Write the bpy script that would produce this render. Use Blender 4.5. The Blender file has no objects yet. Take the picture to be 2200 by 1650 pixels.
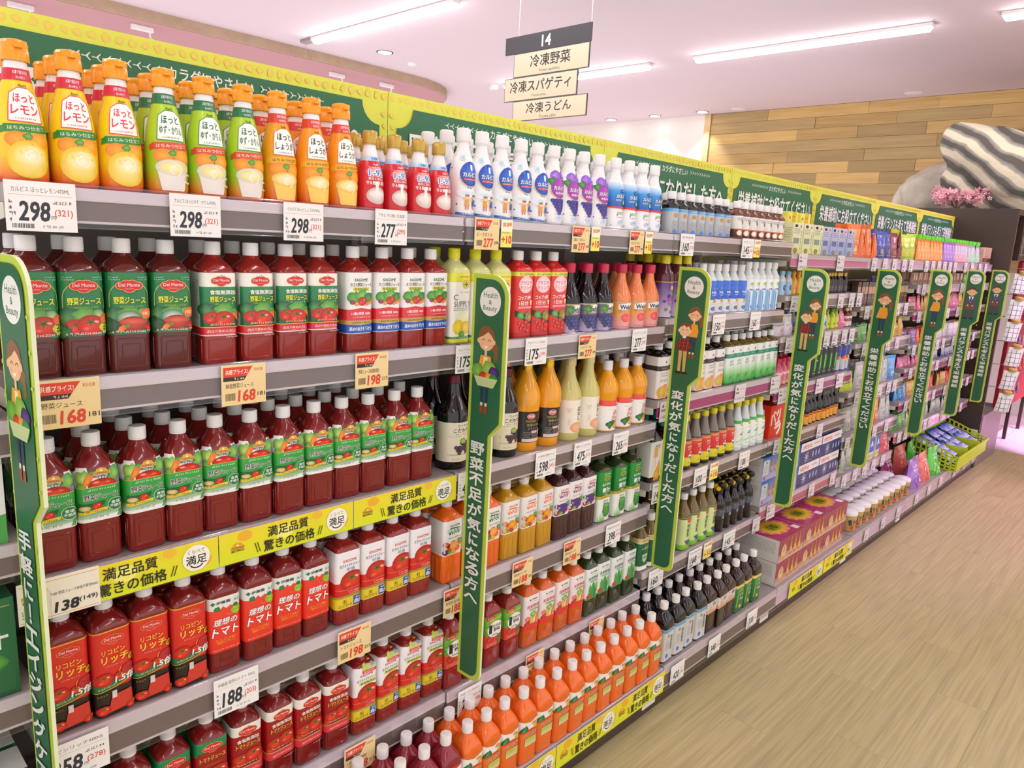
import bpy, bmesh, math, random
from mathutils import Vector, Matrix
from mathutils.geometry import tessellate_polygon
pi = math.pi
RN = random.Random(11)
S = bpy.context.scene
COL = S.collection

# ---------------------------------------------------------------- camera, world, exposure
cam = bpy.data.cameras.new('camera'); camo = bpy.data.objects.new('camera', cam); COL.objects.link(camo)
cam.sensor_width = 36.0; cam.lens = 1576.62 / 2200 * 36.0; cam.clip_start = .02; cam.clip_end = 200
cr, cu_, cf = Vector((.69355667, -.71845542, .05292416)), Vector((.1042623, .17279706, .97942358)), Vector((.71281731, .67376776, -.19475237))
mw = Matrix((cr, cu_, -cf)).transposed().to_4x4(); mw.translation = Vector((-1.17163, -1.2848, 1.59))
camo.matrix_world = mw
S.camera = camo
S.view_settings.view_transform = 'Standard'; S.view_settings.look = 'None'; S.view_settings.gamma = 1
S.view_settings.use_curve_mapping = False
S.view_settings.exposure = 0.35
W = bpy.data.worlds.new('store_surround'); S.world = W; W.use_nodes = True
W.node_tree.nodes['Background'].inputs[0].default_value = (1.0, .96, .95, 1)
W.node_tree.nodes['Background'].inputs[1].default_value = 1.0
TUBE = 20.0          # emission of the ceiling tube lights
S.cycles.max_bounces = 8; S.cycles.diffuse_bounces = 4; S.cycles.glossy_bounces = 4; S.cycles.transparent_max_bounces = 24
S.cycles.transmission_bounces = 6
S.cycles.use_denoising = True

# ---------------------------------------------------------------- helpers
def lin(h):
    h = h.lstrip('#')
    if len(h) == 3: h = ''.join(c * 2 for c in h)
    v = [int(h[i:i + 2], 16) / 255 for i in (0, 2, 4)]
    return tuple((c / 12.92 if c <= .04045 else ((c + .055) / 1.055) ** 2.4) for c in v) + (1.0,)
def mix(a, b, t): return tuple(a[i] + (b[i] - a[i]) * t for i in range(4))
MATS = {}
def mat(name, col, rough=.5, metal=0, coat=0, trans=0, bump=0, bscale=200, var=0, vscale=8, ior=1.45, stretch=None, emis=0):
    if name in MATS: return MATS[name]
    m = bpy.data.materials.new(name); m.use_nodes = True; nt = m.node_tree; b = nt.nodes['Principled BSDF']
    c = lin(col) if isinstance(col, str) else col
    b.inputs['Base Color'].default_value = c; b.inputs['Roughness'].default_value = rough; b.inputs['Metallic'].default_value = metal
    b.inputs['Coat Weight'].default_value = coat; b.inputs['Coat Roughness'].default_value = .04
    b.inputs['Transmission Weight'].default_value = trans; b.inputs['IOR'].default_value = ior
    if emis:
        b.inputs['Emission Color'].default_value = c; b.inputs['Emission Strength'].default_value = emis
    tc = None
    if var or bump:
        tc = nt.nodes.new('ShaderNodeTexCoord'); mp = nt.nodes.new('ShaderNodeMapping'); nt.links.new(tc.outputs['Object'], mp.inputs[0])
        if stretch: mp.inputs['Scale'].default_value = stretch
    if var:
        n = nt.nodes.new('ShaderNodeTexNoise'); n.inputs['Scale'].default_value = vscale; n.inputs['Detail'].default_value = 6
        nt.links.new(mp.outputs[0], n.inputs['Vector'])
        r = nt.nodes.new('ShaderNodeValToRGB'); r.color_ramp.elements[0].position = .3; r.color_ramp.elements[1].position = .7
        r.color_ramp.elements[0].color = tuple(x * (1 - var) for x in c[:3]) + (1,); r.color_ramp.elements[1].color = tuple(min(1, x * (1 + var * .6)) for x in c[:3]) + (1,)
        nt.links.new(n.outputs[0], r.inputs[0]); nt.links.new(r.outputs[0], b.inputs['Base Color'])
    if bump:
        n = nt.nodes.new('ShaderNodeTexNoise'); n.inputs['Scale'].default_value = bscale
        nt.links.new(mp.outputs[0], n.inputs['Vector']); bp = nt.nodes.new('ShaderNodeBump'); bp.inputs['Strength'].default_value = bump; bp.inputs['Distance'].default_value = .002
        nt.links.new(n.outputs[0], bp.inputs['Height']); nt.links.new(bp.outputs[0], b.inputs['Normal'])
    MATS[name] = m; return m
def print_mat(name, rough, coat=0):
    m = bpy.data.materials.new(name); m.use_nodes = True; nt = m.node_tree; b = nt.nodes['Principled BSDF']
    a = nt.nodes.new('ShaderNodeAttribute'); a.attribute_name = 'Col'; nt.links.new(a.outputs['Color'], b.inputs['Base Color'])
    n = nt.nodes.new('ShaderNodeTexNoise'); n.inputs['Scale'].default_value = 60
    mr = nt.nodes.new('ShaderNodeMapRange'); mr.inputs['To Min'].default_value = rough * .85; mr.inputs['To Max'].default_value = rough * 1.15
    nt.links.new(n.outputs[0], mr.inputs[0]); nt.links.new(mr.outputs[0], b.inputs['Roughness'])
    b.inputs['Coat Weight'].default_value = coat; b.inputs['Coat Roughness'].default_value = .08
    return m
PRINT = print_mat('shrink_film_print', .3, .25)
PAPER = print_mat('paper_print', .55)
SIGN = print_mat('sign_print', .45)
def clear_mat(name, tint, gloss=.16, rough=.05):
    m = bpy.data.materials.new(name); m.use_nodes = True; nt = m.node_tree; nt.nodes.clear()
    o = nt.nodes.new('ShaderNodeOutputMaterial'); t = nt.nodes.new('ShaderNodeBsdfTransparent'); g = nt.nodes.new('ShaderNodeBsdfGlossy'); mx = nt.nodes.new('ShaderNodeMixShader')
    lw = nt.nodes.new('ShaderNodeFresnel'); lw.inputs[0].default_value = 1.5
    ad = nt.nodes.new('ShaderNodeMath'); ad.operation = 'ADD'; ad.inputs[1].default_value = gloss; ad.use_clamp = True
    nt.links.new(lw.outputs[0], ad.inputs[0]); 
    ge = nt.nodes.new('ShaderNodeNewGeometry'); ml = nt.nodes.new('ShaderNodeMath'); ml.operation = 'MULTIPLY'; sb = nt.nodes.new('ShaderNodeMath'); sb.operation = 'SUBTRACT'; sb.inputs[0].default_value = 1
    nt.links.new(ge.outputs['Backfacing'], sb.inputs[1]); nt.links.new(ad.outputs[0], ml.inputs[0]); nt.links.new(sb.outputs[0], ml.inputs[1]); nt.links.new(ml.outputs[0], mx.inputs[0])
    t.inputs[0].default_value = lin(tint); g.inputs['Roughness'].default_value = rough
    nt.links.new(t.outputs[0], mx.inputs[1]); nt.links.new(g.outputs[0], mx.inputs[2]); nt.links.new(mx.outputs[0], o.inputs[0])
    return m
CLEAR = clear_mat('clear_acrylic', '#fcfbfc', .03, .1)

def mesh_obj(name, me, parent=None, loc=(0, 0, 0), rz=0, rot=None):
    o = bpy.data.objects.new(name, me); COL.objects.link(o); o.location = loc
    o.rotation_euler = rot if rot else (0, 0, rz)
    if parent: o.parent = parent
    return o
def tag(o, label, cat, group=None):
    o['label'] = label; o['category'] = cat
    if group: o['group'] = group
    return o
def empty(name, loc, label=None, cat=None, group=None, rz=0):
    o = bpy.data.objects.new(name, None); COL.objects.link(o); o.location = loc; o.rotation_euler = (0, 0, rz)
    if label: tag(o, label, cat, group)
    return o
def finish(bm, name, m, smooth=False, angle=None):
    me = bpy.data.meshes.new(name); bm.to_mesh(me); bm.free()
    for x in (m if isinstance(m, (list, tuple)) else [m]): me.materials.append(x)
    if smooth: me.polygons.foreach_set('use_smooth', [True] * len(me.polygons))
    if smooth and angle: me.set_sharp_from_angle(angle=angle)
    return me
def bm_box(bm, x0, y0, z0, x1, y1, z1, bev=0, mi=0):
    v = [bm.verts.new(p) for p in ((x0, y0, z0), (x1, y0, z0), (x1, y1, z0), (x0, y1, z0), (x0, y0, z1), (x1, y0, z1), (x1, y1, z1), (x0, y1, z1))]
    fs = [bm.faces.new([v[i] for i in f]) for f in ((0, 3, 2, 1), (4, 5, 6, 7), (0, 1, 5, 4), (1, 2, 6, 5), (2, 3, 7, 6), (3, 0, 4, 7))]
    for f in fs: f.material_index = mi
    if bev:
        es = list({e for f in fs for e in f.edges}); bmesh.ops.bevel(bm, geom=es, offset=bev, segments=1, affect='EDGES')
def box(name, x0, y0, z0, x1, y1, z1, m, bev=0):
    bm = bmesh.new(); bm_box(bm, x0, y0, z0, x1, y1, z1, bev); return finish(bm, name, m)
def bm_lathe(bm, prof, n=24, cx=0, cy=0, rib=0):
    rings = []
    for z, r in prof:
        rings.append([bm.verts.new((cx + (r + (rib if i % 2 and rib else 0)) * math.cos(2 * pi * i / n), cy + (r + (rib if i % 2 and rib else 0)) * math.sin(2 * pi * i / n), z)) for i in range(n)])
    for a, b in zip(rings, rings[1:]):
        for i in range(n): bm.faces.new((a[i], a[(i + 1) % n], b[(i + 1) % n], b[i]))
    bm.faces.new(rings[-1]); bm.faces.new(rings[0][::-1])
def bm_tube(bm, pts, r, n=8):
    pts = [Vector(p) for p in pts]; rings = []
    for i, p in enumerate(pts):
        d = (pts[min(i + 1, len(pts) - 1)] - pts[max(i - 1, 0)]).normalized()
        u = d.cross(Vector((0, 0, 1)) if abs(d.z) < .9 else Vector((1, 0, 0))).normalized(); w = d.cross(u)
        rings.append([bm.verts.new(p + r * (u * math.cos(2 * pi * k / n) + w * math.sin(2 * pi * k / n))) for k in range(n)])
    for a, b in zip(rings, rings[1:]):
        for k in range(n): bm.faces.new((a[k], a[(k + 1) % n], b[(k + 1) % n], b[k]))
    bm.faces.new(rings[-1]); bm.faces.new(rings[0][::-1])

# ---------------------------------------------------------------- flat print (vector artwork in mm, laid on a surface)
GL = {}
def glyphs(t, b):
    k = (t, b)
    if k not in GL:
        cu = bpy.data.curves.new('lettering', 'FONT'); cu.body = t; cu.resolution_u = 2; cu.align_x = 'CENTER'; cu.space_line = .98
        ob = bpy.data.objects.new('lettering', cu); me = bpy.data.meshes.new_from_object(ob)
        vs = [(v.co.x, v.co.y) for v in me.vertices]; fs = [tuple(p.vertices) for p in me.polygons]
        bpy.data.objects.remove(ob); bpy.data.curves.remove(cu); bpy.data.meshes.remove(me)
        GL[k] = (vs, fs)
    return GL[k]
class Art:
    def __init__(s): s.V = []; s.F = []; s.C = []; s.k = 0
    def add(s, vs, fs, cs):
        b = len(s.V); s.V += [(x, y, s.k) for x, y in vs]; s.F += [tuple(i + b for i in f) for f in fs]
        s.C += cs if isinstance(cs, list) else [cs] * len(vs); s.k += 1
    def rect(s, x0, y0, x1, y1, c, c2=None, h=False):
        a = lin(c); b = lin(c2 or c)
        s.add([(x0, y0), (x1, y0), (x1, y1), (x0, y1)], [(0, 1, 2, 3)], [a, b, b, a] if h else [a, a, b, b]); s.k += 4 if x1 - x0 > 150 else 0; return s
    def poly(s, p, c):
        t = tessellate_polygon([[Vector((x, y, 0)) for x, y in p]]); s.add(p, [tuple(f) for f in t], lin(c)); return s
    def fan(s, x, y, pts, c, c2):
        n = len(pts); s.add([(x, y)] + pts, [(0, i + 1, (i + 1) % n + 1) for i in range(n)], [lin(c)] + [lin(c2 or c)] * n); return s
    def ell(s, x, y, rx, ry, c, c2=None, n=18, rot=0):
        ca, sa = math.cos(rot), math.sin(rot)
        return s.fan(x, y, [(x + rx * math.cos(2 * pi * i / n) * ca - ry * math.sin(2 * pi * i / n) * sa, y + rx * math.cos(2 * pi * i / n) * sa + ry * math.sin(2 * pi * i / n) * ca) for i in range(n)], c, c2)
    def blob(s, x, y, r, c, c2=None, seed=0, n=14, j=.3):
        R = random.Random(seed)
        return s.fan(x, y, [(x + r * (1 - j + j * 2 * R.random()) * math.cos(2 * pi * i / n), y + r * (1 - j + j * 2 * R.random()) * math.sin(2 * pi * i / n)) for i in range(n)], c, c2)
    def ring(s, x, y, r, w, c, n=20, a0=0, a1=2 * pi, ry=None):
        ry = ry or r; vs = []; fs = []
        for i in range(n + 1):
            a = a0 + (a1 - a0) * i / n; vs += [(x + r * math.cos(a), y + ry * math.sin(a)), (x + (r - w) * math.cos(a), y + (ry - w) * math.sin(a))]
            if i: fs.append((2 * i - 2, 2 * i, 2 * i + 1, 2 * i - 1))
        s.add(vs, fs, lin(c)); return s
    def line(s, x0, y0, x1, y1, w, c):
        d = math.hypot(x1 - x0, y1 - y0) or 1; nx, ny = -(y1 - y0) / d * w / 2, (x1 - x0) / d * w / 2
        s.add([(x0 + nx, y0 + ny), (x0 - nx, y0 - ny), (x1 - nx, y1 - ny), (x1 + nx, y1 + ny)], [(0, 1, 2, 3)], lin(c)); return s
    def txt(s, t, x, y, h, c, w=None, b=.012, rot=0, sk=0, oc=None, ob=.05):
        vs, fs = glyphs(t, 0)
        if not vs: return s
        x0 = min(v[0] for v in vs); x1 = max(v[0] for v in vs); y0 = min(v[1] for v in vs); y1 = max(v[1] for v in vs)
        sy = h / (y1 - y0); sx = w / (x1 - x0) if w else sy; mx_, my = (x0 + x1) / 2, (y0 + y1) / 2; ca, sa = math.cos(rot), math.sin(rot)
        o = []
        for px, py in vs:
            qx = (px - mx_) * sx; qy = (py - my) * sy; qx += qy * sk; o.append((x + qx * ca - qy * sa, y + qx * sa + qy * ca))
        em = h / (y1 - y0) if w is None else min(sx, sy)
        def lay(d, n, col):
            for i in range(n):
                a = 2 * pi * (i + .5) / n; s.add([(p + d * math.cos(a), q + d * math.sin(a)) for p, q in o], fs, lin(col)); s.k -= .75
        if oc: lay((b + ob) * em, 8, oc)
        lay(b * em, 4, c) if b > .006 else s.add(o, fs, lin(c))
        return s
    def micro(s, x0, y, x1, h, c, seed=1, rows=1):      # fine print too small to read: rows of stroke marks
        R = random.Random(seed); vs = []; fs = []
        def q(a, b, c_, d): k = len(vs); vs.extend([(a, b), (c_, b), (c_, d), (a, d)]); fs.append((k, k + 1, k + 2, k + 3))
        for r in range(rows):
            x = x0; yy = y - r * h * 1.7
            while x < x1 - h * .4:
                w = h * R.uniform(.55, .9); t = h * .17; p = R.choice((.1, .45, .8))
                q(x + p * w, yy, x + p * w + t, yy + h)
                for f in R.sample((0, .28, .55, .83), R.choice((2, 2, 3))): q(x, yy + f * h, x + w * R.uniform(.7, 1), yy + f * h + t)
                x += w + h * R.choice((.2, .25, .6))
        s.add(vs, fs, lin(c)); return s
    def bars(s, x0, y0, x1, y1, c='#444', seed=3):
        R = random.Random(seed); vs = []; fs = []; x = x0
        while x < x1:
            w = (x1 - x0) * R.uniform(.015, .05); b = len(vs); vs += [(x, y0), (x + w, y0), (x + w, y1), (x, y1)]; fs.append((b, b + 1, b + 2, b + 3)); x += w + (x1 - x0) * R.uniform(.02, .05)
        s.add(vs, fs, lin(c)); return s
    # pictures on the packs
    def tomato(s, x, y, r, cal=1):
        s.ell(x, y, r * 1.06, r * .95, '#f2432a', '#b51408', 20); s.ell(x + r * .4, y + r * .3, r * .22, r * .16, '#ffd9cc', '#f05a40', 10); s.ell(x - r * .35, y - r * .3, r * .3, r * .2, '#f8705a', '#e8341f', 10)
        if cal:
            p = []
            for i in range(10):
                a = i * pi / 5 + .3; q = r * (.62 if i % 2 else .14); p.append((x - r * .02 + q * math.cos(a), y + r * .3 + q * .8 * math.sin(a)))
            s.fan(x, y + r * .3, p, '#1c5a20', '#2f7a2a')
        return s
    def leaf(s, x, y, r, seed=1, c='#7fc24a', c2='#2f8a35'): return s.blob(x, y, r, c, c2, seed, 16, .3)
    def carrot(s, x, y, l, w, rot=0):
        ca, sa = math.cos(rot), math.sin(rot); p = [(-w / 2, l / 2), (-w * .45, 0), (0, -l / 2), (w * .45, 0), (w / 2, l / 2)]
        for i in range(-1, 2): s.ell(x + i * w * .3 * ca - (l * .62) * sa, y + (l * .6) * ca, w * .25, l * .16, '#69b53c', '#2f8a30', 8)
        s.fan(x, y, [(x + a * ca - b * sa, y + a * sa + b * ca) for a, b in p], '#ffa040', '#ea6a14'); return s
    def orange(s, x, y, r, c='#ff9a1f'):
        s.ell(x, y, r, r, '#ffb648', '#f07a10', 20); s.ell(x, y, r * .84, r * .84, '#ffe3a8', '#ffd98a', 20)
        for i in range(8):
            a = i * pi / 4; s.poly([(x + r * .1 * math.cos(a), y + r * .1 * math.sin(a)), (x + r * .76 * math.cos(a - .3), y + r * .76 * math.sin(a - .3)), (x + r * .76 * math.cos(a + .3), y + r * .76 * math.sin(a + .3))], c)
        return s
    def grapes(s, x, y, r, c='#5a3a8c', c2='#2a1550', rows=4):
        for i in range(rows):
            for j in range(rows - i): s.ell(x + (j - (rows - i - 1) / 2) * r * 1.7, y - i * r * 1.5, r, r, c, c2, 9)
        return s
    def veg(s, x, y, w, seed=1, root='#e8602a'):
        s.leaf(x - w * .28, y + w * .12, w * .26, seed); s.leaf(x + w * .05, y + w * .2, w * .28, seed + 1, '#9ad060', '#3c9a3c'); s.leaf(x + w * .32, y + w * .1, w * .22, seed + 2, '#5aa840', '#1f7030')
        s.ell(x - w * .36, y - w * .06, w * .1, w * .09, '#c04a80', '#802050'); s.tomato(x + w * .05, y - w * .02, w * .19); s.carrot(x + w * .33, y - w * .1, w * .42, w * .13, -.9); s.ell(x - w * .18, y - w * .12, w * .1, w * .08, '#f0c040', '#c88a18'); return s
    def delm(s, x, y, w, fill='#d8202c', rim='#f2d23a'):
        for g, c in ((1.12, rim), (1, fill)):
            for dx, dy, r in ((-.32, .0, .21), (.32, 0, .21), (-.13, .09, .2), (.13, .09, .2), (0, -.08, .27)): s.ell(x + dx * w, y + dy * w, r * w * g, r * w * .88 * g, c, None, 14)
        s.poly([(x - w * .06, y + w * .3), (x + w * .08, y + w * .36), (x + w * .05, y + w * .27)], '#3c9a3c')
        s.txt('Del Monte', x, y + .04 * w, w * .16, '#ffe6e0', w * .86, .01); s.txt('Quality', x, y - w * .15, w * .09, '#f4b8a8', w * .36, 0); return s
    def emblem(s, x, y, w):
        s.poly([(x - w * .5, y - w * .12), (x + w * .5, y - w * .12), (x + w * .5, y + .06 * w), (x + w * .36, y + w * .12), (x + w * .28, y + w * .28), (x, y + w * .36), (x - w * .28, y + w * .28), (x - w * .36, y + w * .12), (x - w * .5, y + w * .06)], '#e6a51c')
        s.poly([(x - w * .1, y + w * .1), (x + w * .1, y + w * .1), (x, y + w * .28)], '#fff0b0'); s.txt('TOPVALU', x, y - .02 * w, w * .13, '#5a3a08', w * .86, .02); s.txt('BESTPRICE', x, y - w * .24, w * .16, '#222', w * .9, .02); return s
    def tri(s, x, y, w, c='#c8246e'):
        s.poly([(x - w * .5, y - w * .4), (x + w * .5, y - w * .4), (x + w * .42, y - .1 * w), (x, y + w * .5), (x - w * .42, y - .1 * w)], c); return s
EPS = .00005
def build_art(name, art, mp, xc=(), yc=(), m=None, smooth=False):
    """mp(x_mm, y_mm, offset_m) -> point on the surface that carries the print."""
    bm = bmesh.new(); cl = bm.verts.layers.float_color.new('Col'); kl = bm.verts.layers.float.new('k')
    vs = []
    for (x, y, k), c in zip(art.V, art.C):
        v = bm.verts.new((x, y, 0)); v[cl] = c; v[kl] = k; vs.append(v)
    for f in art.F:
        try: bm.faces.new([vs[i] for i in f])
        except ValueError: pass
    for x in xc: bmesh.ops.bisect_plane(bm, geom=bm.verts[:] + bm.edges[:] + bm.faces[:], plane_co=(x, 0, 0), plane_no=(1, 0, 0))
    for y in yc: bmesh.ops.bisect_plane(bm, geom=bm.verts[:] + bm.edges[:] + bm.faces[:], plane_co=(0, y, 0), plane_no=(0, 1, 0))
    for f in bm.faces:
        if f.normal.z < 0: f.normal_flip()
    for v in bm.verts: v.co = mp(v.co.x, v.co.y, .0003 + EPS * v[kl])
    me = finish(bm, name, m or PRINT, smooth)
    return me
def flat_front(y0=0, ox=0, oz=0): return lambda x, y, e: Vector((ox + x / 1000, y0 - e, oz + y / 1000))

# ---------------------------------------------------------------- bottles: rounded-square sections lofted along a profile (mm)
def sec(s, a, c):
    sg = 1 if s >= 0 else -1; s = abs(s); L = a - c; q = pi * c / 2
    if s <= L: return sg * s, -a, 0, -1
    s -= L
    if s <= q: t = s / c; return sg * (L + c * math.sin(t)), -L - c * math.cos(t), sg * math.sin(t), -math.cos(t)
    s -= q
    if s <= 2 * L: return sg * a, -L + s, sg, 0
    s -= 2 * L
    if s <= q: t = s / c; return sg * (L + c * math.cos(t)), L + c * math.sin(t), sg * math.cos(t), math.sin(t)
    s -= q
    return sg * max(0, L - s), a, 0, 1
def half(a, c): return 4 * (a - c) + pi * c
def refine(prof, n=3):
    out = []
    for i in range(len(prof) - 1):
        p0 = prof[max(i - 1, 0)]; p1 = prof[i]; p2 = prof[i + 1]; p3 = prof[min(i + 2, len(prof) - 1)]
        m_ = 1 if abs(p1[1] - p2[1]) < .01 and abs(p1[2] - p2[2]) < .01 or p2[0] - p1[0] < 3.5 else n
        for k in range(m_):
            t = k / m_; q = [p1[0] + (p2[0] - p1[0]) * t]
            for j in (1, 2):
                v = .5 * (2 * p1[j] + (p2[j] - p0[j]) * t + (2 * p0[j] - 5 * p1[j] + 4 * p2[j] - p3[j]) * t * t + (3 * p1[j] - p0[j] - 3 * p2[j] + p3[j]) * t ** 3)
                q.append(min(max(v, min(p1[j], p2[j])), max(p1[j], p2[j])))
            out.append(tuple(q))
    out.append(prof[-1]); return [(z, max(a, 1), min(max(c, .05), 1)) for z, a, c in out]
def at_prof(P, z):
    if z <= P[0][0]: return P[0][1], P[0][1] * P[0][2]
    for p, q in zip(P, P[1:]):
        if z <= q[0]:
            t = (z - p[0]) / max(q[0] - p[0], 1e-6); a = p[1] + (q[1] - p[1]) * t; return a, a * (p[2] + (q[2] - p[2]) * t)
    return P[-1][1], P[-1][1] * P[-1][2]
def loft(name, P, m, ridges=(), arc=5, dep=1.0, pillars=()):
    """ridges: (x0,y0,x1,y1) raised moulded outlines on the front and side faces; pillars: x positions of upright flutes."""
    bm = bmesh.new(); rings = []; arc = 8 if P[len(P) // 3][2] > .6 else 5
    for z, a, cf_ in P:
        c = min(a * cf_, a - .02); L = a - c; q = pi * c / 2; ring = []; s0 = L
        for quad in range(4):
            for i in range(arc + 1):
                th = (quad * pi / 2) + i / arc * pi / 2 - pi / 2
                cx = L if quad in (0, 1) else -L; cy = -L if quad in (0, 3) else L
                ring.append(bm.verts.new(((cx + c * math.cos(th)) / 1000, (cy + c * math.sin(th)) * dep / 1000, z / 1000)))
        rings.append(ring)
    n = len(rings[0])
    for a_, b_ in zip(rings, rings[1:]):
        for i in range(n): bm.faces.new((a_[i], a_[(i + 1) % n], b_[(i + 1) % n], b_[i]))
    bm.faces.new(rings[-1]); bm.faces.new(rings[0][::-1])
    def strip(loopfn):
        for side in (0, 1):
            a0, c0 = at_prof(P, 40); off = 0 if side == 0 else -(2 * (a0 - c0) + pi * c0 / 2)
            prev = None; first = None
            ls = loopfn()
            for k, (d, e) in enumerate(((0, -.25), (.7, .9), (1.5, .9), (2.2, -.25))):
                lp = []
                for x, y, nx, ny in ls:
                    xx, yy = x + nx * d, y + ny * d; a, c = at_prof(P, yy); px, py, mx_, my = sec(xx + off, a, c); lp.append(bm.verts.new(((px + mx_ * e) / 1000, (py + my * e) * dep / 1000, yy / 1000)))
                if prev:
                    for i in range(len(lp)): bm.faces.new((prev[i], prev[(i + 1) % len(lp)], lp[(i + 1) % len(lp)], lp[i]))
                prev = lp
    for x0, y0, x1, y1 in ridges:
        r = min(4, (x1 - x0) / 3, (y1 - y0) / 3)
        strip(lambda: [(x0, y0 + r, 1, 0), (x0 + r * .3, y0 + r * .3, .7, .7), (x0 + r, y0, 0, 1), (x1 - r, y0, 0, 1), (x1 - r * .3, y0 + r * .3, -.7, .7), (x1, y0 + r, -1, 0), (x1, y1 - r, -1, 0), (x1 - r * .3, y1 - r * .3, -.7, -.7), (x1 - r, y1, 0, -1), (x0 + r, y1, 0, -1), (x0 + r * .3, y1 - r * .3, .7, -.7), (x0, y1 - r, 1, 0)])
    bmesh.ops.recalc_face_normals(bm, faces=bm.faces)
    return finish(bm, name, m, True, .9)
def on_bottle(P, a0, dep=1.0):
    def f(x, y, e):
        a, c = at_prof(P, y); px, py, nx, ny = sec(x * a / a0, a, max(c, .05)); return Vector((px / 1000 + nx * e, (py / 1000) * dep + ny * e, y / 1000))
    return f
def bottle_cuts(P, a0, c0, y0, y1):
    L = a0 - c0; q = pi * c0 / 2; n = 8 if P[len(P) // 3][2] > .6 else 5; xs = []
    b = L
    for k in range(2):
        for i in range(n + 1): xs += [b + q * i / n, -(b + q * i / n)]
        b += q + 2 * L
    ys = [p[0] for p in P if y0 < p[0] < y1]
    return sorted(set(round(x, 3) for x in xs)), ys
CAPW = mat('cap_white', '#efeeec', .35, bump=.1, bscale=900)
def cap_mesh(r, z0, z1, m, ring=True, dome=0, n=36):
    bm = bmesh.new(); p = []
    if ring: p += [(z0 - .003, r * .97), (z0 - .0005, r * .97), (z0 - .0005, r * .9), (z0, r * .9)]
    p += [(z0, r), (z1 - .0025, r * .985), (z1 - .0006, r * .93), (z1 + dome, r * .8), (z1 + dome, .001)]
    bm_lathe(bm, p, n, rib=.00025); return finish(bm, 'cap', m, True, .6)
KINDS = {}
def kind(key, obj, look, cat, body, parts, group=None): KINDS[key] = dict(obj=obj, look=look, cat=cat, body=body, parts=parts, group=group or look + ' group', n={})
ZK = dict(hot_lemon=.872, hot_yuzu=.872, hot_ginger=.872, lactic_red=.85, calp_blue=.85, calp_grape=.85, calp_sixty=.85, oolong_small=.84, w_coffee=.84, milk_blue=.84, milk_white=.86, citrus=.81, aloe=.81, welch_grape=.86, welch_pink=.86, mikan=.93, apple=.93, pom=.95, pepsi=.89, mets=.89, coffee_large=.9, brown_large=.9, green_large=.9, tv_carrot=.91, tv_tomato=.91)
def zscale(me, k):
    me.transform(Matrix.Diagonal((1, 1, k, 1))); return me
def juice(key, look, P, bodymat, artfn, ly, cap=None, capz=None, capm=None, ridges=(), obj='juice_bottle', dome=0, smooth=True, dep=1.0, extra=(), capr=True, cat='bottle', wrap=True, group=None, base='#fff', base2=None):
    P = refine(P); a0, c0 = at_prof(P, (ly[0] + ly[1]) / 2); c0 = min(c0, a0 - .02)
    art = Art(); H = half(a0, c0)
    if wrap: art.rect(-H, ly[0], H, ly[1], base, base2)
    art.W = a0; artfn(art)
    xs, ys = bottle_cuts(P, a0, c0, ly[0] - 1, ly[1] + 1)
    lab = build_art(key + '_label', art, on_bottle(P, a0, dep), xs, ys, smooth=True)
    parts = [('label', lab)]
    if cap: parts.append(('cap', cap_mesh(cap / 1000, capz[0] / 1000, capz[1] / 1000, capm or CAPW, capr, dome / 1000)))
    parts += list(extra); body = loft(key, P, bodymat, ridges, dep=dep)
    if obj[:4] != 'mini':
        for q in {id(x): x for x in [body] + [p[1] for p in parts]}.values():
            if not q.get('zs'): zscale(q, ZK.get(key, .885)); q['zs'] = 1
    kind(key, obj, look, cat, body, parts, group)
ORD = 'first second third fourth fifth sixth seventh eighth ninth tenth eleventh twelfth thirteenth fourteenth fifteenth sixteenth seventeenth eighteenth nineteenth twentieth twenty-first twenty-second twenty-third twenty-fourth twenty-fifth twenty-sixth'.split()
def put(key, X, Y, Z, row='front row', rz=None, tilt=None, single=False):
    K = KINDS[key]; i = K['n'].get(row, 0); K['n'][row] = i + 1
    lab = K['look'] if single else K['look'] + ', ' + ORD[i] + ' from near end, ' + row
    o = mesh_obj(K['obj'], K['body'], None, (X, Y, Z), RN.uniform(-.06, .06) if rz is None else rz)
    if tilt: o.rotation_euler = tilt
    tag(o, lab, K['cat'], K['group'])
    for n, me in K['parts']: mesh_obj(n, me, o)
    return o
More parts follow.
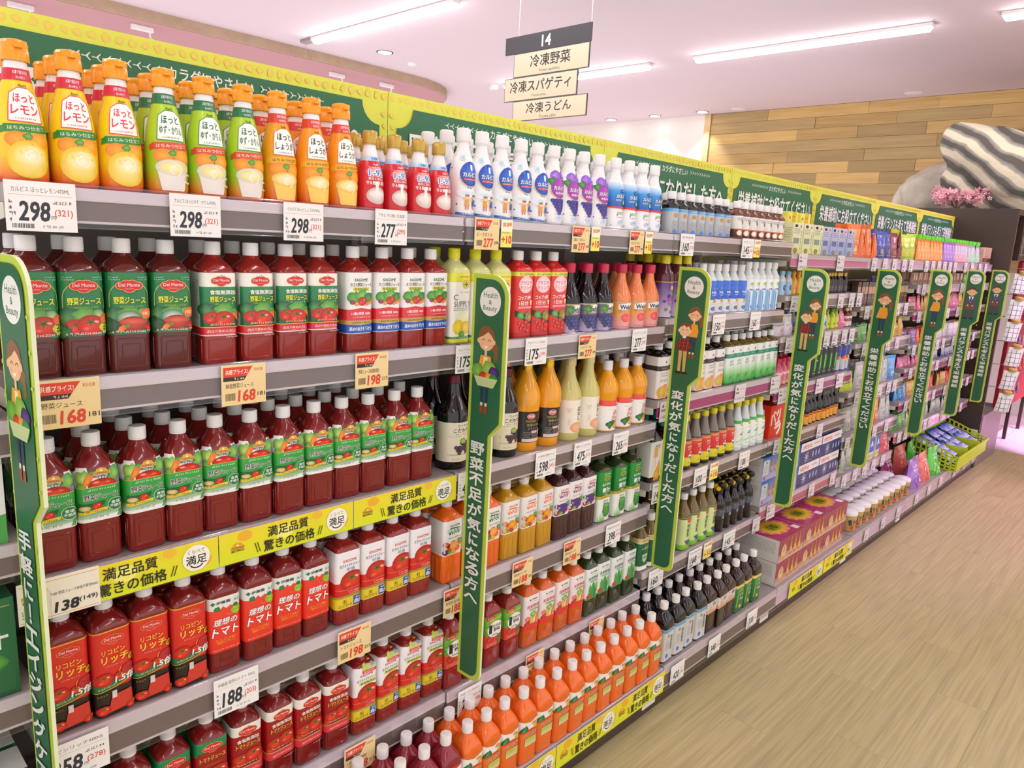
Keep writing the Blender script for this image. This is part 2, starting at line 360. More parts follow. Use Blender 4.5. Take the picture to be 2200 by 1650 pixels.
# ---------------------------------------------------------------- the room
def struct(o): o['kind'] = 'structure'; return o
FLOORB = mat('floor_underlay', '#8d805f', .5)
o = struct(mesh_obj('floor', box('floor', -2.2, -4.2, -.06, 13, .6, -.0045, FLOORB)))
def plank_mats():
    out = []
    for i, c in enumerate(('#c0b285', '#beb082', '#c3b488', '#bbad80', '#c1b386')):
        m = bpy.data.materials.new('oak_vinyl_%s' % 'abcde'[i]); m.use_nodes = True; nt = m.node_tree; b = nt.nodes['Principled BSDF']
        tc = nt.nodes.new('ShaderNodeTexCoord'); mp = nt.nodes.new('ShaderNodeMapping'); mp.inputs['Scale'].default_value = (1.6, 46, 1); mp.inputs['Location'].default_value = (i * 3.3, i * 1.7, 0)
        oi = nt.nodes.new('ShaderNodeObjectInfo'); nt.links.new(oi.outputs['Location'], mp.inputs['Location'])
        n = nt.nodes.new('ShaderNodeTexNoise'); n.inputs['Scale'].default_value = 1.6; n.inputs['Detail'].default_value = 7; n.inputs['Distortion'].default_value = .6
        r = nt.nodes.new('ShaderNodeValToRGB'); l = lin(c); r.color_ramp.elements[0].position = .3; r.color_ramp.elements[1].position = .68
        r.color_ramp.elements[0].color = (l[0] * .8, l[1] * .8, l[2] * .82, 1); r.color_ramp.elements[1].color = (l[0] * 1.12, l[1] * 1.12, l[2] * 1.1, 1)
        nt.links.new(tc.outputs['Object'], mp.inputs[0]); nt.links.new(mp.outputs[0], n.inputs['Vector']); nt.links.new(n.outputs[0], r.inputs[0]); nt.links.new(r.outputs[0], b.inputs['Base Color'])
        b.inputs['Roughness'].default_value = .42; b.inputs['Specular IOR Level'].default_value = .4; out.append(m)
    return out
PM = plank_mats(); pm_ = []
for m in PM:
    pm_.append(box('plank', 0, 0, -.004, .9194, .1645, 0, m, .0006))
floor = o
for r in range(17):
    for c in range(10):
        x = -.9 + c * .92 + (r * .37) % .92 - .46; y = -2.75 + r * .165
        if x > 6.28: continue
        o = mesh_obj('plank', RN.choice(pm_), floor, (x, y, 0))
        if x + .92 > 6.3: o.scale.x = (6.3 - x) / .92
# pale tiled cross aisle past the shelf end
TILE = mat('cross_aisle_tile', '#d8cdd0', .35, var=.06, vscale=3)
tm = box('tile', 0, 0, -.004, .447, .447, .0, TILE, .0015)
for i in range(5):
    for j in range(8): mesh_obj('tile', tm, floor, (6.301 + i * .45, -2.75 + j * .45, 0))
CEIL = mat('ceiling_pink_light_tint', '#dfc9d2', .8, bump=.05, bscale=300)  # white ceiling; pink spill of the coloured lights is put into this colour
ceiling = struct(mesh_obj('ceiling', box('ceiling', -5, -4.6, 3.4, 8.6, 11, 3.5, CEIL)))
WALLM = mat('white_wall_paint', '#eee6df', .8, bump=.05, bscale=200)
struct(mesh_obj('wall_end', box('wall_end', 8.32, -4.6, 0, 8.5, 11, 3.4, WALLM)))
struct(mesh_obj('wall_back', box('wall_back', -5, 11, 0, 8.6, 11.15, 3.4, WALLM)))
# timber cladding on the end wall, board by board
clad = empty('wall_cladding', (8.31, 0, 0), 'honey and brown timber board cladding across the end wall', 'wall cladding')
WM = [mat('board_' + n, c, .5, var=.16, vscale=3, stretch=(1, .6, 9)) for n, c in (('light', '#c9a468'), ('mid', '#b6945c'), ('dark', '#a68a5c'), ('honey', '#d0ab6a'), ('brown', '#b29564'))]
bmz = {}
y0_, y1_ = -4.0, 4.16
for r in range(14):
    z = 3.398 - (r + 1) * .135; y = y0_ - (r * .53) % 1.1
    while y < y1_:
        L = RN.choice((.75, .95, 1.25, 1.55)); a, b = max(y, y0_), min(y + L, y1_)
        if b - a > .06:
            d = RN.uniform(.012, .022); bm = bmesh.new(); bm_box(bm, -d, a + .001, z + .0012, 0, b - .001, z + .1338, .001)
            mesh_obj('board', finish(bm, 'board', RN.choice(WM)), clad)
        y += L
TRIMW = mat('pale_timber_trim', '#c9ac7c', .5, var=.1, vscale=6, stretch=(1, 1, .1))
struct(mesh_obj('trim_1', box('trim_1', 8.26, 4.16, 1.4, 8.33, 4.25, 3.399, TRIMW)))
# dropped round-ended soffit with its timber rim, over the far aisle
soff = empty('ceiling_soffit', (0, 0, 3.4), 'round-ended pink ceiling soffit with pale timber rim', 'soffit')
def soffit_outline(g):
    p = [(-4.5, 6.05 - g), (4.55, 6.0 - g)]
    for i in range(1, 14):
        a = -pi / 2 + pi * i / 14; p.append((4.55 + (1.1 + g) * math.cos(a), 7.1 + (1.1 + g) * math.sin(a)))
    return p + [(4.55, 8.2 + g), (-4.5, 8.2 + g)]
def extrude(pts, z0, z1, m, name):
    bm = bmesh.new(); a = [bm.verts.new((x, y, z0)) for x, y in pts]; b = [bm.verts.new((x, y, z1)) for x, y in pts]
    bm.faces.new(b); bm.faces.new(a[::-1])
    for i in range(len(pts)): bm.faces.new((a[i], a[(i + 1) % len(pts)], b[(i + 1) % len(pts)], b[i]))
    bmesh.ops.recalc_face_normals(bm, faces=bm.faces); return finish(bm, name, m)
mesh_obj('rim', extrude(soffit_outline(.03), -.09, -.0005, mat('soffit_rim', '#b59a82', .6, var=.1, vscale=9), 'rim'), soff)
mesh_obj('underside', extrude(soffit_outline(0), -.094, -.0905, mat('soffit_pink_light_tint', '#c58f96', .8, bump=.04), 'underside'), soff)  # magenta light reflected on the underside is painted in as its colour
WHITEM = mat('white_enamel', '#eceaea', .4, bump=.02, bscale=500)
LAMP = mat('lamp_glow', '#ffffff', emis=9)
def track_spot(x, y, lab):
    t = empty('track_spotlight', (x, y, 3.306), lab, 'spotlight', 'white spotlights under the pink soffit')
    bm = bmesh.new(); bm_box(bm, -.13, -.02, -.045, .06, .02, 0, .004); mesh_obj('track_adapter', finish(bm, 'adapter', WHITEM), t)
    bm = bmesh.new(); bm_tube(bm, [(.03, 0, -.045), (.035, 0, -.1)], .008); mesh_obj('stem', finish(bm, 'stem', WHITEM), t)
    bm = bmesh.new(); bm_lathe(bm, [(-.26, .062), (-.25, .06), (-.16, .04), (-.1, .024), (-.095, .01)], 18, .04); mesh_obj('lamp_head', finish(bm, 'head', WHITEM, True, .7), t)
    bm = bmesh.new(); bm_lathe(bm, [(-.2625, .055), (-.261, .055)], 18, .04); mesh_obj('lens', finish(bm, 'lens', LAMP), t)
for x, y, l in ((.73, 6.4, 'white track spotlight above the near end of the first header sign'), (1.63, 6.2, 'white track spotlight above lemon drinks on the first header sign'), (3.75, 6.3, 'white track spotlight above the first joint of header signs'), (4.4, 6.25, 'white track spotlight nearest the round end of the pink soffit')):
    track_spot(x, y, l)
# linear ceiling lights
GLOW = mat('tube_glow', '#fffdfb', emis=TUBE)
glow_me = box('diffuser', -.031, -1.03, -.06, .031, 1.03, -.03, GLOW, .012)
gear_me = box('housing', -.04, -1.045, -.031, .04, 1.045, 0, WHITEM, .004)
bm = bmesh.new(); bm_box(bm, -.04, 1.045, -.03, .04, 1.24, 0, .004); bm_tube(bm, [(.0, 1.2, -.03), (.01, 1.21, -.16)], .004, 6); endbox_me = finish(bm, 'end_box', mat('grey_metal', '#a79c9c', .4, .5, bump=.02))
names = {(5.447, 1.725): 'long tube light on the ceiling before the timber wall', (5.447, 4.315): 'tube light partly behind the hanging aisle sign', (2.942, 4.462): 'tube light on the ceiling above the first header sign', (5.447, -.82): 'tube light at the top corner of the ceiling'}
k = 0
for x in (-2.07, .437, 2.942, 5.447):
    for y in (-3.41, -.82, 1.725, 4.315):
        if x == 2.942: y += .147
        f = empty('tube_light', (x, y, 3.4), names.get((round(x, 3), round(y, 3)), 'white tube light in the %s row of the ceiling, %s from the camera side' % (ORD[int((x + 2.1) / 2.5)], ORD[int((y + 3.5) / 2.5)])), 'ceiling light', 'tube lights on the ceiling')
        mesh_obj('housing', gear_me, f); mesh_obj('diffuser', glow_me, f)
        if (x, round(y, 3)) == (2.942, 4.462): mesh_obj('end_box', endbox_me, f)
def downlight(x, y, lab, g=None):
    f = empty('downlight', (x, y, 3.4), lab, 'downlight', g)
    bm = bmesh.new(); bm_lathe(bm, [(-.006, .085), (-.006, .075), (-.001, .07), (-.0005, .085)], 24); mesh_obj('rim', finish(bm, 'rim', WHITEM), f)
    bm = bmesh.new(); bm_lathe(bm, [(-.007, .07), (-.004, .07)], 24); mesh_obj('lens', finish(bm, 'lens', LAMP), f)
downlight(3.671, 5.35, 'small round downlight between tube light and soffit rim')
for i, (x, y) in enumerate(((8.07, 4.94), (8.07, 4.19), (8.07, 5.71))):
    downlight(x, y, 'round downlight grazing the white end wall, %s from the timber' % ORD[[1, 0, 2][i]], 'downlights over the white end wall')
    L = bpy.data.lights.new('downlight_beam', 'SPOT'); L.energy = 45; L.spot_size = 1.5; L.spot_blend = .5; L.shadow_soft_size = .06; lo = bpy.data.objects.new('downlight_beam', L); COL.objects.link(lo); lo.location = (x, y, 3.38)
def ceil_disc(name, x, y, r, h, lab, cat):
    bm = bmesh.new(); bm_lathe(bm, [(-h, r * .6), (-h * .8, r * .9), (-.001, r)], 20); tag(mesh_obj(name, finish(bm, name, WHITEM, True, .6), None, (x, y, 3.4)), lab, cat)
ceil_disc('smoke_detector', 5.42, 5.52, .06, .05, 'white smoke detector on the ceiling beside the aisle sign', 'smoke detector')
ceil_disc('sprinkler', 4.13, 5.48, .05, .03, 'small flat sprinkler disc on ceiling near the soffit', 'sprinkler')
for i, (x, y) in enumerate(((8.1, 3.67), (8.05, 1.55))): ceil_disc('ceiling_speaker', x, y, .1, .008, 'flat ceiling speaker above the %s of the timber wall' % ('end' if i == 0 else 'middle'), 'speaker')
# coloured lighting of the event space past the shelf end
for i, (x, y, z, e, c, tgt, sz) in enumerate(((7.0, -1.2, 3.3, 800, (1, .5, 1), (7.05, -.6, 0), .5), (7.9, -2.6, 3.3, 500, (1, .5, .9), (7.7, -.9, 0), .6), (6.0, -2.3, 3.3, 260, (.86, .42, 1), (4.4, .0, 1.1), .9))):
    f = empty('coloured_spotlight', (x, y, 3.4), 'pink spotlight on the ceiling past the shelf end, %s from the aisle' % ORD[[1, 2, 0][i]], 'spotlight', 'pink spotlights')
    bm = bmesh.new(); bm_lathe(bm, [(-.09, .05), (-.08, .055), (-.001, .04)], 18); mesh_obj('lamp_head', finish(bm, 'head', WHITEM, True, .6), f)
    L = bpy.data.lights.new('pink_beam', 'SPOT'); L.energy = e; L.color = c; L.spot_size = sz; L.spot_blend = .5; L.shadow_soft_size = .05
    lo = bpy.data.objects.new('pink_beam', L); COL.objects.link(lo); lo.location = (x, y, 3.29); lo.rotation_euler = (Vector(tgt) - Vector((x, y, 3.29))).to_track_quat('-Z', 'Y').to_euler()

# ---------------------------------------------------------------- hanging aisle sign 14
sg = empty('aisle_sign', (3.0, 2.5, 2.9), 'hanging aisle 14 sign with black header and three cream panels', 'sign')
SM = mat('sign_edge', '#4a4646', .5)
def hang_panel(name, yl, yr, z0, z1, fn):
    w = (yl - yr) * 1000; h = (z1 - z0) * 1000; a = Art(); fn(a, w, h)
    me = build_art(name, a, lambda x, y, e: Vector((-.006 - e, -x / 1000, y / 1000)), m=SIGN)
    b = mesh_obj(name, box(name, -.006, -w / 2000, 0, .006, w / 2000, h / 1000, SM, .001), sg, (0, (yl + yr) / 2 - 2.5, z0 - 2.9)); mesh_obj('print', me, b)
hang_panel('number_panel', 2.905, 2.09, 2.931, 3.052, lambda a, w, h: a.rect(-w / 2, 0, w / 2, h, '#4b4a50').txt('14', 0, h * .5, h * .62, '#ffffff', b=.03))
def cream(jp, en, wj):
    def f(a, w, h):
        a.rect(-w / 2, 0, w / 2, h, '#6e6a64').rect(-w / 2 + 5, 5, w / 2 - 5, h - 5, '#e6d6b4', '#ece0c4'); a.txt(jp, 0, h * .6, h * .5, '#3c3a38', wj, .016); a.txt(en, 0, h * .16, h * .15, '#5c5850', None, 0)
    return f
hang_panel('cream_panel', 2.81, 2.097, 2.763, 2.929, cream('冷凍野菜', 'Frozen vegetables', 380))
hang_panel('cream_panel', 2.896, 2.188, 2.596, 2.761, cream('冷凍スパゲティ', 'Frozen pasta', 590))
hang_panel('cream_panel', 2.8, 2.09, 2.45, 2.594, cream('冷凍うどん', 'Frozen udon', 430))
for y in (.28, -.4):
    bm = bmesh.new(); bm_tube(bm, [(0, y, .14), (0, y, .5)], .002, 6)
    mesh_obj('hanging_wire', finish(bm, 'wire', mat('wire', '#c8c8cc', .3, .8, bump=.02)), sg)
# ---------------------------------------------------------------- gondola bays (0.9 m each) and their shelves
STEEL = mat('shelf_steel_grey', '#a39c98', .45, .1, bump=.03, bscale=400)
RFACE = mat('rail_face_lavender_grey', '#ded4d9', .25, coat=.5, bump=.02)
TAUPE = mat('taupe_rail_insert', '#7c6d67', .5, bump=.03, bscale=300)
CREAM = mat('cream_bracket_enamel', '#e6e4d2', .4, bump=.02)
BACK = mat('gondola_back_grey', '#756c66', .6, bump=.03)
KICK = mat('dark_brown_kick_laminate', '#4a3d33', .45, bump=.04, var=.1, vscale=5)
RAILW = mat('rail_lip_white', '#ddd6d2', .3, bump=.02)
PINKI = mat('magenta_rail_insert', '#b02c78', .45, bump=.03); ROSEI = mat('rose_rail_insert', '#c86a80', .45, bump=.03); PINKL = mat('pink_rail_insert', '#d977a6', .45, bump=.03); LILAC = mat('lilac_rail_insert', '#e2cbe2', .4, bump=.03)
GB = {}
for m in range(-2, 6):
    x0 = m * .9
    g = GB[m] = empty('gondola_bay', (x0, 0, 0), 'grey gondola bay with dark kick plate, %s bay from the near end' % ORD[m + 2], 'shelving', 'gondola bays')
    mesh_obj('back_panel', box('back', 0, .44, 0, .8995, .46, 1.6, BACK, .001), g)
    mesh_obj('kick_plate', box('kick', 0, -.10, 0, .8995, .44, .066, KICK, .002), g)
    u = box('upright', -.012, .41, .07, .012, .439, 1.6, STEEL)
    mesh_obj('upright', u, g)
mesh_obj('upright', u, g, (.9, 0, 0))
INS = dict(t=TAUPE, m=PINKI, r=ROSEI, p=PINKL, l=LILAC)
shn = {}
def shelf(m, zt, zb, ins='t', Y=0, dep=.405, base=False, x0=None, x1=None, nm=None):
    """zt/zb: top of the clear front rail and bottom of the rail."""
    a = (m * .9 if x0 is None else x0) + .004; b = (m * .9 + .9 if x1 is None else x1) - .004; shn[m] = shn.get(m, 0) + 1; H = zt - zb
    lab = 'shelf with clear price rail, %s from top in the %s bay' % (ORD[shn[m] - 1], ORD[m + 2]) if not base else 'lowest shelf standing on the kick plate in the %s bay' % ORD[m + 2]
    t = empty('shelf', (a, Y, zb), lab, 'shelf', 'shelves of the gondola'); w = b - a; zs = H - .0055
    mesh_obj('deck', box('deck', 0, .006, zs - .028, w, (dep - Y), zs, STEEL, .001), t)
    mesh_obj('rail_face', box('face', 0, -.0005, H * .665, w, .0055, zs - .0005, RFACE, .0008), t)
    mesh_obj('rail_insert', box('insert', 0, .001, H * .15, w, .006, H * .62, INS[ins], .0005), t)
    bm = bmesh.new()
    for z, h in ((H * .62, .005), (H * .115, .004)): bm_box(bm, 0, -.0015, z, w, .0055, z + h, .0008)
    mesh_obj('rail_lip', finish(bm, 'lip', RAILW), t)
    bm = bmesh.new(); bm_box(bm, 0, -.006, 0, w, -.0035, H - .001, .0006); bm_box(bm, 0, -.0055, H - .004, w, .004, H, .0008); bm_box(bm, 0, -.005, -.0005, w, .006, .002, .0005)
    mesh_obj('clear_rail', finish(bm, 'clear_rail', CLEAR), t)
    if not base:
        for x in (.001, w - .003):
            bm = bmesh.new(); v = [(0, .02, zs - .001), (0, .02, zs - .05), (0, .1, zs - .06), (0, dep - .004, zs - .075), (0, dep - .004, zs - .001)]
            A = [bm.verts.new((x, y, z)) for _, y, z in v]; B = [bm.verts.new((x + .002, y, z)) for _, y, z in v]; bm.faces.new(A); bm.faces.new(B[::-1])
            for i in range(5): bm.faces.new((A[i], B[i], B[(i + 1) % 5], A[(i + 1) % 5]))
            bmesh.ops.recalc_face_normals(bm, faces=bm.faces); mesh_obj('bracket', finish(bm, 'bracket', CREAM), t)
    return t
SH = {-2: [(1.285, 1.215), (1.088, 1.022), (.83, .762), (.55, .48)],
      -1: [(1.636, 1.569), (1.340, 1.268), (1.018, .945), (.722, .635), (.418, .33)],
      0: [(1.636, 1.569), (1.340, 1.268), (1.018, .945), (.722, .635), (.412, .316)],
      1: [(1.636, 1.569), (1.364, 1.296), (1.088, 1.014), (.797, .728), (.472, .393)],
      2: [(1.592, 1.528), (1.421, 1.353), (1.25, 1.174), (1.027, .961), (.799, .731), (.502, .425)],
      3: [(1.592, 1.528), (1.351, 1.285), (1.161, 1.088), (.905, .833), (.67, .592), (.45, .385)],
      4: [(1.592, 1.528), (1.454, 1.39), (1.292, 1.228), (1.091, 1.025), (.95, .88), (.745, .675), (.552, .475)]}
SH[5] = SH[4]
INSX = {2: 'pttmtr', 3: 'lttttl', 4: 'llmtmmr', 5: 'llmtmmr'}
for m in SH:
    for i, (a, b) in enumerate(SH[m]):
        ins = INSX[m][i] if m in INSX else ('m' if m == 1 and i == 2 else 't')
        shelf(m, a, b, ins, dep=.30 if i == 0 and m >= 2 else .405)
    shelf(m, .168, .07, 't' if m < 2 else 'l', Y=-.122, base=True)

# ---------------------------------------------------------------- green header boards on top of the gondola
def sprig(a, x0, x1, y, n, h):
    for i in range(n):
        x = x0 + (x1 - x0) * (i + .5) / n; w = (x1 - x0) / n
        a.line(x - w * .45, y, x + w * .2, y, h * .12, '#e8eede'); a.line(x, y, x + w * .38, y + h * .45, h * .14, '#e8eede'); a.line(x, y, x + w * .38, y - h * .45, h * .14, '#e8eede')
def header(m, text, y=.3035):
    a = Art(); w, h = 898, 300 if m < 2 else 390
    a.rect(0, 0, w, h, '#dfe24c', '#e2e650')
    for i in range(38):
        x = 12 + i * 23.6; a.blob(x, h - 15, 8, '#eed75a', '#e9cf52', i, 7, .4)
    for x in (12, w - 12):
        for i in range(12 if h > 350 else 9): a.blob(x, 20 + i * 28, 7, '#eed75a', '#e9cf52', i, 7, .4)
    r = 52; L, Rr, T, B = 26, w - 26, h - 32, 20; p = []
    for (cx, cy, a0) in ((L, T, 0), (Rr, T, -pi / 2)):
        for i in range(7):
            t = a0 - i * (pi / 2) / 6 if cx == L else a0 - i * (pi / 2) / 6
            p.append((cx + r * math.cos(t), cy + r * math.sin(t)) if True else 0)
    lp = [(L + r * math.cos(-pi / 2 + i * pi / 12), T + r * math.sin(-pi / 2 + i * pi / 12)) for i in range(7)]
    rp = [(Rr + r * math.cos(pi + i * pi / 12), T + r * math.sin(pi + i * pi / 12)) for i in range(7)]
    a.poly([(L, B), (L, T - r)] + lp[1:-1] + [(L + r, T), (Rr - r, T)] + rp[1:-1] + [(Rr, T - r), (Rr, B)], '#2f7048')
    a.txt('カラダにやさしい', w / 2, T - 23, 25 if m < 1 else 24, '#f4f7ee', 182, .018)
    sprig(a, 185, 345, T - 22, 9, 15); sprig(a, w - 185, w - 345, T - 22, 9, 15)
    a.txt(text, w / 2, T - 96, 78, '#f6f8f0', 770, .03)
    t = tag(mesh_obj('header_sign', box('header', 0, 0, 0, .898, .012, h / 1000, mat('sign_board_edge', '#c9cf6a', .5, bump=.02), .001), None, (m * .9 + .001, y, 1.933 - h / 1000)), 'green header sign with yellow border, %s from the near end' % ORD[m + 1], 'sign', 'header signs along the gondola top')
    mesh_obj('print', build_art('header_print', a, flat_front(-.0002), m=SIGN), t)
HT = ['野菜不足が気になる方へ', '野菜不足が気になる方へ', '変化が気になりだした方へ', '栄養補助にお役立てください', '栄養補助にお役立てください', '栄養バランスも考えて栄養補給', '栄養バランスも考えて栄養補給']
for m in range(-1, 6): header(m, HT[m + 1])

# ---------------------------------------------------------------- slim vertical aisle strips clipped to the shelf rails
def woman(a, x, y, s, basket=False, tail=1):
    sk, hr = '#f6c493', '#8a5a33'
    a.blob(x + tail * 17 * s, y - 12 * s, 7 * s, hr, hr, 3, 12, .15); a.ell(x + tail * 20 * s, y - 24 * s, 4 * s, 9 * s, hr)
    a.ell(x, y, 17 * s, 18 * s, hr); a.ell(x, y - 4 * s, 15.5 * s, 15 * s, sk)
    a.poly([(x - 15.5 * s, y - 1 * s), (x - 16 * s, y + 6 * s), (x - 8 * s, y + 15 * s), (x + 6 * s, y + 16 * s), (x + 15 * s, y + 7 * s), (x + 15.5 * s, y - 2 * s), (x + 9 * s, y + 5 * s), (x + 3 * s, y + 9 * s), (x - 6 * s, y + 3 * s)], hr)
    for d in (-1, 1):
        a.ell(x + d * 16 * s, y - 5 * s, 2.5 * s, 3.5 * s, sk); a.ring(x + d * 6 * s, y - 5 * s, 3.4 * s, .9 * s, '#6a4020', 8, 0, pi); a.ell(x + d * 9 * s, y - 10 * s, 3.2 * s, 2.4 * s, '#f29c86', sk, 10)
    a.poly([(x - 4 * s, y - 12 * s), (x + 4 * s, y - 12 * s), (x, y - 16 * s)], '#ffffff')
    a.rect(x - 2.5 * s, y - 26 * s, x + 2.5 * s, y - 17 * s, sk)
    a.poly([(x - 10 * s, y - 26 * s), (x + 10 * s, y - 26 * s), (x + 14 * s, y - 44 * s), (x + 11 * s, y - 58 * s), (x - 11 * s, y - 58 * s), (x - 14 * s, y - 44 * s)], '#f2a62e')
    a.rect(x - 4 * s, y - 46 * s, x + 4 * s, y - 28 * s, '#fff3dc', '#fbe3b0') if basket else a.poly([(x - 14 * s, y - 42 * s), (x - 17 * s, y - 58 * s), (x - 12 * s, y - 57 * s), (x - 9 * s, y - 44 * s)], '#f2b95a')
    for d in (-1, 1): a.poly([(x + d * 1 * s, y - 58 * s), (x + d * 9 * s, y - 58 * s), (x + d * 7 * s, y - 96 * s), (x + d * 2 * s, y - 96 * s)], '#273c56'); a.rect(x + d * 4.5 * s - 2.4 * s, y - 101 * s, x + d * 4.5 * s + 2.4 * s, y - 96 * s, '#f1d9c0'); a.rect(x + d * 4.5 * s - 3.2 * s, y - 112 * s, x + d * 4.5 * s + 3.2 * s, y - 101 * s, '#9c4a2c')
    if basket:
        for dx, dy, r, c, e in ((-14, 0, 12, '#8cc64a', '#5a9a30'), (8, 4, 14, '#b4d458', '#7ab040'), (18, 0, 10, '#6a3c98', '#3c1c60'), (-4, -8, 8, '#f04a30', '#c02010'), (8, -8, 8, '#f8c030', '#e09018'), (18, -10, 9, '#4fae48', '#2c8030')): a.blob(x + dx * s, y + (-50 + dy) * s, r * s, c, e, int(dx + 40), 12, .12)
        a.poly([(x - 22 * s, y - 58 * s), (x + 26 * s, y - 58 * s), (x + 18 * s, y - 72 * s), (x - 14 * s, y - 72 * s)], '#c9dc9a')
def boy(a, x, y, s):
    sk, hr = '#f8cf9e', '#7a5230'
    a.ell(x, y, 15 * s, 15 * s, hr); a.ell(x, y - 4 * s, 14 * s, 13 * s, sk); a.poly([(x - 14 * s, y + 2 * s), (x - 8 * s, y + 14 * s), (x + 12 * s, y + 14 * s), (x + 16 * s, y + 8 * s), (x + 8 * s, y + 9 * s), (x + 4 * s, y + 3 * s), (x - 2 * s, y + 8 * s)], hr)
    for d in (-1, 1): a.ell(x + d * 14 * s, y - 4 * s, 2.6 * s, 3.4 * s, sk); a.ring(x + d * 5 * s, y - 4 * s, 3 * s, .8 * s, '#5a3820', 8, 0, pi); a.ell(x + d * 8 * s, y - 8 * s, 3 * s, 2 * s, '#f5b08e', sk, 8)
    a.rect(x - 4 * s, y - 22 * s, x + 4 * s, y - 16 * s, '#ffffff')
    a.poly([(x - 10 * s, y - 20 * s), (x + 12 * s, y - 20 * s), (x + 19 * s, y - 40 * s), (x + 10 * s, y - 48 * s), (x - 10 * s, y - 48 * s), (x - 18 * s, y - 40 * s)], '#8c2f28')
    for i in range(3): a.line(x - 14 * s, y - (26 + i * 8) * s, x + 15 * s, y - (26 + i * 8) * s, 1.4 * s, '#5a1c1a'); a.line(x - 8 * s + i * 9 * s, y - 21 * s, x - 10 * s + i * 9 * s, y - 47 * s, 1.2 * s, '#c05a48')
    for d in (-1, 1): a.poly([(x + d * 1 * s, y - 48 * s), (x + d * 10 * s, y - 48 * s), (x + d * 9 * s, y - 94 * s), (x + d * 3 * s, y - 94 * s)], '#dcb268'); a.ell(x + d * 8 * s, y - 96 * s, 8 * s, 2.6 * s, '#2a1c14')
def man(a, x, y, s):
    sk, hr = '#f2bf90', '#6a4020'
    a.ell(x, y + 2 * s, 15 * s, 15.5 * s, hr); a.ell(x, y - 4 * s, 14 * s, 13 * s, sk); a.poly([(x - 14.5 * s, y + 1 * s), (x - 11 * s, y + 13 * s), (x + 11 * s, y + 13 * s), (x + 14.5 * s, y + 1 * s), (x + 8 * s, y + 6 * s), (x - 2 * s, y + 8 * s), (x - 9 * s, y + 5 * s)], hr)
    for d in (-1, 1): a.ell(x + d * 14.5 * s, y - 4 * s, 3 * s, 4 * s, sk); a.ell(x + d * 5 * s, y - 4 * s, 1.2 * s, 1.6 * s, '#5a3820')
    a.poly([(x - 18 * s, y - 24 * s), (x + 18 * s, y - 24 * s), (x + 22 * s, y - 62 * s), (x - 22 * s, y - 62 * s)], '#515763'); a.poly([(x - 9 * s, y - 20 * s), (x + 9 * s, y - 20 * s), (x, y - 44 * s)], '#ffffff'); a.poly([(x - 2 * s, y - 22 * s), (x + 2 * s, y - 22 * s), (x + 3 * s, y - 36 * s), (x, y - 42 * s), (x - 3 * s, y - 36 * s)], '#2c3240')
    a.rect(x - 16 * s, y - 70 * s, x + 14 * s, y - 56 * s, '#8a4a2c')
    for d in (-1, 1): a.ell(x + d * 8 * s, y - 55 * s, 3 * s, 3 * s, sk); a.rect(x + d * 9 * s - 7 * s, y - 104 * s, x + d * 9 * s + 7 * s, y - 70 * s, '#474c57'); a.ell(x + d * 11 * s, y - 105 * s, 9 * s, 2.5 * s, '#1c1c1c')
